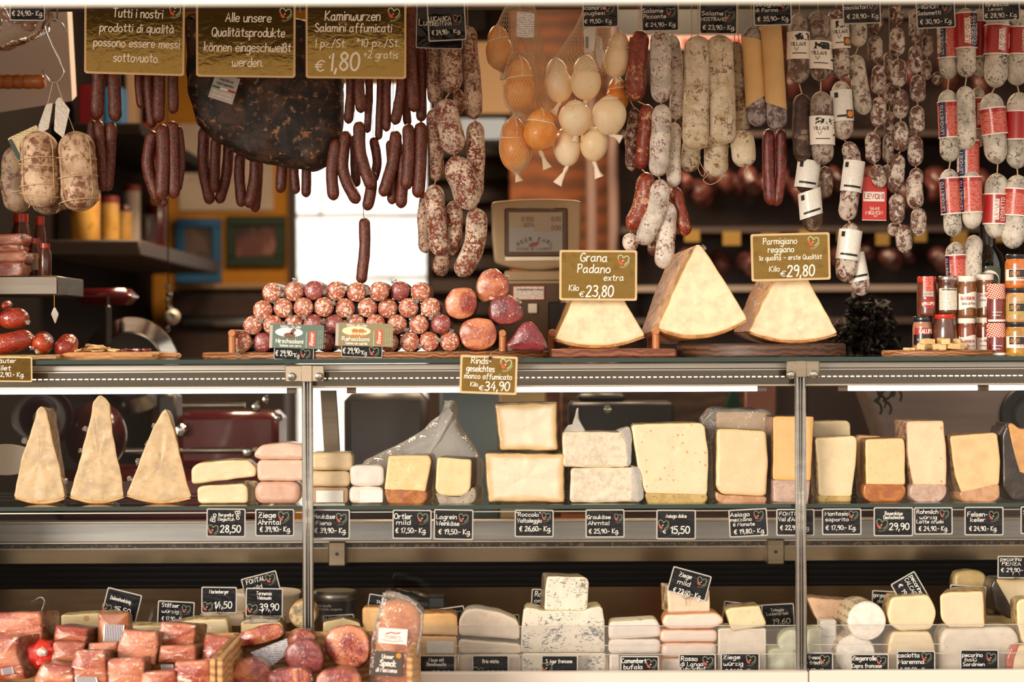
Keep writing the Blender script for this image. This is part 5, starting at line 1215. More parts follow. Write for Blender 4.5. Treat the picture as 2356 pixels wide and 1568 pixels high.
hcard('small price card reading Lucanica Trentina 24,90', (983, -20, 1071, 94), -3, [('LUCANiCA', 986, 1037, 48, 10), ('TRENTiNA', 987, 1039, 59, 9), ('€ 24,90:-', 994, 1034, 79, 10), ('Kg.', 1044, 1060, 76, 9)], (1052, 44, 20), .08)
hcard('small price card reading scamorze pugliesi 19,50', (1340, -30, 1423, 63), -1, [('scamorze', 1340, 1393, 22, 9), ('pugliesi', 1345, 1391, 34, 8), ('€ 19,50:- Kg.', 1345, 1408, 53, 9)], (1402, 20, 20))
hcard('small price card reading Salame Piccante 24,90', (1475, -30, 1562, 72), -1, [('Salame', 1478, 1525, 29, 9), ('Piccante', 1480, 1532, 42, 9), ('€ 24,90:- Kg.', 1485, 1555, 61, 9)], (1543, 28, 20))
hcard('small price card reading Salame Nostrano 23,90', (1609, -30, 1697, 79), .5, [('Salame', 1614, 1663, 35, 9), ('NOSTRANO', 1613, 1670, 48, 8), ('€ 23,90.- Kg.', 1617, 1690, 68, 10)], (1678, 36, 22))
hcard('small price card reading di Parma 35,90 above the paper rolls', (1733, -40, 1821, 59), -1.5, [('Strolghino', 1738, 1795, 14, 9), ('di Parma', 1738, 1790, 27, 8), ('€ 35,90:- Kg.', 1743, 1815, 48, 10)], (1805, 12, 20))
hcard('small price card reading cacciatori 28,90', (1938, -40, 2026, 55), -2, [('cacciatori', 1941, 1996, 21, 9), ('€ 28,90:- Kg.', 1949, 2022, 42, 10)], (2008, 14, 20))
hcard('small price card reading Salametti 30,90', (2107, -40, 2197, 65), -2.5, [('MIGNON', 2112, 2158, 20, 9), ('Salametti', 2111, 2164, 34, 9), ('€ 30,90:- Kg.', 2117, 2190, 54, 10)], (2178, 18, 20))
hcard('small price card reading 28,90 at the top right corner', (2260, -45, 2346, 48), -2, [('Brescia', 2268, 2320, 14, 9), ('Levoni', 2274, 2306, 24, 7), ('€ 28,90.- Kg.', 2266, 2340, 40, 10)])

# ------------------------------------------------------------------ dark smoked sausages (Kaminwurzen)
seedc = [100]
def smk(label, pts, w, Y, group, m='smoked', name='smoked_sausage'):
    seedc[0] += 1
    P = [at(x, y, Y) for x, y in pts]
    b = MB(); sausage(b, P, S(w / 2, Y), 16, .0010, seedc[0], 1.2, .16, 24, 0, 45)
    if Y > .195: wire(b, [P[0] - Vector((0, 0, .004)), Vector((P[0].x, Y, HZ))], .0008, 5, 2)
    t = tag(obj(name, b, M[m]), label, 'sausage', group)
    return t
def bundle(where, group, items, Y0=.17):
    """items: (points, width, depth step, row) with row 'upper' / 'lower'; ordinals run from the left"""
    for row in ('upper', 'lower'):
        its = sorted([i for i in items if i[3] == row], key=lambda i: i[0][-1][0])
        for k, (pts, w, dy, _) in enumerate(its):
            smk('dark smoked sausage, %s from left in %s row %s' % (ORD[k], row, where), pts, w, Y0 + dy, group)
bundle('of the leftmost bunch', 'smoked sausages in the first bunch', [
    ([(229, 120), (226, 200), (222, 276)], 32, 0, 'upper'), ([(262, 120), (263, 200), (266, 280)], 31, .005, 'upper'),
    ([(213, 276), (212, 340), (230, 432)], 24, .03, 'lower'), ([(225, 276), (233, 350), (238, 440)], 26, 0, 'lower'), ([(257, 280), (254, 350), (247, 440)], 26, .005, 'lower')])
bundle('of the bunch under the Italian sign', 'smoked sausages in the second bunch', [
    ([(318, 130), (319, 190), (325, 250)], 20, .03, 'upper'), ([(344, 120), (342, 200), (350, 295)], 24, .02, 'upper'), ([(368, 120), (366, 200), (365, 283)], 28, 0, 'upper'), ([(400, 120), (398, 190), (399, 262)], 25, .004, 'upper'),
    ([(352, 300), (340, 380), (366, 468)], 30, .02, 'lower'), ([(373, 285), (375, 370), (370, 460)], 31, -.012, 'lower'), ([(396, 278), (399, 370), (400, 457)], 29, 0, 'lower'), ([(410, 290), (417, 370), (408, 440)], 20, .02, 'lower'), ([(350, 320), (362, 410), (379, 476)], 24, .03, 'lower')])
bundle('under the left speck half', 'smoked sausages under the speck', [
    ([(470, 290), (468, 380), (484, 470)], 27, 0, 'lower'), ([(498, 310), (494, 380), (493, 443)], 25, -.01, 'lower'), ([(527, 315), (521, 400), (503, 468)], 25, .012, 'lower'),
    ([(553, 350), (551, 410), (556, 476)], 25, 0, 'lower'), ([(588, 340), (586, 410), (571, 478)], 27, -.01, 'lower'), ([(594, 360), (592, 420), (586, 488)], 24, .018, 'lower')], .40)
bundle('under the right speck half', 'smoked sausages under the right of the speck', [
    ([(650, 360), (648, 400), (645, 444)], 25, 0, 'lower'), ([(678, 365), (677, 400), (681, 446)], 22, 0, 'lower'), ([(706, 365), (705, 405), (704, 454)], 23, 0, 'lower')], .40)
bundle('of the bunch beside the window', 'smoked sausages in the big bunch', [
    ([(806, 120), (808, 200), (801, 285)], 23, .02, 'upper'), ([(828, 120), (826, 190), (831, 260)], 25, -.005, 'upper'), ([(848, 120), (849, 210), (845, 306)], 17, .03, 'upper'),
    ([(877, 110), (875, 220), (871, 322)], 18, .03, 'upper'), ([(891, 120), (890, 210), (889, 303)], 20, .012, 'upper'), ([(924, 110), (924, 200), (908, 287)], 25, 0, 'upper'), ([(948, 10), (945, 130), (953, 258)], 28, -.008, 'upper'), ([(968, 100), (970, 180), (969, 280)], 24, .035, 'upper'), ([(936, 150), (934, 220), (938, 290)], 20, .04, 'upper'),
    ([(774, 320), (764, 390), (768, 461)], 28, 0, 'lower'), ([(797, 300), (789, 390), (823, 468)], 28, .004, 'lower'), ([(816, 310), (817, 380), (820, 430)], 22, .04, 'lower'), ([(826, 278), (830, 355), (856, 436)], 28, -.014, 'lower'), ([(855, 390), (853, 440), (843, 484)], 27, .012, 'lower'), ([(858, 315), (868, 370), (858, 420)], 22, .03, 'lower'),
    ([(912, 300), (904, 370), (880, 452)], 28, -.005, 'lower'), ([(899, 320), (903, 400), (902, 470)], 24, .02, 'lower'), ([(922, 345), (926, 410), (922, 479)], 27, .008, 'lower'), ([(939, 284), (941, 360), (934, 437)], 29, -.006, 'lower'), ([(968, 280), (967, 370), (961, 455)], 30, 0, 'lower'), ([(905, 300), (918, 350), (915, 400)], 22, .04, 'lower')])
t = thing('smoked_sausage', 'single dark smoked sausage hanging alone on a thread before the bright window', 'sausage', at(833, 652, .18), 'single smoked sausage')
b = MB(); sausage(b, [at(838, 500, .18), at(839, 570, .18), at(831, 652, .18)], S(13, .18), 16, .001, 77, 1.0, .16, 24, 0, 45); obj('casing', b, M['smoked'], t)
b = MB(); wire(b, [at(836, 478, .18), at(837, 503, .18)], .0008); obj('thread', b, M['dark'], t)

# ------------------------------------------------------------------ the big smoked speck with its tag
b = MB(); slab(b, [(418, 20), (424, 200), (436, 258), (470, 306), (520, 338), (566, 362), (640, 376), (722, 388), (762, 372), (782, 330), (789, 270), (786, 40)], .225, .14, 26, .035, 120, .006, 50, (.95, .97), (0, 0), 26, .02)
sp = thing('smoked_speck', 'huge black smoked ham hanging behind the German sign', 'ham', at(610, 388, .25)); obj('ham', b, M['speck'], sp)
b = MB(); wire(b, [at(560, 30, .24), Vector((at(560, 30, .24).x, .24, HZ))], .002); wire(b, [at(690, 30, .24), Vector((at(690, 30, .24).x, .24, HZ))], .002); obj('twine', b, M['twine'], sp)
def tagx(t, mp, loc, s):
    b = MB()
    for i, m in enumerate(('green', 'wtext', 'red')):
        b = MB(); quad(b, (-27.5 + i * 18.6) * s, (-8.9 + i * 18.6) * s, -2.5 * s, 2 * s, mp, .0008); obj(('green_stripe', 'white_stripe', 'red_stripe')[i], b, M[m], t)
tg = thing('product_tag', 'grey paper tag with a green white red stripe on the dark speck', 'tag', at(510, 240, .172))
s = S(1, .172); r = radians(18); u = Vector((cos(r), 0, -sin(r))); v = Vector((sin(r), 0, cos(r))); mp = planemap(at(515, 205, .172), u, v, Vector((0, -1, 0)))
b = MB(); quad(b, -29 * s, 29 * s, -28 * s, 34 * s, mp, 0); quad(b, 29 * s, -29 * s, -28 * s, 34 * s, mp, -.001); obj('paper', b, flat('tag_grey', 'b6aeab', .5), tg); tagx(tg, mp, None, s)
b = MB(); write(b, 'Lange Reifezeit', -16 * s, 16 * s, 18 * s, 6 * s, mp, .13, .0008, 0); write(b, 'Lunga stagionatura', -20 * s, 20 * s, 8 * s, 6 * s, mp, .13, .0008, 0); obj('lettering', b, M['scaled'], tg)
b = MB(); write(b, 'Gluten- und laktosefrei', -22 * s, 22 * s, -12 * s, 5 * s, mp, .13, .0008, 0); write(b, 'Senza glutine e lattosio', -22 * s, 22 * s, -20 * s, 5 * s, mp, .13, .0008, 0); obj('pale_lettering', b, M['wtext'], tg)

# ------------------------------------------------------------------ hook, coppas and bag at the top left
hk = thing('butcher_hook', 'large steel butcher hook holding the tied coppa salamis', 'hook', at(125, 185, .12))
b = MB(); wire(b, [at(154, 76, .13), at(140, 52, .12), at(122, 44, .12), at(107, 55, .12), at(107, 70, .12), at(124, 112, .12), at(146, 158, .12), at(146, 172, .12), at(133, 188, .12), at(118, 188, .12), at(106, 176, .12), at(98, 162, .11)], S(2.3, .12), 10, 8); obj('hook', b, M['chrome'], hk)
b = MB(); wire(b, [at(119, 30, .12), at(124, 48, .12), at(131, 40, .12), at(131, 10, .12), at(130, -10, .12)], S(2, .12), 8, 6); obj('upper_hook', b, M['steeld'], hk)
def coppa(label, pts, w, Y, m, loops, seed, knot):
    P = [at(x, y, Y) for x, y in pts]; R = S(w / 2, Y); t = thing('coppa_salami', label, 'salami', at(pts[-1][0], pts[-1][1], Y), 'tied coppas on the hook')
    b = MB(); sausage(b, P, R, 26, .0035, seed, .95, .12, 34, .06, 22); obj('meat', b, M[m], t)
    b = MB(); ax = (P[0] - P[-1]).normalized()
    for f, tl in loops:
        c = P[-1].lerp(P[0], f); mp = cylmap(c, ax, R * 1.02); Q = [mp(R * 1.02 * a, tl * R * sin(a + .6), .0015) for a in [(-pi + 2 * pi * k / 24) for k in range(25)]]; tube(b, Q, .0012, 6)
    for a in (-.75, .95):
        mp = cylmap(P[-1], ax, R * 1.02); L = (P[0] - P[-1]).length; Q = []
        for k in range(13):
            f = .06 + .86 * k / 12; rr = 1 if .25 < f < .75 else sqrt(max(.02, 1 - ((abs(f - .5) - .25) / .27) ** 2)) ; mq = cylmap(P[-1], ax, R); c0 = P[-1] + ax * L * f; d_ = mq(R * a, L * f, 0) - c0; Q.append(c0 + d_ * (rr * 1.035))
        tube(b, Q, .0012, 6)
    if knot: wire(b, [P[0] - Vector((0, 0, .004)), P[0].lerp(at(124, 190, .12), .5) + Vector((.002, 0, 0)), at(knot, 188, .12)], .0011)
    obj('twine', b, M['twine'], t)
coppa('tied coppa salami on the hook, left of the two front ones', [(88, 300), (92, 390), (94, 478)], 88, .10, 'cop', ((.62, .1), (.55, -.12), (.28, .06), (.17, -.2)), 1, 122)
coppa('tied coppa salami on the hook, right of the two front ones', [(172, 302), (180, 390), (184, 486)], 88, .105, 'cop', ((.66, -.12), (.42, .05), (.12, .1)), 2, 130)
coppa('darker coppa salami behind the left front one', [(44, 335), (34, 410), (50, 488)], 66, .17, 'copd', ((.3, .02),), 3, None)
coppa('darker coppa salami hanging lowest behind the two front ones', [(118, 380), (112, 430), (108, 494)], 84, .19, 'copd', ((.3, .02),), 4, None)
coppa('dark brown coppa salami low behind, between the two front ones', [(150, 400), (148, 440), (142, 482)], 60, .18, 'copd', (), 5, None)
def papertag(label, name, pts, Y, m, prints=None, extra=None):
    b = MB(); slab(b, pts, Y, .0015, 2, .0004, 40, 0); t = thing(name, label, 'tag', at(*pts[0], Y)); obj('paper', b, m, t)
    return t
papertag('white printed paper tag on the coppa strings, right one', 'paper_tag', [(128, 232), (137, 222), (161, 252), (146, 318), (124, 300)], .085, mat_print('tag_print', 'e6dcd0', '4a443e', 330, 160, .7))
papertag('crumpled pale film tag on the coppa strings, left one', 'paper_tag', [(106, 240), (122, 236), (112, 296), (90, 308), (88, 290)], .088, mat_print('tag_print_pale', 'cfc6ba', '8a8278', 200, 60, .3))
t = papertag('cream and dark green paper tag leaning behind the left coppa', 'paper_tag', [(17, 318), (84, 287), (92, 304), (74, 330), (46, 380)], .095, mat_print('tag_cream', 'cdb98a', '6a5a3a', 200, 120, .6))
b = MB(); slab(b, [(18, 322), (26, 318), (52, 368), (46, 378)], .0935, .001, 1, .0003, 24, 0); obj('green_bar', b, M['frg'], t)
# spice bag top left
bg = thing('mushroom_bag', 'clear bag of dried brown mushrooms hanging at the top left corner', 'bag', at(40, 110, .2))
b = MB(); slab(b, [(-60, -40), (104, -40), (100, 62), (74, 84), (30, 96), (-10, 112), (-60, 90)], .15, .09, 14, .02, 64, .006, 4, (1, 1), (0, 0), 30); obj('bag_film', b, mat_clear('spice_bag_film', 'f4ece2', .06, 1.3, 14, .06), bg)
rnd = random.Random(21)
for i in range(16):
    b = MB(); px, py = rnd.uniform(-30, 90), rnd.uniform(0, 80); sausage(b, [at(px - 14, py + rnd.uniform(-8, 8), .19), at(px, py - 6, .185), at(px + 16, py + rnd.uniform(-8, 8), .19)], S(rnd.uniform(11, 16), .19), 10, .006, i, 1.1, .3, 10, 0, 30)
    tag(obj('dried_mushroom', b, M['crust']), 'brown dried mushroom piece in the clear bag at the top left', 'mushroom', 'mushrooms in the clear bag')
# turned wooden handle at the left
b = MB(); pr = []
p = at(0, 188, .45); xs_ = at(-40, 0, .45).x; xe = at(104, 0, .45).x
for i in range(49):
    f = i / 48; x = xs_ + (xe - xs_) * f; u_ = (f * 6.2) % 1; pr.append((S(17, .45) * (.86 + .14 * sqrt(max(0, 1 - (2 * u_ - 1) ** 2))) * (1 if f < .97 else .75), x))
lathe(b, pr, (0, .45, p.z), 20, 'x'); tag(obj('turned_handle', b, flat('turned_wood', 'b8682c', .4, 0, .2, None, 25)), 'turned orange wooden handle with round beads at the left edge', 'handle')

# ------------------------------------------------------------------ strings of cured sausage
def links(name, label, group, items, cat='sausage', twine=True, part='link', amp=.0032, fr=26, e=1.25, tw='twine', top=True):
    """items: (points px, width px, Y, material[, dict])"""
    f0 = items[0]
    low = max(items, key=lambda i: i[0][-1][1])
    t = thing(name, label, cat, at(*low[0][-1], low[2]), group)
    parts = []
    for it in items:
        pts, w, Y, m = it[:4]; seedc[0] += 1
        P = [at(x, y, Y) for x, y in pts]
        b = MB(); sausage(b, P, S(w / 2, Y), 20, amp, seedc[0], e, .13, 26, 0, fr); parts.append((obj(part, b, M[m], t), P, S(w / 2, Y), Y))
    if twine:
        b = MB(); P = parts[0][1]
        if top: wire(b, [P[0] - Vector((0, 0, .004)), Vector((P[0].x, P[0].y, HZ))], .001, 5, 2)
        for a, c in zip(parts, parts[1:]):
            if (a[1][-1] - c[1][0]).length < .04: wire(b, [a[1][-1] + Vector((0, 0, .004)), c[1][0] - Vector((0, 0, .004))], .0016, 6, 2)
        if b.v: obj('twine', b, M[tw], t)
    return t, parts
LG = 'lucanica sausage strings'
links('sausage_string', 'mottled lucanica sausage string, leftmost of three beside the window', LG, [([(998, 60), (999, 180), (1002, 240)], 36, .20, 'lucl'), ([(999, 248), (1001, 330), (1004, 416)], 36, .19, 'lucl'), ([(998, 424), (1004, 500), (1012, 588)], 46, .165, 'luc'), ([(984, 440), (976, 510), (980, 582)], 32, .20, 'lucl'), ([(1022, 575), (1016, 605), (1016, 636)], 40, .19, 'lucl')])
links('sausage_string', 'reddish mottled lucanica sausage string in the middle of three', LG, [([(1039, 60), (1038, 140), (1036, 214)], 52, .17, 'lucl'), ([(1022, 228), (1034, 290), (1048, 356)], 56, .155, 'luc'), ([(1042, 360), (1066, 420), (1084, 482)], 66, .15, 'luc'), ([(1042, 462), (1044, 520), (1036, 590)], 38, .20, 'luc')])
links('sausage_string', 'long mottled lucanica sausage string, rightmost of three', LG, [([(1076, 60), (1086, 180), (1091, 274)], 42, .19, 'lucl'), ([(1094, 278), (1094, 370), (1092, 460)], 42, .19, 'luc'), ([(1096, 478), (1092, 560), (1056, 636)], 50, .165, 'luc'), ([(1055, 205), (1054, 240), (1056, 265)], 26, .24, 'lucl')])
PG = 'hot salami strings'
links('sausage_string', 'red hot salami string at the left of the Piccante group', PG, [([(1474, 70), (1466, 150), (1462, 234)], 46, .16, 'picr'), ([(1490, 240), (1484, 310), (1474, 390)], 34, .17, 'picr'), ([(1488, 396), (1480, 460), (1450, 530)], 44, .165, 'picr'), ([(1452, 536), (1450, 556), (1452, 578)], 38, .2, 'picw')])
links('sausage_string', 'white mould covered salami string in front of the Piccante group', PG, [([(1519, 66), (1520, 150), (1520, 237)], 47, .15, 'picw'), ([(1524, 240), (1520, 320), (1513, 406)], 46, .15, 'picw'), ([(1520, 412), (1512, 480), (1474, 562)], 46, .145, 'picw')])
links('sausage_string', 'brown white salami string at the right of the Piccante group', PG, [([(1546, 80), (1556, 170), (1556, 275)], 32, .185, 'picw'), ([(1552, 282), (1550, 360), (1549, 432)], 32, .185, 'picw'), ([(1538, 464), (1532, 540), (1526, 618)], 44, .165, 'picw'), ([(1552, 430), (1566, 490), (1578, 542)], 34, .19, 'picr'), ([(1500, 520), (1502, 560), (1506, 588)], 26, .2, 'picd')])
links('sausage_string', 'dark hot salami string behind the red one in the Piccante group', PG, [([(1470, 120), (1454, 180), (1448, 232)], 30, .21, 'picd'), ([(1461, 248), (1454, 320), (1454, 394)], 31, .20, 'picd')])
def big(label, pts, w, Y, m, cords=(), loop=None, g='large white salamis'):
    t, pr = links('large_salami', label, g, [(pts, w, Y, m)], 'salami', True, 'casing', .002, 22, .9)
    P, R = pr[0][1], pr[0][2]; b = MB(); ax = (P[0] - P[-1]).normalized()
    for f, tl in cords:
        mp = cylmap(P[-1].lerp(P[0], f), ax, R); tube(b, [mp(R * a, tl * R * sin(a), .0016) for a in [(-pi + 2 * pi * k / 20) for k in range(21)]], .0009, 5)
    if loop: wire(b, [at(x, y, Y - .01) for x, y in loop], .0009, 5, 6)
    if b.v: obj('cord', b, M['twine'], t)
big('large white salami, left of the two big front ones under the Nostrano card', [(1606, 82), (1603, 210), (1600, 346)], 61, .15, 'nos', ((.56, .05), (.22, -.15)), [(1571, 310), (1574, 335), (1590, 345), (1612, 342), (1626, 325)])
big('large white salami, right of the two big front ones under the Nostrano card', [(1653, 80), (1660, 200), (1664, 333)], 61, .15, 'nos', ((.55, -.08),), None)
big('darker white salami partly hidden on the right of the Nostrano group', [(1690, 95), (1700, 200), (1707, 306)], 38, .19, 'nosd', ((.3, .05),))
big('lower white salami at the left bottom of the Nostrano group', [(1592, 320), (1588, 360), (1588, 396)], 44, .20, 'nosd', (), [(1608, 330), (1610, 370), (1622, 395), (1616, 405), (1606, 385), (1612, 360)])
big('lower white salami at the middle bottom of the Nostrano group', [(1650, 310), (1648, 360), (1647, 407)], 56, .20, 'nos', ((.7, .1),), [(1648, 330), (1650, 370), (1630, 400), (1618, 414), (1636, 424), (1660, 408), (1655, 380)])
big('lower white salami at the right bottom of the Nostrano group', [(1700, 300), (1710, 340), (1712, 385)], 56, .17, 'nos', ((.85, .15),), [(1706, 320), (1712, 360), (1720, 385), (1722, 400), (1716, 406), (1712, 396), (1718, 384)])
# paper wrapped rolls
def roll(label, x0, y0, x1, y1, w, Y, seed, tipm='tip', s0=22, s1=30):
    p0, p1 = at(x0, y0, Y), at(x1, y1, Y); R = S(w / 2, Y); ax = (p0 - p1).normalized(); L = (p0 - p1).length
    t = thing('wrapped_salami', label, 'salami', p1, 'paper wrapped salamis')
    b = MB(); mp = cylmap(p1, ax, R); n = 28; vs = []
    for j in range(13):
        f = j / 12
        for i in range(n):
            a = -pi + 2 * pi * i / n
            lo = S(s1, Y) * (.5 + .5 * (a / pi)) * (1 if seed % 2 else -1) + (0 if seed % 2 else S(s1, Y)); hi = L - S(s0, Y) * (.5 + .5 * (a / pi))
            vs.append(mp(R * a, lo + (hi - lo) * f, .0006 * sin(a * 3 + f * 5)))
    b.add(vs, [(j * n + i, j * n + (i + 1) % n, (j + 1) * n + (i + 1) % n, (j + 1) * n + i) for j in range(12) for i in range(n)]); obj('paper_wrap', b, M['kraft'], t)
    b = MB(); sausage(b, [p1 - ax * S(22, Y), (p0 + p1) / 2, p0 + ax * S(6, Y)], R * .93, 18, .0025, seed, 1.0, .3, 30, 0, 40); obj('salami', b, M[tipm], t)
    b = MB(); wire(b, [p0, Vector((p0.x, Y, HZ))], .001, 5, 2); obj('twine', b, M['twine'], t)
roll('salami rolled in brown paper, left of the two paper rolls', 1728, 70, 1742, 268, 48, .16, 1, s0=40, s1=70)
roll('salami rolled in brown paper, right of the two paper rolls', 1772, 60, 1787, 276, 51, .155, 2, s0=4, s1=60)
links('sausage_string', 'pair of red thin sausages hanging below the paper rolls', 'red thin sausages', [([(1769, 296), (1768, 390), (1775, 472)], 28, .18, 'smokedr'), ([(1796, 296), (1797, 390), (1785, 474)], 27, .185, 'smokedr')], twine=False)
links('sausage_string', 'long dark thin sausage half hidden behind the right paper roll', 'red thin sausages', [([(1800, 50), (1802, 160), (1802, 290)], 18, .21, 'smoked')], twine=True)

# ------------------------------------------------------------------ labels on casings
def lab_band(parent, p, ax, R, yc, h, m, a0=-pi, a1=pi, yaw=0, lift=.0022, name='paper_band', tilt=0, nu=28):
    mp = cylmap(p, ax, R, yaw); b = MB(); vs = []
    for j in (0, 1):
        for i in range(nu + 1):
            a = a0 + (a1 - a0) * i / nu
            vs.append(mp(R * a, yc + (j - .5) * h + tilt * R * sin(a), lift))
    b.add(vs, [(i, i + 1, nu + 2 + i, nu + 1 + i) for i in range(nu)])
    return obj(name, b, m, parent), mp
wood_print = (lambda t: (t.set(Base_Color=t.mix(t.step(t.noise(t.co(1, 1, .8), 95, 2, .4, 1.0), .47, .5), '15120f', 'e9e4da'), Roughness=.5), t.m)[1])(NT('woodcut_print'))
def villani(link, y0, y1, yaw=0, tilt=0, seal=False, back=False):
    o, P, R, Y = link
    ax = (P[0] - P[-1]).normalized(); c = at(0, (y0 + y1) / 2, Y); f = (c.z - P[-1].z) / (P[0].z - P[-1].z); p = P[-1].lerp(P[0], f); h = S(y1 - y0, Y); s = S(1, Y)
    k = R * 1.03
    bo, mp = lab_band(o, p, ax, k, 0, h, M['wtext'] if not back else M['paper'], tilt=tilt, yaw=yaw)
    tl = lambda x: tilt * k * sin(x / k)
    m2 = lambda x, y, hh: mp(x, y + tl(x), hh)
    if not back:
        b = MB(); quad(b, -18 * s, 20 * s, h / 2 - 20 * s, h / 2 - 4 * s, m2, .0026, 8, 1); obj('woodcut_picture', b, wood_print, bo)
        b = MB(); write(b, 'VILLANI', -22 * s, 10 * s, h / 2 - 33 * s, 8 * s, m2, .16, .0028, 0, 0); quad(b, -18 * s, 14 * s, -h / 2 + 12 * s, -h / 2 + 14 * s, m2, .0027, 6, 1)
        for q in range(4): quad(b, 24 * s, 34 * s, h / 2 - (10 + q * 6) * s, h / 2 - (8.6 + q * 6) * s, m2, .0027, 2, 1)
        quad(b, 23 * s, 34 * s, -h / 2 + 20 * s, -h / 2 + 24 * s, m2, .0027, 3, 1); obj('lettering', b, M['btext'], bo)
        b = MB(); write(b, 'V', -13 * s, -5 * s, h / 2 - 45 * s, 8 * s, m2, .2, .0028, 0, 0); obj('green_mark', b, M['green'], bo)
    else:
        b = MB(); quad(b, -20 * s, 20 * s, -h / 2 + 9 * s, -h / 2 + 14 * s, m2, .0026, 6, 1); quad(b, -24 * s, -15 * s, h / 2 - 18 * s, h / 2 - 6 * s, m2, .0026, 2, 1); obj('black_bar', b, M['btext'], bo)
    if seal:
        b = MB(); quad(b, 0, 18 * s, -h / 2 + 5 * s, -h / 2 + 25 * s, m2, .0028, 3, 1); q_ = obj('seal_square', b, flat('seal_brown', '5a3a20', .5), bo)
        b = MB(); disc(b, 9 * s, -h / 2 + 15 * s, 7 * s, 7 * s, m2, .0032, 16); obj('seal', b, M['gold'], q_)
VG = 'labelled grey salami strings'
t, L = links('salami_string', 'labelled grey salami string under the di Parma card, leftmost of three', VG, [([(1839, 30), (1838, 110), (1838, 193)], 50, .16, 'vil'), ([(1846, 216), (1843, 290), (1848, 374)], 42, .165, 'vild'), ([(1862, 372), (1856, 410), (1852, 446)], 48, .18, 'vild'), ([(1862, 440), (1868, 490), (1870, 534)], 48, .165, 'vild')], 'salami', part='salami', amp=.002, fr=20)
villani(L[0], 83, 146); villani(L[2], 377, 441, back=True); villani(L[3], 446, 506, back=True, tilt=.25)
t, L = links('salami_string', 'labelled grey salami string with two white bands, middle of three', VG, [([(1882, 24), (1886, 100), (1889, 188)], 52, .155, 'vil'), ([(1888, 210), (1890, 290), (1894, 379)], 52, .155, 'vil'), ([(1898, 382), (1900, 420), (1896, 456)], 34, .20, 'vil')], 'salami', part='salami', amp=.002, fr=20)
villani(L[0], 104, 169, tilt=-.12); villani(L[1], 276, 342, tilt=-.05)
t, L = links('salami_string', 'labelled spotted salami string with orange seals, rightmost of three', VG, [([(1924, 20), (1930, 100), (1937, 182)], 46, .165, 'sal'), ([(1934, 186), (1938, 250), (1942, 322)], 45, .165, 'sal'), ([(1948, 326), (1960, 360), (1962, 400)], 40, .18, 'sal'), ([(1966, 372), (1958, 430), (1948, 508)], 44, .16, 'sal'), ([(1960, 512), (1952, 580), (1942, 648)], 48, .155, 'sal'), ([(1960, 560), (1974, 620), (1984, 680)], 42, .18, 'sal')], 'salami', part='salami', amp=.002, fr=20)
villani(L[0], 55, 122, seal=True, yaw=.3); villani(L[1], 216, 288, back=True, seal=True, yaw=.2); villani(L[3], 378, 450, back=True); villani(L[4], 537, 606, back=True); villani(L[5], 590, 655, back=True)
def strand(label, lst, Y, m='sal', g='small salami strings', wadd=0):
    """a string of little salamis: (x, y0, y1, w[, dx])"""
    links('salami_string', label, g, [([(x, y0), (x + (q[0] if q else 0) / 2, (y0 + y1) / 2), (x + (q[0] if q else 0), y1)], w + wadd, Y, m) for x, y0, y1, w, *q in lst], 'salami', part='small_salami', amp=.002, fr=30, e=1.15)
strand('short fat cacciatore salami string under the cacciatori card', [(1976, 20, 108, 38), (1966, 126, 264, 41, 24)], .165, 'cac')
strand('string of small spotted salamis, first full string right of the cacciatori card', [(2015, 14, 80, 36), (2014, 82, 145, 35), (2024, 148, 218, 36, -3), (2023, 223, 293, 36, -3), (2009, 303, 376, 36), (2016, 379, 432, 35, 12)], .165)
strand('string of small spotted salamis in front of the middle of the small salami group', [(2063, 10, 58, 32), (2064, 63, 129, 36), (2067, 135, 202, 37), (2074, 206, 273, 35, -2), (2073, 278, 349, 34), (2066, 353, 427, 35, -4), (2058, 400, 444, 32), (2062, 446, 515, 36, 3), (2076, 517, 582, 38, 8)], .155)
strand('darker string of small salamis half hidden behind the middle one', [(2046, 120, 188, 28), (2047, 192, 244, 27), (2046, 256, 309, 26), (2044, 309, 375, 26), (2042, 378, 430, 24), (2052, 512, 545, 26, 6)], .20, 'sal')
strand('string of small glossy salamis below the Salametti price card', [(2107, 18, 99, 32), (2106, 104, 169, 32), (2112, 171, 237, 35), (2110, 243, 309, 37), (2106, 312, 382, 37), (2108, 386, 430, 34), (2102, 400, 482, 38, 5), (2113, 478, 544, 36)], .16, 'sal')
strand('dark string of small salamis behind on the right of the small salami group', [(2134, 78, 130, 27), (2132, 138, 184, 25), (2156, 165, 197, 25)], .20, 'sal')
cd = thing('product_card', 'red hanging card with a white name panel among the small salamis', 'card', at(2012, 506, .175))
s = S(1, .175); mp = planemap(at(2012, 457, .175), Vector((1, 0, -.02)), Vector((.02, 0, 1)), Vector((0, -1, 0)))
b = MB(); quad(b, -28 * s, 28 * s, -50 * s, 50 * s, mp, .0002); quad(b, 28 * s, -28 * s, -50 * s, 50 * s, mp, -.001); obj('card', b, flat('card_red', 'c4281e', .4, 0, .3), cd)
b = MB(); quad(b, -26 * s, 23 * s, -6 * s, 16 * s, mp, .0006); obj('white_panel', b, M['wtext'], cd)
b = MB(); write(b, 'LEVONI', -23 * s, 20 * s, 0, 11 * s, mp, .17, .001, 0, 0); obj('red_lettering', b, M['red'], cd)
b = MB(); write(b, 'SALAME', -10 * s, 12 * s, -25 * s, 6 * s, mp, .16, .0008, 0, 0); write(b, 'MIGNON', -20 * s, 19 * s, -36 * s, 8 * s, mp, .17, .0008, 0, 0); write(b, 'SpA', -1 * s, 7 * s, -41 * s, 4 * s, mp, .15, .0008, 0, 0); quad(b, -28 * s, 28 * s, -50 * s, -48.5 * s, mp, .0006); obj('white_lettering', b, M['wtext'], cd)

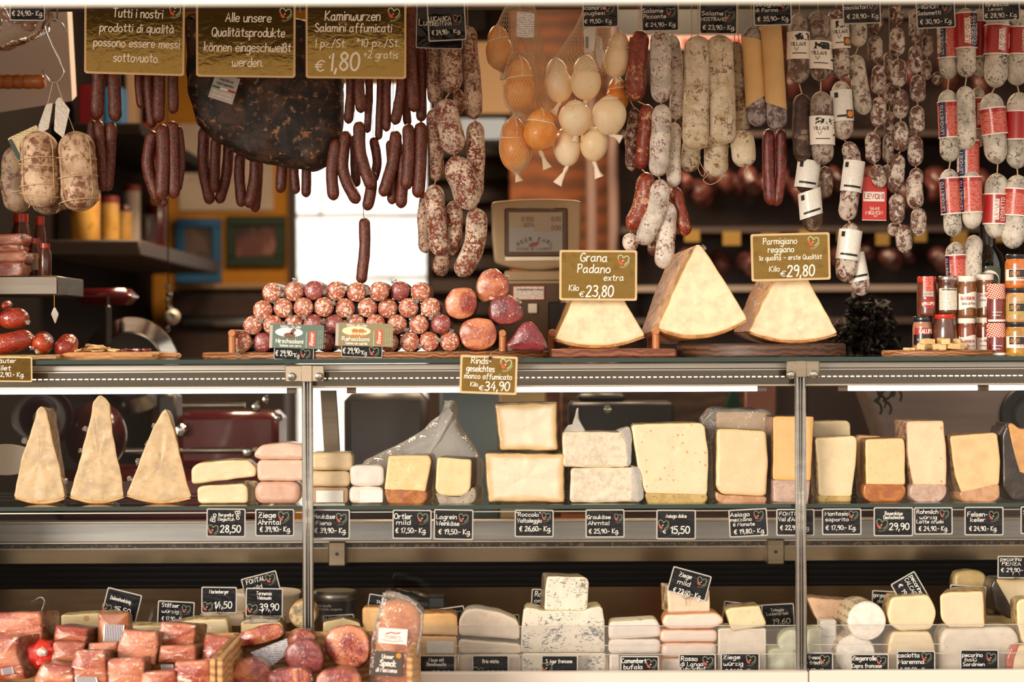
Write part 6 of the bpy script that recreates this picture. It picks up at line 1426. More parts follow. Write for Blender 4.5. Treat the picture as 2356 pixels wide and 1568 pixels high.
# ------------------------------------------------------------------ salamis with red and blue bands
def levoni(link, y0, y1, yaw=0, blue=(-1.25, -.55), kind='light', lev=None, word='LEVONETTO'):
    o, P, R, Y = link; ax = (P[0] - P[-1]).normalized(); c = at(0, (y0 + y1) / 2, Y); f = (c.z - P[-1].z) / (P[0].z - P[-1].z); p = P[-1].lerp(P[0], f); h = S(y1 - y0, Y); s = S(1, Y); k = R * 1.035
    bo, mp = lab_band(o, p, ax, k, 0, h, M['redl'] if kind == 'light' else M['red'], yaw=yaw)
    e_, _ = lab_band(bo, p, ax, k, h / 2 + 1 * s, 3 * s, M['wtext'], yaw=yaw, lift=.0024, name='scalloped_edge'); lab_band(bo, p, ax, k, -h / 2 - 1 * s, 3 * s, M['wtext'], yaw=yaw, lift=.0024, name='scalloped_edge')
    if kind == 'light': lab_band(bo, p, ax, k, h / 2 - 5 * s, 8 * s, M['red'], yaw=yaw, lift=.0026, name='red_margin')
    if blue:
        lab_band(bo, p, ax, k, 0, h, M['blue'], blue[0], blue[1], yaw, .0030, 'blue_panel', nu=8)
        a = (blue[0] + blue[1]) / 2
        m2 = lambda x, y, hh: mp(k * a + 2.5 * s - y, x, hh)
        b = MB(); write(b, word, -h * .42, h * .40, 0, 7 * s, m2, .15, .0034, 0, 0); write(b, 'Brescia', -h * .1, h * .2, -8 * s, 4 * s, m2, .14, .0034, 0, 0); obj('lettering', b, M['wtext'], bo)
    if lev is not None:
        a = lev; m2 = lambda x, y, hh: mp(k * a - y, x, hh)
        b = MB(); quad(b, -h * .38, h * .34, -6 * s, 6 * s, m2, .0034, 1, 4); wp = obj('white_panel', b, M['wtext'], bo)
        b = MB(); write(b, 'LEVONI', -h * .33, h * .29, -3.6 * s, 7.5 * s, m2, .18, .0038, 0, 0); obj('name_lettering', b, M['red'], wp)
    if kind == 'dark':
        m2 = lambda x, y, hh: mp(k * .45 - y, x, hh); b = MB(); write(b, word, -h * .4, h * .38, 0, 9 * s, m2, .15, .0034, 0, 0); write(b, 'Ungherese', -h * .3, h * .2, -13 * s, 5 * s, m2, .13, .0034, 0, 0); obj('lettering', b, M['redl'] if False else M['wtext'], bo)
UG = 'red and blue banded salami strings'
t, L = links('salami_string', 'red and blue banded salami string, leftmost behind the Salametti price card', UG, [([(2180, 20), (2180, 100), (2183, 183)], 44, .17, 'lev'), ([(2180, 206), (2182, 290), (2187, 372)], 44, .165, 'lev'), ([(2183, 388), (2188, 460), (2193, 544)], 43, .16, 'lev'), ([(2199, 556), (2200, 600), (2204, 660)], 46, .275, 'lev')], 'salami', part='salami', amp=.0022)
levoni(L[0], 62, 142, .15, lev=-1.35); levoni(L[1], 245, 325, .1); levoni(L[2], 420, 500, .1, (-1.3, -.75)); levoni(L[3], 597, 660, .1, (-1.5, -1.0))
t, L = links('salami_string', 'red and blue banded salami string in front, second from the left', UG, [([(2221, 18), (2222, 100), (2224, 178)], 46, .15, 'lev'), ([(2220, 198), (2222, 270), (2223, 345)], 46, .15, 'lev'), ([(2228, 318), (2229, 350), (2228, 415)], 44, .17, 'lev'), ([(2232, 392), (2236, 460), (2236, 527)], 46, .155, 'lev'), ([(2241, 540), (2240, 590), (2238, 660)], 40, .26, 'lev')], 'salami', part='salami', amp=.0022)
levoni(L[0], 42, 120, -.05, (.35, 1.15), 'dark', .0, 'LEVONETTO'); levoni(L[2], 334, 415, 0, (-1.3, -.35), lev=-1.4); levoni(L[3], 418, 497, 0, (-1.4, -.85))
t, L = links('salami_string', 'darker banded salami string half hidden behind the second one', UG, [([(2254, 20), (2255, 100), (2255, 177)], 36, .20, 'lev'), ([(2250, 200), (2250, 270), (2249, 340)], 30, .20, 'lev')], 'salami', part='salami', amp=.0022)
levoni(L[0], 60, 140, 0, None, 'plain'); levoni(L[1], 237, 306, 0, (.4, 1.4), 'plain', .15)
t, L = links('salami_string', 'thick salami string with dark red bands, second from the right', UG, [([(2296, 20), (2294, 110), (2290, 202)], 54, .16, 'lev'), ([(2280, 214), (2286, 290), (2296, 377)], 54, .155, 'lev'), ([(2294, 398), (2292, 460), (2290, 548)], 54, .165, 'lev')], 'salami', part='salami', amp=.0022)
levoni(L[0], 70, 135, 0, None, 'dark', .15); levoni(L[1], 260, 318, 0, None); levoni(L[2], 458, 524, 0, None, 'dark', -.2)
t, L = links('salami_string', 'thick salami string with red bands at the right edge', UG, [([(2344, 20), (2342, 110), (2340, 197)], 52, .165, 'lev'), ([(2345, 212), (2342, 300), (2340, 388)], 54, .16, 'lev'), ([(2342, 402), (2338, 480), (2328, 572)], 56, .155, 'lev')], 'salami', part='salami', amp=.0022)
levoni(L[0], 75, 135, 0, None, 'dark', .9); levoni(L[1], 268, 331, 0, None, 'plain'); levoni(L[2], 446, 505, 0, None)

# ------------------------------------------------------------------ scamorza cheeses in their nets
def scam(label, x, y0, y1, w, Y, m, cy, lean=0, tail=None, g='smoked scamorza cheeses', tl=34):
    R = S(w / 2, Y); H = S(y1 - y0, Y); c = at(x, y1, Y); t = thing('scamorza_cheese', label, 'cheese', c, g)
    ax = Vector((sin(radians(lean)), 0, cos(radians(lean)))); n = 26; f_ = 1 - (cy - y0) / (y1 - y0)
    P = []; Rr = []
    for i in range(n + 1):
        f = (1 - cos(pi * i / n)) / 2
        P.append(c + ax * H * f)
        q = R / H
        fb = f_ * .62
        if f < fb: r = R * sqrt(max(.004, 1 - ((fb - f) / fb) ** 2))
        else:
            u_ = (f - fb) / (1 - fb); r = R * (1 - .42 * u_ ** 1.5) * sqrt(max(.03, 1 - u_ ** 5))
            r *= 1 - .13 * math.exp(-((f - f_) / .06) ** 2)
        Rr.append(r)
    b = MB(); tube(b, P, Rr, 26, .0012, seedc[0], 20); seedc[0] += 1; obj('body', b, M[m], t)
    i = min(range(n + 1), key=lambda k: abs((1 - cos(pi * k / n)) / 2 - f_)); rr = Rr[i] * 1.02
    mp = cylmap(P[i], ax, rr); b = MB(); tube(b, [mp(rr * (-pi + 2 * pi * k / 24), .12 * rr * sin(-pi + 2 * pi * k / 24 + lean), .0007) for k in range(25)], .0016, 6)
    wire(b, [mp(.2 * rr, 0, .001), c + ax * H * .86 + Vector((.006, -rr * .75, 0)), c + ax * H * 1.02 + Vector((0, -.004, 0))], .0012, 6, 4); obj('cord', b, M['cord'], t)
    if tail:
        b = MB(); p = c + Vector((0, 0, .004)); q = at(tail[0], tail[1], Y); d = (q - p)
        tube(b, [p, p + d * .25, p + d * .4, p + d * .7, q], [.004, .0055, .004, .007, .011], 10, .004, seedc[0], 180); obj('net_tail', b, M['cord'] if 'white' in g else M['net'], t)
def net(label, rings, g, ns=30, r=.00042):
    """rings: (x, y, half width px, half depth m, Y)"""
    t = thing('net_bag', label, 'net', at(rings[-1][0], rings[-1][1], rings[-1][4]), g); b = MB()
    C = cr([Vector((x, y, w)) for x, y, w, d, Y in rings], 12); Dd = cr([Vector((d, Y, 0)) for x, y, w, d, Y in rings], 12); n = len(C)
    def pt(i, a): p = at(C[i].x, C[i].y, Dd[i].y); return p + Vector((S(C[i].z, Dd[i].y) * cos(a), Dd[i].x * sin(a), 0))
    for sg in (-1, 1):
        for k in range(ns):
            a = 2 * pi * k / ns; tube(b, [pt(i, a + sg * i * .055) for i in range(0, n)], r, 3, 0, 0, 30, False)
    obj('mesh', b, M['net'], t); return t
SG = 'smoked scamorza cheeses'
scam('golden brown smoked scamorza, topmost in the left net', 1154, 57, 163, 63, .19, 'sca', 92, -6, (1160, 182), SG)
scam('golden brown smoked scamorza, middle one hanging below the white paper tag', 1196, 130, 257, 74, .165, 'sca', 182, 0, (1198, 268), SG)
scam('golden brown smoked scamorza, lowest left in the left net', 1187, 268, 395, 73, .175, 'sca', 314, -2, (1194, 418), SG)
scam('golden brown smoked scamorza, lowest right in the left net', 1241, 250, 347, 79, .15, 'sca', 282, 3, (1260, 388), SG)
WG = 'white scamorza cheeses'
scam('pale scamorza at the left shoulder of the right net', 1291, 132, 236, 64, .20, 'scw', 170, -8, (1272, 262), WG)
scam('pale scamorza high in the middle of the right net', 1348, 126, 231, 70, .155, 'scw', 163, 0, (1344, 250), WG)
scam('pale scamorza at the upper right of the right net', 1416, 72, 179, 64, .18, 'scw', 110, 6, (1424, 190), WG)
scam('pale scamorza, left of the two middle front ones in the right net', 1324, 230, 314, 76, .15, 'scw', 239, 0, (1322, 326), WG)
scam('pale scamorza, right of the two middle front ones in the right net', 1402, 220, 311, 79, .15, 'scw', 228, 0, (1430, 320), WG)
scam('pale scamorza at the lower left of the right net', 1308, 292, 383, 64, .185, 'scw', 304, -4, (1282, 424), WG)
scam('pale scamorza at the lower right of the right net', 1365, 292, 372, 66, .175, 'scw', 298, 2, (1380, 408), WG)
scam('darker pale scamorza hidden behind at the right side of the right net', 1420, 176, 262, 52, .22, 'sca', 206, 0, None, WG)
NG = 'nets around the scamorza cheeses'
net('tan net holding the topmost smoked scamorza, upper left', [(1186, -10, 12, .02, .19), (1172, 50, 26, .03, .19), (1156, 115, 34, .04, .19), (1154, 145, 30, .034, .19), (1160, 168, 5, .006, .19)], NG)
net('tan empty looking net running down behind the paper tag to the right', [(1208, -10, 16, .02, .22), (1222, 70, 22, .024, .22), (1238, 160, 20, .024, .22), (1254, 250, 16, .02, .21), (1262, 262, 6, .008, .2)], NG)
net('tan net around the two lowest smoked scamorze and the middle one', [(1200, 120, 26, .03, .165), (1197, 185, 40, .044, .165), (1196, 238, 35, .040, .165), (1194, 262, 14, .014, .168), (1186, 290, 30, .032, .175), (1187, 345, 39, .043, .175), (1188, 380, 26, .03, .175), (1190, 400, 5, .006, .175)], NG)
net('pale net over the upper cheeses of the right bunch', [(1376, -10, 22, .02, .18), (1364, 60, 40, .03, .18), (1340, 130, 62, .05, .18), (1330, 170, 70, .06, .18)], NG, 40)
pt_ = thing('paper_tag', 'white printed paper tag on the smoked scamorza net', 'tag', at(1209, 88, .13))
b = MB(); slab(b, [(1189, 26), (1230, 30), (1228, 88), (1188, 84)], .13, .0012, 2, .0004, 40, .0006, 3); obj('paper', b, mat_print('scamorza_print', 'd9d4d2', '6a6664', 190, 90, .6), pt_)
t = thing('paper_tag', 'white barcode tag at the top of the right scamorza net', 'tag', at(1352, 120, .13)); b = MB(); slab(b, [(1342, 66), (1372, 62), (1366, 118), (1344, 122)], .135, .0012, 2, .0004, 40, .002, 4); obj('paper', b, flat('tag_white', 'd8cfc4', .5), t)
b = MB(); mp = planemap(at(1350, 96, .133), Vector((1, 0, 0)), Vector((0, 0, 1)), Vector((0, -1, 0))); [quad(b, -S(3), S(4), S(-14 + i * 2.4), S(-12.8 + i * 2.4), mp, .001) for i in range(11)]; obj('barcode', b, M['btext'], t)
t = thing('paper_tag', 'crumpled white tag beside the upper right pale scamorza', 'tag', at(1384, 160, .14)); b = MB(); slab(b, [(1370, 78), (1384, 86), (1392, 130), (1380, 160), (1372, 140)], .145, .0015, 4, .0004, 40, .004, 6); obj('paper', b, flat('tag_white2', 'd3c6ba', .5), t)
# ------------------------------------------------------------------ cheeses on the glass shelf
C = {}
def cm_(k, p, *a, **kw): h = hexc(p); C[k] = mat_cheese('cheese_' + k, (h[0] * .93, h[1] * .91, h[2] * .93), *a, **kw)
cm_('aged', 'dfc08a', 'd9b57c', 'c29a62', .004, .0012, coat=.5, wr=.4, var=.16, vs=30)
cm_('pale', 'efdcaa', 'e6cc92', 'd9b983', .006, .0012, coat=.6, wr=.4, var=.05, pit=.5)
cm_('pink', 'eecdb0', 'e8bfa0', 'e2b496', .006, .0012, coat=.7, wr=.4, var=.06, pit=.3)
cm_('rose', 'e2b496', 'dba78a', 'd9a284', .006, .0012, coat=.7, wr=.3, var=.1)
cm_('hay', 'e8cf9e', 'd9bd88', 'b39a6c', .006, .0014, coat=.6, wr=.35, var=.06, pit=.4)
cm_('tan', 'c49c74', 'b88e66', 'a87c58', .006, .0014, coat=.6, wr=.35, var=.1)
cm_('white', 'f3e8d8', 'eee0cc', 'f0e4d2', .006, .0012, coat=.35, wr=.5, var=.06, rindn=.1)
cm_('ortler', 'f2d796', 'e6bd74', '8a4f22', .004, .0012, coat=.7, wr=.4, var=.04, pit=.8)
cm_('lagrein', 'f2dca2', 'e2c284', '6a5a48', .007, .0014, coat=.5, wr=.3, var=.05, pit=.9)
cm_('roccolo', 'f3e6c4', 'c9a468', '745a44', .024, .0042, coat=.55, wr=.3, var=.03, pit=.35)
cm_('grau', 'f0e2c2', 'eddbb6', 'e6d2ac', .004, .0012, coat=.6, wr=.5, var=.14, vs=60, scl=3, rindn=.15)
cm_('asiago', 'f2e2b4', 'ead4a0', 'e2c27c', .006, .0014, (95, .30), coat=.7, wr=.3, var=.03, pit=.9)
cm_('mezzano', 'f2d6a4', 'e8c48a', '9a6a40', .008, .0016, (30, .10), coat=.8, wr=.4, var=.04, pit=.3)
cm_('fontina', 'eec884', 'e2ac60', 'a8745a', .016, .0012, coat=.5, wr=.3, var=.04, pit=.4)
cm_('montasio', 'f2dfae', 'ead2a0', 'd8bf90', .008, .0014, coat=.6, wr=.3, var=.05, pit=.4)
cm_('bauern', 'f1d69a', 'e8c07c', 'a8683a', .006, .0014, coat=.7, wr=.3, var=.04, pit=1)
cm_('rohmilch', 'f2dcae', 'e8b890', 'c09474', .010, .0016, (75, .2), coat=.8, wr=.5, var=.04, pit=.6)
cm_('felsen', 'efcf92', 'e2b878', 'a07850', .006, .0014, coat=.8, wr=.7, var=.07, vs=30)
cm_('amber', 'dca45c', 'c88a44', '2a1a12', .006, .0016, coat=.9, wr=.8, var=.1, vs=30)
cm_('emmental', 'f2dfa4', 'ead290', 'd9ba78', .004, .001, (42, .2), coat=.6, wr=.3, var=.03)
cm_('wax', 'f0c07a', 'e8a860', 'd8924c', .006, .0014, coat=.4, wr=.3, var=.06)
cm_('brie', 'f2e2c4', 'efdcc0', 'efe2d0', .006, .002, coat=.6, wr=.4, var=.07, rindn=.1, pit=.6)
cm_('blue', 'efe6cc', 'e8dcc0', 'dccba8', .005, .0012, coat=.5, wr=.3, var=.05, vein=1.0, veinc='47525c', rindn=.2)
cm_('roque', 'f3ead0', 'ede0c2', '8a6a48', .005, .0012, coat=.8, wr=.4, var=.03, vein=.95, veinc='6a5a48', vs=70, scl=1)
cm_('rosso', 'f2e0cc', 'eecdb0', 'e2925c', .010, .0035, coat=.5, wr=.4, var=.05, rindn=.15)
cm_('beige', 'ecd6b4', 'e4c8a0', 'ccaa80', .006, .0012, coat=.5, wr=.3, var=.05, pit=.3)
cm_('goat', 'ece0c6', 'e6d8bc', 'dccaaa', .006, .0012, coat=.4, wr=.3, var=.06, pit=.3, rindn=.15)
cm_('chalk', 'f4eee4', 'f0e8dc', 'ede2d4', .004, .001, coat=.1, wr=.2, var=.03, rindn=.1)
cm_('caciotta', 'f1dcae', 'ecd09a', 'dcb880', .012, .0018, coat=.6, wr=.3, var=.04, pit=.4)
cm_('pecorino', 'efd9b0', 'e8c898', 'd2a468', .010, .0018, coat=.5, wr=.3, var=.05, pit=.5)
cm_('yellow', 'c9b070', 'bda262', 'a88c50', .006, .0014, coat=.7, wr=.3, var=.08)
cm_('dark', 'd9c79c', 'c4a468', '2e1c12', .012, .003, coat=.5, wr=.4, var=.05)
cm_('green', 'd2d4b0', 'c6caa4', 'bcc29a', .006, .0014, coat=.6, wr=.7, var=.1, rindn=.1)
cm_('wrapped', 'dcb48c', 'cfa27a', 'b98c66', .006, .0014, coat=.9, wr=1.0, var=.12)
R_ = dict(brown=mat_mottle('rind_brown', '9a5424', 'b4702f', '6a3414', 40, 120, .4, .6, (.4, .6), (.6, .7), .3), grey=mat_mottle('rind_grey', '8f7f6e', 'a89a88', '5a4c40', 45, 140, .5, .6, (.4, .6), (.6, .7), .5),
          pinkgrey=mat_mottle('rind_pink_grey', 'b08e7c', 'c2a594', '8a6a58', 40, 100, .5, .6, (.4, .6), (.62, .72), .3), olive=mat_mottle('rind_olive', 'a88a4a', 'bc9e5e', '7a6030', 30, 100, .45, .7, (.4, .6), (.6, .7), .3), tanr=mat_mottle('rind_tan', 'b07c54', 'c49670', '6a4430', 30, 90, .45, .7, (.4, .6), (.64, .72), .3), dark=mat_mottle('rind_dark', '1d120d', '33221a', '6a5444', 40, 90, .4, .8, (.4, .6), (.64, .74), .5),
          goldr=mat_mottle('rind_gold', 'd2a060', 'c08a4a', 'e0b878', 30, 90, .4, .8, (.4, .6), (.6, .7), .3))
seedk = [200]
def ch(label, pts, Y, depth, k, rest=None, rc=9, rb=.005, amp=.0012, back=(.96, 1), shift=(0, 0), rind=None, lab=None, group=None, pillow=0, tufts=(), wrap=None, name='cheese_piece', film=None):
    seedk[0] += 1; depth *= .75
    b = MB(); slab(b, pts, Y, depth, rc, rb, 64, amp, seedk[0], back, shift, 38, pillow)
    allb = [b]; c = None
    if rind:
        c = MB(); slab(c, rind[1], Y - .0015, depth + .003, rind[2] if len(rind) > 2 else 8, .004, 56, .001, seedk[0] + 1, back, shift, 38); allb.append(c)
    if rest is not None:
        d = rest - min(p[2] for q in allb for p in q.v)
        for q in allb: moved(q, (0, 0, d))
    else: d = 0
    zt = max(p[2] for p in b.v); zl = min(p[2] for q in allb for p in q.v)
    xs = [p[0] for p in b.v]
    t = thing(name, label, 'cheese', ((min(xs) + max(xs)) / 2, Y + depth / 2, zl), group)
    obj('paste', b, C[k], t)
    if c: obj('rind', c, R_[rind[0]], t)
    if lab:
        for lb_ in (lab if isinstance(lab, list) else [lab]):
            l = MB(); pbox(l, *lb_[:4], Y - .0035, Y - .0025); moved(l, (0, 0, d)); obj('label', l, M['paper'], t)
    for i, (tx, ty, tr, dx, dz) in enumerate(tufts):
        f = MB(); tuft(f, at(tx, ty, Y + .01) + Vector((0, 0, d)), S(tr, Y), seedk[0] + i, (dx, -.15, dz), 2.2); obj('film_twist', f, M['film'], t)
    return zt, t, d
R4 = lambda x0, y0, x1, y1: [(x0, y0), (x1, y0), (x1, y1), (x0, y1)]
WC = 'aged cheese wedges on the glass shelf'
def wdg(label, left, right, A, h, tf, shift, Y=.11, dp=.09):
    wedge(label, left + right + A[::-1], band_(A, h), Y, dp, ZS, seedk[0], C['aged'], R_['goldr'], shift, (.6, .97), tf, 'cheese_piece', WC, .0022, 4); seedk[0] += 1
wdg('aged cheese wedge in film, leftmost of three on the glass shelf', [(48, 1056), (66, 1010), (84, 945), (96, 935)], [(108, 950), (120, 1010), (138, 1080)], arc(32, 1146, 90, 1157, 150, 1148), 6, ((54, 1016, 10, -.7, .2), (150, 1110, 11, .7, -.3)), (.01, 0))
wdg('aged cheese wedge in film, tallest in the middle of three on the glass shelf', [(183, 1060), (203, 985), (214, 930), (229, 912)], [(253, 931), (258, 1000), (276, 1080)], arc(159, 1146, 225, 1158, 287, 1146), 6, ((194, 990, 9, -.5, .4), (184, 1040, 8, -.6, .2)), (-.004, 0))
wdg('aged cheese wedge in film, rightmost of three on the glass shelf', [(318, 1070), (352, 985), (372, 950), (380, 943)], [(390, 960), (408, 1020), (424, 1086)], arc(290, 1142, 370, 1156, 441, 1147), 6, ((352, 982, 8, -.7, .2), (338, 1022, 8, -.6, .4), (316, 1066, 10, -.8, -.2), (296, 1104, 9, -.8, .1)), (.004, 0))
S_ = 'soft cheeses stacked on the glass shelf'
z, *_ = ch('lower pale cheese half of the two stacked beside the aged wedges', [(452, 1122), (470, 1116), (560, 1112), (571, 1120), (571, 1158), (455, 1158)], .10, .1, 'pale', ZS, 10, group=S_)
ch('small pale cheese half peeking out behind the lower pale cheese', R4(552, 1112, 590, 1158), .16, .06, 'pale', ZS, 10, group=S_)
ch('upper round backed pale cheese half of the two stacked beside the aged wedges', [(440, 1085), (452, 1074), (520, 1066), (572, 1066), (590, 1082), (590, 1104), (440, 1122)], .095, .11, 'pale', z - .001, 9, group=S_)
z, *_ = ch('lowest rosy cheese of the stack left of the left post', R4(585, 1108, 692, 1160), .085, .12, 'rose', ZS, 24, .012, group=S_)
z, *_ = ch('middle whitish pink cheese of the stack left of the left post', R4(591, 1059, 704, 1108), .085, .12, 'pink', z - .001, 12, .008, group=S_)
ch('top pink cheese of the stack left of the left post', [(584, 1044), (600, 1026), (660, 1020), (704, 1026), (706, 1060), (598, 1060), (584, 1054)], .085, .12, 'pink', z - .001, 14, .010, group=S_)
z, *_ = ch('brown labelled lowest cheese of the stack right of the left post', R4(714, 1122, 801, 1160), .085, .11, 'tan', ZS, 8, lab=(727, 1130, 790, 1157), group=S_)
z, *_ = ch('middle hay coloured cheese of the stack right of the left post', R4(712, 1086, 805, 1123), .085, .11, 'hay', z - .001, 12, .008, group=S_)
ch('top hay coloured cheese of the stack right of the left post', R4(714, 1044, 812, 1087), .085, .11, 'hay', z - .001, 14, .010, group=S_)
z, *_ = ch('lower small white mould cheese with a paper label', R4(803, 1122, 882, 1161), .08, .08, 'white', ZS, 12, .008, .0018, lab=(828, 1130, 880, 1158), group=S_)
ch('upper small white mould cheese of the pair', R4(805, 1075, 884, 1123), .08, .08, 'white', z - .001, 14, .009, .0018, group=S_)
K_ = 'cut cheeses standing on the glass shelf'
ch('cheese with chestnut rind above the Ortler mild card', [(893, 1047), (987, 1046), (993, 1060), (980, 1132), (883, 1128), (886, 1100)], .08, .13, 'ortler', None, 6, rind=('brown', [(882, 1124), (982, 1128), (984, 1148), (972, 1161), (892, 1159)], 12), shift=(.012, 0), group=K_)
ch('pale cheese slice behind the chestnut rind cheese', R4(985, 1058, 1002, 1150), .17, .05, 'ortler', ZS, 6, group=K_)
ch('cheese with grey mould rind above the Lagrein Weinkäse card', [(1004, 1050), (1085, 1056), (1084, 1120), (1072, 1142), (1010, 1140), (1000, 1126)], .08, .13, 'lagrein', None, 7, rind=('grey', [(1000, 1128), (1012, 1141), (1074, 1143), (1086, 1118), (1096, 1126), (1094, 1152), (1078, 1161), (1010, 1161)], 8), shift=(.014, 0), group=K_)
bag = thing('bread_bag', 'large tied grey plastic bag with a pale loaf behind the cheeses', 'bag', at(965, 1150, .40))
b = MB(); slab(b, [(808, 1150), (826, 1068), (880, 1040), (960, 1000), (1012, 960), (1022, 926), (1040, 920), (1050, 940), (1052, 970), (1085, 1020), (1112, 1062), (1114, 1150)], .34, .12, 8, .03, 90, .007, 77, (.95, 1), (0, 0), 22, .02); obj('bag_film', b, mat_clear('bag_film', 'e4ded8', .15, 1.2, 22, .45), bag)
b = MB(); slab(b, [(815, 1150), (830, 1078), (890, 1046), (960, 1040), (1040, 1062), (1080, 1100), (1090, 1150)], .37, .07, 20, .03, 64, .004, 78, (.95, 1), (0, 0), 20, .01); obj('loaf', b, flat('loaf', 'c49a74', .8, 0, 0, (40, .3), 14), bag)
b = MB(); tube(b, [at(1030, 962, .36), at(1032, 940, .36), at(1034, 922, .36)], [.012, .007, .013], 10, .003, 3, 120); obj('tied_neck', b, mat_clear('bag_neck', 'd8d0c8', .2, 1.5, 40, .6), bag)
z, *_ = ch('large square cut soft cheese with crinkled rind above the Roccolo card, lower of two', [(1113, 1046), (1302, 1048), (1298, 1100), (1299, 1161), (1121, 1161)], .08, .16, 'roccolo', ZS, 6, .006, .003, group=K_)
ch('square cut soft cheese with crinkled rind lying on the other one', [(1137, 934), (1283, 929), (1285, 1043), (1149, 1043)], .085, .15, 'roccolo', z - .0015, 5, .006, .003, group=K_)
net_m = mat_clear('cheesecloth', 'e8dcc4', .3, 1.0, 40, .45)
z, t, d = ch('lower crumbly white cheese block wrapped in film above the Graukäse card', [(1312, 1082), (1462, 1080), (1472, 1160), (1312, 1161)], .08, .13, 'grau', ZS, 9, .006, .002, group=K_)
b = MB(); slab(b, [(1452, 1078), (1472, 1082), (1482, 1150), (1470, 1161), (1450, 1158)], .075, .12, 5, .004, 40, .004, 12, (1, 1), (0, 0), 40); moved(b, (0, 0, d)); obj('film_fold', b, net_m, t)
z2, t, d = ch('upper crumbly white cheese block with a spike of film', [(1293, 996), (1440, 998), (1448, 1020), (1444, 1078), (1294, 1078)], .08, .13, 'grau', z - .001, 9, .006, .002, group=K_)
b = MB(); slab(b, [(1296, 996), (1306, 982), (1318, 980), (1328, 942), (1333, 940), (1330, 966), (1346, 990), (1346, 998)], .11, .02, 2, .004, 48, .003, 14, (1, 1), (0, 0), 50); moved(b, (0, 0, d)); obj('film_spike', b, net_m, t)
b = MB(); slab(b, [(1420, 996), (1448, 984), (1454, 1010), (1452, 1070), (1442, 1080), (1436, 1000)], .075, .1, 4, .004, 48, .003, 15, (1, 1), (0, 0), 50); moved(b, (0, 0, d)); obj('film_fold', b, net_m, t)
ch('big pale cheese with small holes above the Asiago dolce card', [(1452, 980), (1456, 976), (1612, 972), (1622, 978), (1631, 1050), (1628, 1140), (1484, 1136), (1466, 1070)], .08, .15, 'asiago', None, 7, rind=('olive', [(1482, 1132), (1628, 1136), (1628, 1152), (1616, 1160), (1490, 1160)], 8), group=K_)
ch('tall cheese block in a plastic bag behind the Asiago mezzano piece', [(1648, 952), (1768, 953), (1770, 1150), (1648, 1150)], .22, .08, 'beige', ZS, 6, group=K_)
ch('tall cheese with a few holes and wrinkled film above the Asiago mezzano card', [(1648, 984), (1764, 990), (1768, 1060), (1764, 1142), (1660, 1138), (1646, 1120)], .08, .12, 'mezzano', None, 10, .008, rind=('tanr', [(1646, 1128), (1660, 1138), (1764, 1142), (1764, 1154), (1752, 1161), (1660, 1160), (1646, 1148)], 10), group=K_)
pb = thing('plastic_bag', 'clear plastic bag standing open around the tall cheese block', 'bag', at(1700, 1150, .30))
b = MB(); slab(b, [(1614, 972), (1644, 938), (1770, 942), (1786, 960), (1786, 980), (1774, 1150), (1640, 1150), (1636, 1000)], .205, .12, 6, .006, 64, .005, 16, (1, 1), (0, 0), 26); obj('bag_film', b, mat_clear('bag_clear', 'e6dccc', .06, 1.6, 26, .16), pb)
ch('tall deep yellow cheese with mauve rind behind the right post', [(1779, 957), (1873, 957), (1866, 1106), (1778, 1104)], .085, .13, 'fontina', None, 3, .003, rind=('pinkgrey', [(1778, 1103), (1866, 1105), (1860, 1157), (1780, 1155)], 3), shift=(-.01, 0), group=K_)
ch('pale cheese block behind the Montasio piece', [(1868, 972), (1952, 971), (1958, 980), (1957, 1100), (1872, 1150)], .22, .07, 'montasio', ZS, 5, group=K_, tufts=((1912, 972, 6, .2, 1),))
ch('pale tall cheese above the Montasio saporito card', [(1876, 1006), (1966, 1002), (1973, 1012), (1970, 1060), (1960, 1143), (1884, 1141)], .08, .12, 'montasio', None, 6, rind=('olive', [(1882, 1139), (1960, 1141), (1958, 1155), (1884, 1155)], 4), group=K_)
ch('orange backed cheese between the Montasio and Bauernkäse pieces', [(1966, 1014), (1976, 1006), (2030, 1008), (2030, 1150), (1978, 1150)], .20, .07, 'fontina', ZS, 6, group=K_)
ch('cheese with small holes and brown rind above the Bauernkäse card', [(1990, 1010), (2080, 1007), (2083, 1020), (2083, 1116), (1992, 1116)], .08, .12, 'bauern', None, 6, rind=('brown', [(1986, 1112), (2084, 1114), (2084, 1140), (2070, 1154), (2000, 1154), (1986, 1142)], 14), group=K_)
ch('small cheese slice behind the tall raw milk cheese', [(2062, 985), (2072, 978), (2092, 978), (2092, 1140), (2066, 1140)], .20, .06, 'bauern', ZS, 5, group=K_)
ch('tall cheese with big round holes above the Rohmilch card', [(2086, 968), (2172, 967), (2180, 1050), (2178, 1118), (2102, 1118), (2088, 1050)], .08, .13, 'rohmilch', None, 5, rind=('pinkgrey', [(2096, 1112), (2179, 1114), (2179, 1138), (2164, 1155), (2108, 1155), (2092, 1140)], 14), shift=(-.016, 0), group=K_)
ch('cheese in glossy film with brown rind above the Felsenkeller card', [(2184, 1002), (2288, 994), (2296, 998), (2303, 1060), (2300, 1116), (2212, 1136), (2196, 1090)], .08, .13, 'felsen', None, 7, rind=('tanr', [(2206, 1132), (2300, 1112), (2302, 1144), (2284, 1156), (2214, 1154)], 9), shift=(-.012, 0), group=K_)
ch('amber cheese wedge with black rind at the right edge of the glass shelf', [(2318, 974), (2330, 972), (2346, 985), (2420, 984), (2420, 1110), (2352, 1108), (2338, 1080)], .085, .13, 'amber', None, 5, rind=('dark', [(2306, 1000), (2318, 974), (2338, 1082), (2352, 1106), (2420, 1108), (2420, 1152), (2330, 1152), (2308, 1120)], 6), shift=(-.012, 0), group=K_)

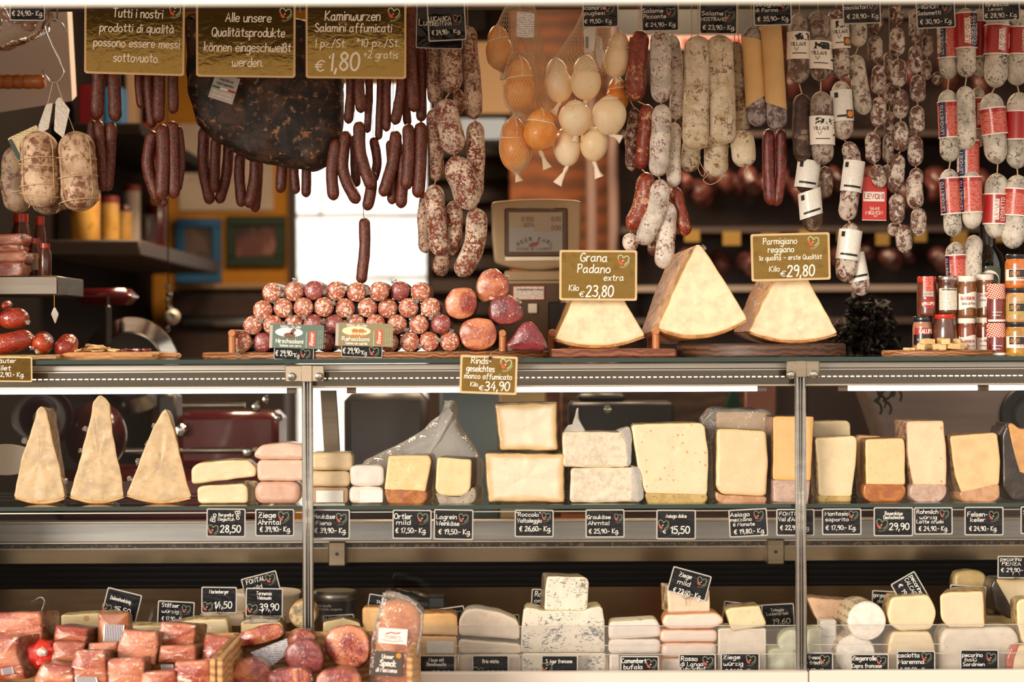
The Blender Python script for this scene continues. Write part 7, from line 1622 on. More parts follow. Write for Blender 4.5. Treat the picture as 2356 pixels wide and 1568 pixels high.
# ------------------------------------------------------------------ price cards on the shelf edge
UC = 'black price cards along the glass shelf'
def card(lab, bx, rot, lines, em=None, Y=.018, g=UC, name='price_card', **kw): return sign(name, lab, 'price card', bx, rot, Y, lines, 'card', em, g, 0, 3, wt=.15, **kw)
card('price card reading Bio Bergnelke 28,50 on the shelf edge', (475, 1169, 565, 1235), .5, [('Bergnelke', 503, 537, 1187, 7), ('Ziege/Kuh', 501, 539, 1197, 7), ('28,50', 507, 553, 1224, 16), ('Bio', 494, 512, 1200, 11, 78), ('Bio', 541, 560, 1176, 11, -78)], (490, 1218, 24))
card('price card reading Ziege Ahrntal 39,90 on the shelf edge', (587, 1170, 677, 1233), 0, [('Ziege', 595, 634, 1190, 12), ('Ahrntal', 594, 645, 1206, 11), ('€ 39,90:- Kg.', 598, 668, 1222, 11)], (652, 1188, 24))
card('price card reading Heukäse Fieno 39,90 beside the left post', (720, 1171, 805, 1239), .5, [('Heukäse', 721, 770, 1192, 10), ('Fieno', 727, 762, 1207, 9), ('€ 39,90:- Kg.', 724, 796, 1225, 11)], (785, 1192, 24))
card('price card reading Ortler mild 17,50 on the shelf edge', (903, 1172, 993, 1239), .5, [('Ortler', 907, 947, 1193, 12), ('mild', 912, 944, 1206, 10), ('€ 17,50:- Kg.', 910, 980, 1225, 11)], (972, 1191, 24))
card('price card reading Lagrein Weinkäse 19,50 on the shelf edge', (998, 1171, 1089, 1241), 1, [('Lagrein', 1004, 1050, 1193, 10), ('Weinkäse', 1004, 1056, 1208, 10), ('€ 19,50:- Kg.', 1009, 1082, 1228, 11)], (1066, 1192, 22))
card('price card reading Roccolo Valtaleggio 26,60 on the shelf edge', (1184, 1172, 1274, 1235), .3, [('"Roccolo"', 1188, 1243, 1187, 9), ('Valtaleggio', 1190, 1246, 1201, 9), ('€ 26,60:- Kg.', 1195, 1267, 1221, 11)], (1256, 1188, 20))
card('price card reading Graukäse Ahrntal 25,90 on the shelf edge', (1347, 1171, 1437, 1236), -.3, [('Graukäse', 1351, 1404, 1193, 9), ('Ahrntal', 1353, 1401, 1207, 9), ('€ 25,90:- Kg.', 1355, 1423, 1226, 10)], (1422, 1190, 18))
card('price card reading Asiago dolce 15,50 on the shelf edge', (1510, 1172, 1601, 1240), .3, [('Asiago dolce', 1532, 1579, 1190, 8), ('€', 1525, 1532, 1226, 8), ('15,50', 1543, 1586, 1226, 16)], (1526, 1207, 24))
card('price card reading Asiago mezzano 6 Monate 19,80, tilted', (1677, 1170, 1766, 1234), -3, [('Asiago', 1680, 1724, 1187, 9), ('mezzano', 1680, 1729, 1198, 8), ('6 Monate', 1687, 1736, 1209, 8), ('€ 19,80.- Kg.', 1689, 1759, 1226, 10)], (1745, 1185, 22))
card('price card reading Fontina Val d Aosta half behind the right post', (1786, 1170, 1874, 1232), 0, [('FONTINA', 1793, 1846, 1185, 8), ("Val d'Aosta", 1791, 1852, 1198, 9), ('€ 22,90:- Kg.', 1795, 1862, 1218, 10)], None)
card('price card reading Montasio saporito 17,90 on the shelf edge', (1891, 1169, 1982, 1230), -.3, [('Montasio', 1898, 1951, 1185, 9), ('saporito', 1899, 1952, 1198, 8), ('€ 17,90:- Kg.', 1900, 1969, 1218, 10)], (1963, 1184, 20))
card('price card reading Bauernkäse Deutschnofen 29,90 on the shelf edge', (2010, 1166, 2101, 1233), 0, [('Bauernkäse', 2036, 2076, 1184, 8), ('Deutschnofen', 2033, 2079, 1193, 8), ('29,90', 2046, 2091, 1218, 15)], (2029, 1206, 26))
card('price card reading Rohmilch würzig Latte crudo 24,90 on the shelf edge', (2103, 1166, 2192, 1229), -.3, [('Rohmilch', 2109, 2158, 1181, 9), ('würzig', 2116, 2155, 1193, 8), ('Latte crudo', 2109, 2170, 1203, 8), ('€ 24,90.- Kg.', 2114, 2180, 1220, 10)], (2172, 1182, 20))
card('price card reading Felsenkeller 24,90 on the shelf edge', (2219, 1165, 2309, 1231), 0, [('Felsen-', 2226, 2271, 1187, 10), ('keller', 2233, 2266, 1199, 9), ('€ 24,90.- Kg.', 2230, 2293, 1220, 10)], (2286, 1186, 22))
card('price card cut off by the right edge of the glass shelf', (2348, 1164, 2436, 1228), 0, [('Sbrinz', 2354, 2400, 1182, 9)], None)

# ------------------------------------------------------------------ lower case, left: cheeses behind the speck crates
LG_ = 'cheeses low in the left part of the case'
ch('pale cheese slab with holes, leftmost in the lower case', [(140, 1414), (260, 1408), (276, 1412), (276, 1470), (140, 1470)], .07, .08, 'emmental', None, 3, .003, group=LG_)
ch('flat pale cheese slab beside the holed one in the lower case', R4(278, 1438, 392, 1470), .07, .10, 'pale', None, 4, group=LG_)
ch('flat pale cheese slab under the Marienberger card', [(378, 1436), (440, 1424), (522, 1424), (530, 1470), (378, 1470)], .06, .10, 'pale', None, 5, group=LG_)
ch('small pale cheese wedge behind the Marienberger card', [(458, 1412), (475, 1404), (562, 1408), (562, 1440), (458, 1440)], .18, .08, 'beige', None, 5, group=LG_)
ch('flat dark topped cheese under the Termensis card', [(553, 1430), (572, 1424), (640, 1426), (652, 1440), (654, 1466), (553, 1466)], .05, .10, 'lagrein', None, 6, rind=('grey', [(556, 1431), (580, 1423), (642, 1427), (640, 1433), (560, 1435)], 3), group=LG_)
ch('pale cheese behind the Termensis card', R4(562, 1418, 655, 1460), .17, .08, 'pale', None, 6, group=LG_)
t_, *_ = [0]; b = MB()
lg = thing('cheese_log', 'short round cheese log with brown skin beside the left post', 'cheese', at(700, 1445, .12), LG_)
p = at(696, 1414, .10); lathe(b, [(.001, 0), (S(30, .1), .001), (S(31.5, .1), .004), (S(32, .1), .07), (S(28, .1), .075)], (p.x, .10, p.z), 26, 'y', True); obj('skin', b, R_['goldr'], lg)
b = MB(); lathe(b, [(.0006, -.0015), (S(28, .1), -.001), (S(30, .1), .002)], (p.x, .10, p.z), 26, 'y', True); obj('cut_face', b, C['pale'], lg)
tb = thing('plastic_tub', 'white plastic tub behind the Termensis card', 'tub', at(612, 1410, .34)); p = at(612, 1364, .34)
b = MB(); lathe(b, [(S(66, .34), -.07), (S(76, .34), 0)], (p.x, .36, p.z), 30); obj('body', b, flat('tub_white', 'b9a892', .5), tb)
b = MB(); lathe(b, [(S(77, .34), -.004), (S(79, .34), 0), (S(77, .34), .004)], (p.x, .36, p.z), 30); obj('rim', b, M['white'], tb)
tb = thing('mozzarella_tub', 'dark plastic tub lettered mozzarella di bufala campana', 'tub', at(770, 1425, .34)); p = at(768, 1378, .34); R = S(50, .34)
b = MB(); lathe(b, [(R * .9, -S(52, .34)), (R, 0)], (p.x, .38, p.z), 32); obj('body', b, flat('tub_dark', '1c2026', .3, 0, .5), tb)
b = MB(); lathe(b, [(R * 1.02, -.004), (R * 1.05, 0), (R * 1.05, .008), (R * 1.0, .014), (R * .94, .018)], (p.x, .38, p.z), 32); obj('lid', b, M['steeld'], tb)
mp = cylmap(Vector((p.x, .38, p.z)), Vector((0, 0, 1)), R); b = MB(); write(b, 'mozzarella', -S(38, .34), -S(5, .34), -S(16, .34), S(6, .34), mp, .13, .001, 0); write(b, 'di bufala campana', -S(38, .34), S(20, .34), -S(24, .34), S(6, .34), mp, .13, .001, 0); obj('lettering', b, M['pocket_rim'], tb)
ch('flat cheese with dark crust under the blue grey card', [(742, 1430), (790, 1420), (828, 1432), (832, 1466), (742, 1466)], .10, .08, 'lagrein', None, 5, group=LG_)
ch('orange pale cheese half hidden behind the speck pack', R4(833, 1396, 880, 1466), .12, .08, 'wax', None, 8, group=LG_)
LC = 'price cards in the lower case'
def ring(px, py, r, Y, lab, tip):
    t = thing('card_holder', lab, 'card holder', at(px, tip, Y), 'wire card holders'); b = MB()
    for k in (0, 1.0): wire(b, [at(px + r * cos(a) , py + r * sin(a), Y - .004 * k) for a in [2 * pi * i / 12 for i in range(13)]], .0007, 5, 2)
    obj('ring', b, M['chrome'], t); b = MB(); wire(b, [at(px, py + r, Y), at(px, tip, Y)], .0007, 5, 2); obj('pin', b, M['chrome'], t)
card('tilted price card reading Dolomitenkönig 15,50 in the lower case', (239, 1358, 321, 1424), 14, [('Dolomitenkönig', 254, 303, 1377, 8), ('15,50', 262, 300, 1405, 13)], (245, 1398, 22), .17, LC)
card('price card reading Stilfser würzig 17,90 in the lower case', (362, 1382, 447, 1440), 3, [('Stilfser', 372, 412, 1396, 9), ('würzig', 372, 410, 1409, 8), ('€ 17,90.- Kg.', 372, 424, 1427, 9)], (428, 1401, 20), .15, LC)
card('price card reading Marienberger 14,50 in the lower case', (463, 1349, 545, 1410), .5, [('Marienberger', 482, 526, 1364, 8), ('14,50', 493, 533, 1398, 15)], (477, 1395, 23), .15, LC)
ring(506, 1402, 9, .145, 'wire ring holder of the Marienberger card', 1426)
card('tilted price card reading Fontal mild behind the Termensis card', (560, 1320, 644, 1384), -14.5, [('FONTAL', 568, 613, 1344, 10), ('mild', 578, 605, 1358, 9)], (622, 1330, 22), .20, LC)
card('price card reading Termensis Weisswein 39,90 in the lower case', (565, 1352, 651, 1418), .8, [('Termensis', 590, 625, 1368, 8), ('Weisswein', 592, 624, 1378, 8), ('39,90', 597, 641, 1403, 15)], (580, 1400, 24), .15, LC)
ring(613, 1409, 10, .145, 'wire ring holder of the Termensis card', 1428)
card('small blue grey price card lying tilted behind the left post', (742, 1413, 815, 1432), -3, [('Malsbacher', 746, 786, 1427, 9)], None, .20, LC)
card('price card half hidden behind the speck pack', (846, 1368, 900, 1410), 10, [('Steirer', 866, 892, 1386, 7)], None, .20, LC)
simple('black_cloth', 'crumpled black wrapper in the lower case beside the speck pack', 'wrapper', [(985, 1372, 1024, 1400, .30, .36)], M['dark'])
b = MB(); slab(b, [(904, 1366), (912, 1356), (960, 1366), (1000, 1378), (1032, 1402), (960, 1410)], .32, .05, 5, .012, 48, .008, 41, (1, 1), (0, 0), 40); tag(obj('dark_wrapper', b, M['dark']), 'folded dark wrapper behind the speck pack in the lower case', 'wrapper')
card('black price card leaning behind the beeswax cheese', (1000, 1396, 1072, 1460), -8, [('Bergkäse', 1006, 1048, 1432, 8)], (1054, 1412, 18), .23, LC)
card('black price card lying behind the brie', (1120, 1414, 1196, 1462), -4, [('Brie', 1142, 1168, 1434, 8)], (1174, 1428, 18), .24, LC)

# ------------------------------------------------------------------ lower case, middle and right
LM = 'cheeses in the lower case, middle and right'
YL = .07
z, *_ = ch('lower labelled honey coloured cheese above the Maya card', R4(962, 1465, 1052, 1556), YL, .12, 'wax', ZF, 4, lab=(982, 1477, 1044, 1504), group=LM)
ch('upper honey coloured cheese half with smooth rind', [(965, 1414), (1040, 1413), (1052, 1420), (1054, 1466), (965, 1462)], YL, .12, 'wax', z - .001, 5, group=LM)
z, *_ = ch('lowest white brie piece above the Brie misto card', R4(1056, 1506, 1200, 1556), YL, .12, 'brie', ZF, 16, .01, group=LM)
z, *_ = ch('thin middle brie slice in the brie stack', [(1054, 1478), (1060, 1474), (1196, 1484), (1202, 1506), (1056, 1506)], YL, .12, 'brie', z - .001, 7, .005, group=LM)
ch('sloping top brie wedge with lettered rind', [(1055, 1440), (1070, 1418), (1095, 1414), (1150, 1424), (1188, 1440), (1196, 1455), (1196, 1486), (1056, 1476)], YL, .12, 'brie', z - .001, 8, .006, group=LM)
z, *_ = ch('lower blue veined cheese above the card ending in francese', R4(1200, 1505, 1394, 1556), YL, .13, 'blue', ZF, 6, group=LM)
z, *_ = ch('wide blue veined cheese block with hollowed top in the lower case', [(1205, 1402), (1225, 1404), (1250, 1410), (1345, 1410), (1362, 1402), (1386, 1400), (1391, 1430), (1392, 1506), (1197, 1506), (1200, 1440)], YL, .14, 'blue', z - .001, 6, group=LM)
ch('blue veined cheese cube standing on top of the wide block', [(1258, 1328), (1350, 1331), (1356, 1342), (1352, 1410), (1252, 1408), (1254, 1370)], .085, .11, 'roque', at(0, 1411, .085).z - S(1, .08) + .0, 5, shift=(-.012, 0), group=LM)
card('price card reading Roquefort half hidden behind the blue cheese cube', (1222, 1355, 1300, 1404), 3, [('Roquefort', 1231, 1292, 1372, 11), ('original', 1229, 1286, 1386, 9)], None, .22, LC)
z, *_ = ch('lowest white camembert half above the Camembert bufala card', R4(1402, 1508, 1426, 1556), YL, .1, 'white', ZF, 8, group=LM)
z, *_ = ch('middle white camembert half in the camembert stack', R4(1400, 1477, 1521, 1510), YL, .12, 'white', at(0, 1510, YL).z, 12, .009, group=LM)
ch('top white camembert half in the camembert stack', [(1400, 1452), (1404, 1440), (1510, 1434), (1520, 1446), (1522, 1474), (1400, 1480)], YL, .12, 'white', z - .001, 10, .009, group=LM, tufts=((1474, 1435, 6, .2, 1),))
z, *_ = ch('lowest orange rind cheese beside the Rosso card', R4(1521, 1518, 1652, 1556), YL, .12, 'rosso', ZF, 14, .01, group=LM)
z, *_ = ch('orange speckled soft cheese, third from the top of the Rosso stack', R4(1521, 1484, 1650, 1519), YL - .004, .12, 'rosso', z - .001, 15, .012, group=LM)
z, *_ = ch('white soft cheese with orange edges, second from the top of the Rosso stack', R4(1518, 1456, 1651, 1486), YL - .004, .12, 'rosso', z - .001, 12, .009, group=LM)
z, *_ = ch('ribbed orange soft cheese on top of the Rosso stack', [(1523, 1438), (1530, 1424), (1650, 1420), (1666, 1436), (1666, 1446), (1640, 1458), (1540, 1460), (1524, 1450)], YL - .006, .12, 'rosso', z - .001, 10, .009, group=LM)
ch('upright beige cheese block holding the tilted Ziege mild card', [(1535, 1366), (1634, 1377), (1635, 1430), (1537, 1430)], .10, .08, 'beige', z - .006, 4, shift=(-.014, 0), group=LM)
card('tilted grey price card reading mild 22,60 above the beige block', (1540, 1312, 1632, 1372), 15.5, [('Ziege', 1562, 1592, 1324, 10), ('mild', 1558, 1588, 1341, 10), ('€ 22,60:- Kg.', 1548, 1616, 1360, 11)], (1614, 1338, 22), .09, LC)
ring(1579, 1368, 9, .085, 'wire ring holder of the tilted grey card', 1392)
z, *_ = ch('tall whitish goat cheese block above the Ziege würzig card', R4(1652, 1450, 1763, 1556), YL, .13, 'goat', ZF, 3, .003, group=LM)
ch('wrapped cheese chunk lying tilted on the goat cheese block', [(1668, 1404), (1680, 1398), (1748, 1392), (1764, 1434), (1760, 1440), (1684, 1452)], YL - .008, .11, 'pale', None, 6, group=LM)
card('black price card reading Nobel behind the tilted cheese chunk', (1662, 1386, 1752, 1446), 7, [('Nobel', 1668, 1704, 1402, 11)], None, .22, LC)
card('dim black price card reading 19,60 in the shade behind the goat cheese', (1752, 1388, 1828, 1448), -3, [('Taleggio', 1773, 1803, 1405, 6), ('Lademarten', 1764, 1813, 1414, 7), ('19,60', 1778, 1818, 1434, 12)], None, .30, LC)
z, *_ = ch('lower pale green paper wrapped cheese beside the right post', R4(1766, 1498, 1836, 1556), YL, .1, 'green', ZF, 16, .012, .003, group=LM)
ch('upper pale green paper wrapped cheese behind the right post', [(1790, 1470), (1806, 1452), (1846, 1450), (1852, 1500), (1794, 1502)], YL + .01, .09, 'green', z - .012, 10, .01, .003, group=LM)
ch('pale green wrapped packet just right of the right post', R4(1858, 1452, 1892, 1556), YL, .09, 'green', ZF, 4, .004, .003, group=LM)
ch('white labelled packet behind the green packet', R4(1888, 1440, 1926, 1556), YL + .05, .09, 'chalk', ZF, 4, lab=(1892, 1446, 1922, 1476), group=LM)
ch('large wrapped pinkish cheese wedge right of the right post, in the back', [(1856, 1376), (1868, 1374), (1968, 1382), (1968, 1450), (1900, 1450), (1876, 1420)], .18, .1, 'wrapped', None, 6, group=LM)
def logc(label, x, y, r, Y, depth, shift, seed):
    p = at(x, y, Y); R = S(r, Y); t = thing('goat_cheese_log', label, 'cheese', (p.x, Y + depth / 2, p.z - R), 'white goat cheese logs'); b = MB()
    P = [Vector((p.x + shift * k / 8, Y + .003 + depth * k / 8, p.z)) for k in range(9)]; tube(b, P, [R] * 8 + [R * .9], 30, .002, seed, 30); obj('wrapper', b, mat_print('log_wrapper', 'd8c4a4', '8a7258', 60, 40, .8), t)
    b = MB(); lathe(b, [(.0005, -.004), (R * .6, -.0038), (R * .94, -.002), (R * 1.0, .003)], (p.x, Y, p.z), 34, 'y', True); obj('cut_face', b, C['chalk'], t)
logc('lower white goat cheese log above the Ziegenrolle card', 1968, 1504, 46, YL, .13, -.006, 5)
logc('upper white goat cheese log with lettered wrapper, its round white end in front', 1994, 1428, 45, YL - .01, .13, -.008, 6)
card('small black gorgonzola card behind the upper goat cheese log', (2005, 1358, 2066, 1420), 3, [('gorgonzola', 2009, 2056, 1373, 9), ('dolce', 2018, 2046, 1386, 8)], None, .26, LC)
z, *_ = ch('lower pale round edged cheese above the Caciotta card', [(2052, 1458), (2140, 1458), (2152, 1490), (2156, 1556), (2040, 1556), (2042, 1490)], YL, .13, 'caciotta', ZF, 10, .008, group=LM)
ch('upper round edged cheese half on the caciotta stack', [(2050, 1377), (2136, 1371), (2148, 1390), (2156, 1416), (2144, 1452), (2070, 1456), (2046, 1440), (2040, 1412)], YL - .004, .13, 'caciotta', z - .001, 10, .006, group=LM)
card('price card reading Pecorino Calcagno stuck in diagonally on the caciotta', (2054, 1334, 2142, 1398), 60, [('pecorino', 2060, 2108, 1350, 10), ('CALCAGNO', 2060, 2116, 1364, 9), ('€ 19,90', 2064, 2110, 1384, 10)], None, .12, LC)
z, *_ = ch('lower pale cheese block above the Pecorino Balú card', [(2176, 1452), (2330, 1450), (2345, 1470), (2350, 1556), (2160, 1556), (2164, 1470)], YL, .14, 'goat', ZF, 10, .01, group=LM)
ch('upper pecorino block with small holes and darker right side', [(2162, 1374), (2180, 1368), (2262, 1366), (2266, 1450), (2180, 1450), (2164, 1430)], YL - .004, .14, 'pecorino', z - .001, 8, .005, shift=(.03, 0), group=LM)
card('price card reading Pecorino Toscano behind the pecorino block', (2184, 1346, 2268, 1406), 4, [('pecorino', 2190, 2234, 1361, 10), ('Toscano', 2190, 2226, 1371, 8)], None, .20, LC)
ch('yellowish cheese with rounded top in the back at the right', [(2193, 1330), (2200, 1316), (2230, 1311), (2264, 1316), (2273, 1330), (2275, 1460), (2190, 1460)], .28, .08, 'yellow', None, 9, .01, group=LM)
ch('cheese with almost black rind in the back at the right edge', [(2290, 1330), (2356, 1330), (2400, 1330), (2400, 1412), (2330, 1412), (2300, 1390)], .22, .1, 'dark', None, 6, rind=('dark', [(2280, 1350), (2290, 1326), (2296, 1380), (2330, 1408), (2400, 1412), (2400, 1424), (2320, 1422), (2288, 1400)], 5), shift=(-.01, 0), group=LM)
ch('pale cheese cut off by the right edge of the lower case', [(2338, 1382), (2356, 1376), (2420, 1376), (2420, 1480), (2352, 1480), (2340, 1430)], YL, .1, 'caciotta', None, 8, group=LM)
ch('flat yellow brown cheese under the dark rind cheese at the right', R4(2262, 1414, 2352, 1456), .24, .1, 'yellow', None, 8, group=LM)
ch('cheese ball in crinkled red wax paper at the lower right corner', [(2320, 1510), (2332, 1492), (2420, 1484), (2420, 1556), (2316, 1556)], YL - .02, .09, 'caciotta', ZF, 12, .012, .004, rind=('redp', [(2316, 1520), (2328, 1492), (2348, 1486), (2334, 1520), (2332, 1550), (2316, 1552)], 6) if R_.setdefault('redp', mat_mottle('red_wax', 'a8361c', 'c2502c', '6a180c', 60, 150, .2, 1, (.4, .6), (.6, .7), .9)) else None, group=LM)
card('price card reading Pecorino Pienza 29,90 at the right edge', (2295, 1278, 2382, 1330), .5, [('pecorino', 2302, 2350, 1289, 8), ('PIENZA', 2305, 2348, 1300, 8), ('€ 29,90:- Kg.', 2303, 2375, 1315, 9)], None, .17, LC)
ring(2338, 1322, 8, .165, 'wire ring holder of the Pecorino Pienza card', 1334)
BL = 'price cards in the bottom row'
bc = lambda lab, bx, lines, em=None: card(lab, bx, 0, lines, em, .012, BL)
bc('bottom row price card reading Maya mit Bienenwachs', (961, 1506, 1048, 1566), [('Maya mit', 987, 1021, 1521, 8), ('Bienenwachs', 982, 1026, 1531, 8), ('29,90', 994, 1036, 1556, 14)])
bc('bottom row price card reading Brie misto', (1086, 1506, 1171, 1566), [('Brie misto', 1110, 1147, 1524, 8), ('22,90', 1120, 1160, 1556, 14)], (1100, 1545, 24))
bc('bottom row price card ending in francese below the blue cheese', (1245, 1506, 1330, 1566), [('S. Agur francese', 1256, 1316, 1524, 8), ('22,60', 1280, 1320, 1556, 14)], (1258, 1536, 24))
bc('bottom row price card reading Camembert bufala', (1427, 1508, 1516, 1566), [('Camembert', 1430, 1486, 1524, 10), ('bufala', 1435, 1478, 1538, 10)], (1498, 1527, 24))
bc('bottom row price card reading Rosso di Langa Kuh-Schaf', (1561, 1503, 1647, 1566), [('Rosso', 1567, 1604, 1519, 10), ('di Langa', 1566, 1618, 1531, 9), ('Kuh-Schaf', 1565, 1623, 1541, 8)], (1628, 1521, 24))
bc('bottom row price card reading Ziege würzig 26,90', (1658, 1501, 1748, 1566), [('Ziege', 1664, 1702, 1515, 9), ('würzig', 1665, 1709, 1530, 9), ('€ 26,90.- Kg.', 1668, 1734, 1548, 10)], (1727, 1517, 22))
bc('bottom row price card reading capra fresca Ziege frisch behind the right post', (1829, 1500, 1917, 1566), [('capra fresca', 1831, 1888, 1515, 8), ('Ziege frisch', 1832, 1890, 1527, 8), ('€ 29,90.- Kg.', 1838, 1902, 1546, 9)], (1897, 1517, 22))
bc('bottom row price card reading Ziegenrolle Capra francese', (1957, 1503, 2045, 1566), [('Ziegenrolle', 1961, 2016, 1518, 10), ('Capra francese', 1960, 2028, 1535, 9), ('€ 24,90.- Kg.', 1968, 2030, 1553, 9)], (2027, 1519, 22))
bc('bottom row price card reading Caciotta Maremma', (2063, 1496, 2152, 1566), [('caciotta', 2066, 2115, 1511, 10), ('Maremma', 2067, 2126, 1526, 10), ('€ 20,50.- Kg.', 2070, 2135, 1545, 10)], (2131, 1511, 22))
bc('bottom row price card reading Pecorino Balú Sardinien', (2209, 1493, 2298, 1566), [('pecorino', 2214, 2260, 1510, 9), ('balú', 2220, 2246, 1520, 8), ('Sardinien', 2215, 2265, 1531, 8), ('€ 18,90.- Kg.', 2220, 2280, 1551, 9)], (2280, 1512, 22))

# ------------------------------------------------------------------ speck crates before the case
zc = at(500, 1640, -.2).z
def crate(label, x0, x1, y0, Ya, Yb, name='wooden_crate'):
    t = thing(name, label, 'crate', at((x0 + x1) / 2, 1640, (Ya + Yb) / 2), 'wooden crates with speck')
    xa, xc = at(x0, 0, Yb).x, at(x1, 0, Yb).x; z1 = at(x0, y0, Yb).z
    for nm, r in (('back_board', (xa, xc, Yb - .012, Yb, zc, z1)), ('side_board', (xa, xa + .012, Ya, Yb - .012, zc, z1)), ('side_board', (xc - .012, xc, Ya, Yb - .012, zc, z1)), ('front_board', (xa, xc, Ya - .012, Ya, zc, zc + .05)), ('bottom_board', (xa + .012, xc - .012, Ya, Yb - .012, zc, zc + .012))):
        b = MB(); box(b, *r, .002); obj(nm, b, M['crate'], t)
crate('wooden crate full of speck blocks before the glass, left one', -160, 546, 1457, -.46, -.05)
crate('wooden crate with cut hams before the glass, right one', 549, 962, 1452, -.46, -.05)
tb_ = MB(); box(tb_, -1.38, at(966, 0, -.05).x, -.48, -.035, .1, zc); tag(obj('crate_stand', tb_, M['crate']), 'low wooden stand under the speck crates', 'stand')
SB = 'speck blocks in the left crate'
def block(label, pts, Y, depth, shift=(0, 0), lab=None, tufts=(), k='specut'):
    qx = sum(p[0] for p in pts) / len(pts); qy = sum(p[1] for p in pts) / len(pts); pts = [(qx + (x - qx) * 1.13, qy + (y - qy) * 1.13) for x, y in pts]
    ham('speck_block', label, 'speck', pts, Y, depth, M[k], M['crust'], seedk[0], 4, tufts, shift, None, SB); seedk[0] += 2
    if lab:
        t = bpy.context.scene.objects[-1] if False else None
        o = [q for q in COL.objects if q.get('label') == label][0]
        b = MB(); p_ = [at(x, y, Y - .0065) for x, y in lab]; b.add([tuple(p) for p in p_] + [(p.x, p.y + .0012, p.z) for p in p_], [(0, 1, 2, 3), (7, 6, 5, 4), (0, 4, 5, 1), (1, 5, 6, 2), (2, 6, 7, 3), (3, 7, 4, 0)])
        l_ = obj('label', b, M['blab'], o)
        a0, a1, a2, a3 = p_; b = MB()
        for i in range(11):
            f = .08 + i * .08; q = [a0.lerp(a1, f), a0.lerp(a1, f + .04), a3.lerp(a2, f + .04), a3.lerp(a2, f)]; b.add([(v.x, v.y - .0006, v.z) for v in q], [(0, 1, 2, 3)])
        obj('barcode', b, flat('bar_ink', '4a3c48', .5), l_)
block('big speck block at the left edge on top of the crate', [(-30, 1414), (86, 1411), (88, 1468), (-30, 1472)], -.16, .10, (.03, 0))
block('speck block behind, second from the left in the back row', [(132, 1440), (198, 1448), (194, 1478), (126, 1476)], -.15, .08, (.02, 0), tufts=((200, 1470, 7, .6, -.4),))
block('pale speck block below the second back row block', [(126, 1480), (190, 1482), (180, 1528), (116, 1520)], -.19, .09, (.01, 0))
block('speck block at the left edge in the second row with a barcode', [(-40, 1474), (38, 1470), (34, 1505), (54, 1556), (-40, 1560)], -.24, .10, (.05, .01), ((2, 1538), (28, 1533), (32, 1548), (6, 1552)))
block('small speck block beside the labelled upright ham piece', [(206, 1482), (268, 1478), (262, 1516), (200, 1512)], -.17, .07, (.01, 0))
block('upright brown ham piece with a white label in the back row', [(230, 1414), (292, 1412), (294, 1440), (290, 1482), (228, 1480)], -.11, .05, (.005, 0), ((239, 1436), (286, 1437), (284, 1476), (237, 1474)), k='wrapc' if M.setdefault('wrapc', mat_mottle('ham_side', '8a4a24', 'a8643a', '6a3418', 20, 60, .35, .9, (.4, .6), (.6, .7), .3)) else 'specut')
block('large speck block in the middle of the crate', [(288, 1452), (356, 1458), (358, 1484), (350, 1526), (276, 1516), (274, 1490)], -.20, .09, (.015, 0), tufts=((358, 1496, 7, .8, -.2),))
block('pinkish speck block at the back right of the left crate', [(374, 1434), (444, 1440), (440, 1482), (362, 1482), (364, 1462)], -.14, .09, (.02, 0))
block('speck block below the pinkish back right one, with barcode', [(372, 1488), (444, 1486), (446, 1520), (366, 1524)], -.19, .09, (.015, 0), ((370, 1528), (398, 1528), (398, 1540), (371, 1540)))
block('dark red speck block in the front row with a barcode label', [(176, 1500), (234, 1500), (240, 1570), (160, 1570), (164, 1536)], -.28, .10, (.012, 0), ((172, 1556), (222, 1557), (226, 1572), (174, 1572)))
block('speck block in the front row right of the dark red one', [(250, 1520), (326, 1516), (328, 1580), (244, 1580)], -.27, .10, (.01, 0))
block('speck block with grey top at the front left beside the red net', [(100, 1527), (160, 1536), (164, 1580), (82, 1580), (84, 1556)], -.29, .10, (.008, 0))
block('speck block in the front row under the middle block', [(330, 1548), (398, 1544), (402, 1585), (324, 1585)], -.28, .10)
block('pale pink speck block in the front row at the right', [(406, 1526), (476, 1522), (480, 1580), (402, 1580)], -.27, .10, (.01, 0))
block('upright pink speck slab at the right end of the left crate', [(476, 1462), (524, 1470), (532, 1480), (514, 1536), (464, 1528)], -.16, .05, (.012, -.004))
rn = thing('red_net', 'bright red plastic net with white edge among the speck blocks', 'net', at(85, 1530, -.2))
b = MB(); slab(b, [(46, 1490), (66, 1478), (92, 1474), (118, 1490), (120, 1520), (90, 1545), (56, 1535)], -.20, .08, 10, .02, 48, .010, 90, (1, 1), (0, 0), 40); obj('red_film', b, flat('net_red', 'd62a18', .35, 0, .5), rn)
b = MB(); tuft(b, at(100, 1492, -.21), S(16, -.2), 8, (.4, -.2, .7), 1.6); obj('white_edge', b, flat('net_white', 'ead8cc', .5), rn)
hk2 = thing('card_hook', 'bent steel card hook rising behind the left speck block', 'hook', at(92, 1425, -.04)); b = MB(); wire(b, [at(91, 1424, -.04), at(97, 1402, -.04), at(102, 1386, -.04), at(99, 1376, -.04), at(90, 1374, -.04), at(80, 1380, -.045), at(71, 1385, -.05)], S(1.6, -.04), 8); obj('wire', b, M['chrome'], hk2)
HB = 'cut hams in the right crate'
ham('cut_ham', 'long oval ham with dark crust at the top left of the right crate', 'ham', [(538, 1476), (562, 1452), (610, 1436), (645, 1436), (655, 1458), (640, 1470), (590, 1484), (548, 1488)], -.15, .10, M['ham'], M['speck'], 301, 8, ((545, 1476, 7, -.8, .3),), (0, -.01), None, HB)
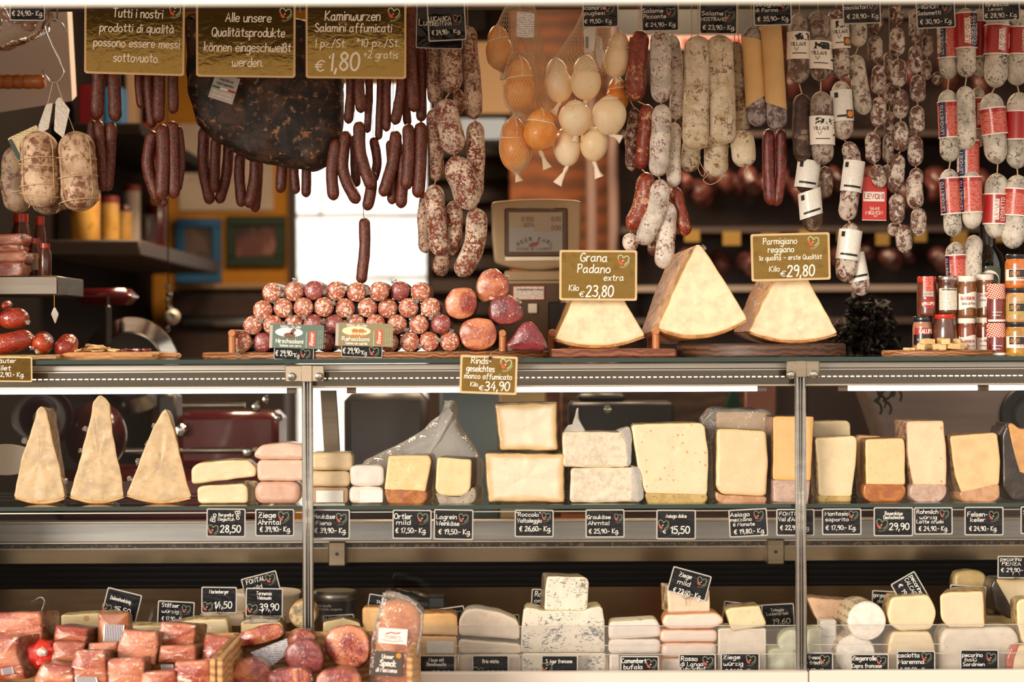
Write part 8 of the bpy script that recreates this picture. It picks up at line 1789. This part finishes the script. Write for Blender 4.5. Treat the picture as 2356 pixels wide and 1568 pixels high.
b = MB(); p_ = [at(576, 1500, -.18), at(660, 1468, -.18), at(664, 1500, -.18), at(620, 1536, -.18)]; b.add([tuple(p) for p in p_] + [(p.x, p.y + .0015, p.z) for p in p_], [(0, 1, 2, 3), (7, 6, 5, 4), (0, 4, 5, 1), (1, 5, 6, 2), (2, 6, 7, 3), (3, 7, 4, 0)]); tag(obj('paper_label', b, mat_print('ham_label', 'c8c4c6', '5a545c', 200, 70, .6)), 'grey printed label sheet below the long oval ham', 'label')
ham('cut_ham', 'small cut ham peeking up between the two big ones in the right crate', 'ham', [(656, 1466), (670, 1450), (700, 1446), (726, 1460), (724, 1484), (660, 1486)], -.11, .08, M['ham'], M['crust'], 302, 8, (), (0, 0), None, HB)
ham('cut_ham', 'shiny purplish ham in the middle of the right crate', 'ham', [(650, 1506), (666, 1480), (700, 1466), (732, 1482), (746, 1514), (738, 1546), (700, 1550), (664, 1536)], -.22, .10, M['hamd'], M['crust'], 303, 16, ((652, 1500, 9, -.8, .2), (740, 1504, 8, .8, .3)), (0, 0), None, HB)
ham('cut_ham', 'big round ham with pale fat rim at the right of the right crate', 'ham', [(746, 1470), (760, 1446), (800, 1436), (840, 1448), (852, 1484), (848, 1520), (818, 1540), (770, 1528), (748, 1500)], -.17, .12, M['ham'], M['crust'], 304, 18, ((846, 1506, 9, .8, -.2), (752, 1486, 8, -.8, .1)), (0, 0), None, HB)
ham('cut_ham', 'ham at the front left of the right crate', 'ham', [(530, 1560), (540, 1530), (566, 1512), (600, 1516), (624, 1540), (622, 1590), (536, 1590)], -.29, .10, M['ham'], M['crust'], 305, 14, ((600, 1516, 9, .5, .5),), (0, 0), None, HB)
ham('cut_ham', 'ham at the front middle of the right crate', 'ham', [(616, 1546), (650, 1538), (700, 1538), (718, 1552), (716, 1595), (612, 1595)], -.31, .10, M['ham'], M['crust'], 306, 12, ((720, 1560, 8, .7, .2),), (0, 0), None, HB)
ham('cut_ham', 'ham at the front right of the right crate', 'ham', [(726, 1556), (745, 1540), (790, 1535), (828, 1550), (836, 1595), (722, 1595)], -.30, .10, M['ham'], M['crust'], 307, 12, ((830, 1560, 8, .7, .2),), (0, 0), None, HB)
spk = thing('speck_pack', 'tall film pack of speck with white and dark labels standing in the right crate', 'speck pack', at(905, 1590, -.2))
b = MB(); slab(b, [(868, 1400), (886, 1382), (930, 1378), (962, 1398), (968, 1440), (952, 1590), (856, 1590)], -.225, .05, 14, .016, 64, .003, 91, (1, 1), (0, 0), 20, .006); obj('speck', b, mat_meat('pack_speck', 'bd7048', 'd89c72', 'e8bc98', 24, .35, .9, .4), spk)
b = MB(); slab(b, [(878, 1380), (882, 1366), (910, 1370), (950, 1384), (974, 1408), (972, 1450), (944, 1600), (846, 1600), (856, 1470)], -.24, .08, 8, .008, 64, .003, 92, (1, 1), (0, 0), 30); obj('film', b, mat_clear('pack_film', 'f2e6da', .05, 1.5, 22, .07), spk)
b = MB(); tube(b, [at(880, 1368, -.24), at(905, 1369, -.24), at(935, 1378, -.24), at(958, 1392, -.24)], [.004, .006, .006, .004], 8, .004, 5, 120); obj('film_seam', b, M['film'], spk)
r_ = radians(4); u = Vector((cos(r_), 0, -sin(r_))); v = Vector((sin(r_), 0, cos(r_))); s = S(1, -.24); mp = planemap(at(904, 1463, -.243), u, v, Vector((0, -1, 0)))
b = MB(); quad(b, -33 * s, 33 * s, -17 * s, 18 * s, mp, .0004); quad(b, 33 * s, -33 * s, -17 * s, 18 * s, mp, 0); wl = obj('white_label', b, M['wtext'], spk)
b = MB(); write(b, 'TERRES', -20 * s, 18 * s, -6 * s, 7 * s, mp, .14, .0008, 0, 0); ribbon(b, [Vector((-24 * s, -9 * s)), Vector((0, -12 * s)), Vector((24 * s, -9 * s))], 1.5 * s, mp, .0008); ribbon(b, [Vector((-16 * s, 5 * s)), Vector((-4 * s, 9 * s)), Vector((6 * s, 7 * s)), Vector((16 * s, 9 * s))], 3 * s, mp, .0008); obj('label_print', b, flat('print_rust', 'a05a48', .6), wl)
mp = planemap(at(892, 1526, -.243), u, v, Vector((0, -1, 0)))
b = MB(); quad(b, -30 * s, 34 * s, -28 * s, 28 * s, mp, .0004); quad(b, 34 * s, -30 * s, -28 * s, 28 * s, mp, 0); dl = obj('dark_label', b, flat('label_grey_green', '4a443c', .4, 0, .5), spk)
b = MB(); write(b, 'Unser', -14 * s, 12 * s, 12 * s, 9 * s, mp, .2, .0008, .1); write(b, 'Speck', -18 * s, 18 * s, -5 * s, 13 * s, mp, .22, .0008, .1); write(b, 'di Mezzena', -26 * s, 22 * s, -19 * s, 9 * s, mp, .2, .0008, .1); obj('label_lettering', b, M['wtext'], dl)
b = MB(); disc(b, 24 * s, 20 * s, 6 * s, 6 * s, mp, .0009, 14); obj('label_dot', b, M['gold'], dl)

# ------------------------------------------------------------------ machines on the worktop behind the case
zw = pz(1246, .56)
sl = thing('meat_slicer', 'old dark red meat slicer with chrome parts behind the aged cheese wedges', 'slicer', (at(300, 0, .9).x, .95, zw))
b = MB(); pbox(b, 405, 948, 640, 1075, .86, 1.10, .02); obj('table', b, M['redd'], sl)
b = MB(); pbox(b, 120, 1080, 640, 1215, .82, 1.12, .03); obj('base', b, M['redd'], sl)
b = MB(); p = at(98, 960, .80); R = S(70, .80); lathe(b, [(R * .25, -.02), (R * .3, -.015), (R * .8, -.006), (R, -.012), (R, .012), (R * .3, .02)], (p.x, .80, p.z), 36, 'y', True); fw = obj('flywheel', b, flat('flywheel_red', '3a1418', .25, 0, .5), sl)
b = MB(); lathe(b, [(.002, -.032), (S(17, .8), -.026), (S(18, .8), -.018)], (p.x, .80, p.z), 20, 'y', True); obj('hub', b, flat('hub_pale', 'a8968c', .3), fw)
b = MB(); p = at(215, 1030, .9); sausage(b, [at(150, 1000, .9), at(215, 1000, .9), at(290, 990, .9)], S(80, .9), 24, 0, 0, 1.0); obj('motor_housing', b, flat('motor_red', '4a1418', .2, 0, .6), sl)
for y, x0, x1 in ((934, 416, 560), (1038, 285, 690)):
    b = MB(); p = at(0, y, .84); lathe(b, [(S(7, .84), at(x0, 0, .84).x), (S(7, .84), at(x1, 0, .84).x)], (0, .84, p.z), 16, 'x'); obj('guide_rod', b, M['chrome'], sl)
for px, py, r in ((590, 935, 13), (612, 918, 10), (415, 990, 16), (182, 980, 10), (640, 960, 10), (570, 1040, 12)):
    b = MB(); p = at(px, py, .83); lathe(b, [(.001, -.012), (S(r, .83) * .7, -.010), (S(r, .83), 0), (S(r, .83) * .7, .01)], (p.x, .83, p.z), 18, 'y', True); obj('knob', b, M['chrome'], sl)
b = MB(); pbox(b, 360, 905, 405, 1040, .88, 1.0, .01); obj('arm', b, M['mach'], sl)
b = MB(); p = at(300, 840, 1.0); R = S(112, 1.0); lathe(b, [(.002, -.012), (R * .5, -.012), (R * .62, -.004), (R * .97, -.002), (R, 0), (R * .97, .003), (.002, .01)], (p.x, 1.0, p.z), 64, 'y', True); bl = obj('blade', b, M['chrome'], sl)
b = MB(); lathe(b, [(R * .62, -.016), (R * .66, -.020), (R * .70, -.012)], (p.x, 1.0, p.z), 64, 'y', True); obj('blade_cover', b, M['mach'], bl)
b = MB(); pbox(b, 170, 662, 300, 700, .95, 1.1, .02); obj('carriage_top', b, M['redd'], sl)
b = MB(); lathe(b, [(S(9, .92), 0), (S(9, .92), .10), (S(4, .92), .105), (S(4, .92), .13)], tuple(at(248, 790, .92)), 16); obj('handle', b, M['mach'], sl)
b = MB(); p = at(10, 1058, .42); lathe(b, [(.001, -.004), (S(70, .42), -.003), (S(72, .42), 0), (S(70, .42), .004)], (p.x, .44, p.z), 40, 'y', True)
b.v = [(q[0], q[1], p.z + (q[2] - p.z) * .5) for q in b.v]; tag(obj('white_plate', b, flat('plate_white', 'cbb9a8', .3)), 'blurred oval white plate at the left edge behind the aged wedges', 'plate')
b0 = MB(); p = at(387, 660, 1.4); wire(b0, [p, Vector((p.x, p.y, ZC))], .002, 5, 2)
hg = thing('chain_hoist', 'shiny steel chain with a round pulley hanging behind the salami pile', 'chain', at(390, 800, 1.4))
obj('cord', b0, M['dark'], hg)
for i in range(7):
    b = MB(); p = at(385 + (i % 2) * 4, 660 + i * 16, 1.4); lathe(b, [(.005, -.006), (.010, -.002), (.010, .002), (.005, .006)], (p.x, 1.4, p.z), 12, 'y' if i % 2 else 'x', bool(i % 2)); obj('link', b, M['chrome'], hg)
b = MB(); p = at(396, 728, 1.4); lathe(b, [(.002, -.014), (.012, -.016), (S(17, 1.4), -.006), (S(19, 1.4), .004), (S(15, 1.4), .012)], (p.x, 1.4, p.z), 24, 'y', True); obj('pulley', b, M['pocket_rim'], hg)
simple('till_stand', 'dark grey slanted machine behind the left post and the bread bag', 'machine', [(792, 905, 982, 1214, .8, .95)], M['mach'], bev=.02)
simple('storage_box', 'teal grey box behind the bread bag', 'box', [(1012, 890, 1152, 1214, .85, 1.0)], M['teal'], bev=.01)
simple('wooden_post', 'orange brown wooden post behind the square cut cheeses', 'post', [(1257, 880, 1290, 1190, 1.0, 1.03)], M['orange'])
simple('black_machine', 'black machine with a round knob behind the crumbly white cheese', 'machine', [(1312, 925, 1552, 1170, .8, 1.0), (1330, 905, 1440, 925, .85, .95)], M['blackm'], bev=.01)
b = MB(); p = at(1398, 942, .79); lathe(b, [(.001, -.01), (S(9, .79), -.008), (S(10, .79), 0)], (p.x, .795, p.z), 18, 'y', True); tag(obj('knob', b, M['chrome']), 'small pale round knob on the black machine behind the case', 'knob')
simple('wooden_board', 'brown board leaning behind the big holed cheese', 'board', [(1292, 880, 1715, 1180, 1.25, 1.28)], mat_wood('back_board_wood', '7a5636', '5a3c26', 8))
b = MB(); slab(b, [(1690, 880), (1712, 960), (1712, 1020), (1655, 1020), (1668, 940)], 1.228, .024, 4, .006, 40, .006, 95, (1, 1), (0, 0), 18); tag(obj('green_cloth', b, flat('cloth_green', '1f4a38', .9)), 'dark green cloth hanging behind the tall cheeses', 'cloth')
simple('copper_panel', 'reddish brown panel behind the bagged tall cheese', 'panel', [(1716, 880, 1782, 1150, 1.1, 1.13)], flat('copper_brown', '9a5f4a', .5))
simple('dark_partition', 'dark brown partition behind the right post', 'panel', [(1784, 870, 2060, 1170, 1.2, 1.22)], M['wallr'])
gs = thing('grey_slicer', 'big beige grey machine body with a round black dial behind the right cheeses', 'slicer', (at(2250, 0, 1.0).x, 1.0, zw))
b = MB(); slab(b, [(1985, 885), (2500, 880), (2500, 1215), (2060, 1215), (2030, 1010)], .95, .2, 12, .02, 64, 0); obj('body', b, mat_steel('slicer_body', '8f7a6e', .5, .2, 0), gs)
b = MB(); p = at(2372, 955, .94); R = S(72, .94); lathe(b, [(R * .62, -.012), (R * .66, -.02), (R * .95, -.02), (R, -.01), (R, .005)], (p.x, .95, p.z), 48, 'y', True); obj('dial_ring', b, M['blackm'], gs)
b = MB(); lathe(b, [(.001, -.016), (R * .5, -.014), (R * .6, -.006)], (p.x, .945, p.z), 40, 'y', True); obj('dial', b, M['mach'], gs)
# dark bushy bunch behind the right wedge
db = thing('dried_bunch', 'dark bushy bunch of curly leaves between the right wedge and the jars', 'dried bunch', at(1985, 830, .75)); rnd = random.Random(4)
b = MB()
for i in range(150):
    a = rnd.uniform(0, 6.28); r = sqrt(rnd.random()); px = 1988 + 74 * r * cos(a); py = 768 + 84 * r * sin(a); q = [at(px + rnd.uniform(-14, 14), py + rnd.uniform(-14, 14), .75 + rnd.uniform(-.07, .07)) for _ in range(4)]; wire(b, q, rnd.uniform(.003, .006), 5, 3)
obj('leaves', b, flat('leaf_black', '140e0b', .7), db)
b = MB()
for i, (px, py) in enumerate(((2015, 900), (2030, 915), (2042, 930), (2066, 900), (2020, 930), (2050, 890))):
    wire(b, [at(px + 11 * cos(k * .9) * (1 - k * .04), py - 30 + k * 6 + 6 * sin(k * .9), .62 + .01 * sin(k)) for k in range(9)], .0035, 5, 3)
obj('hanging_tendrils', b, flat('tendril_black', '17100d', .6), db)
# filler floor pieces hidden from view are left out
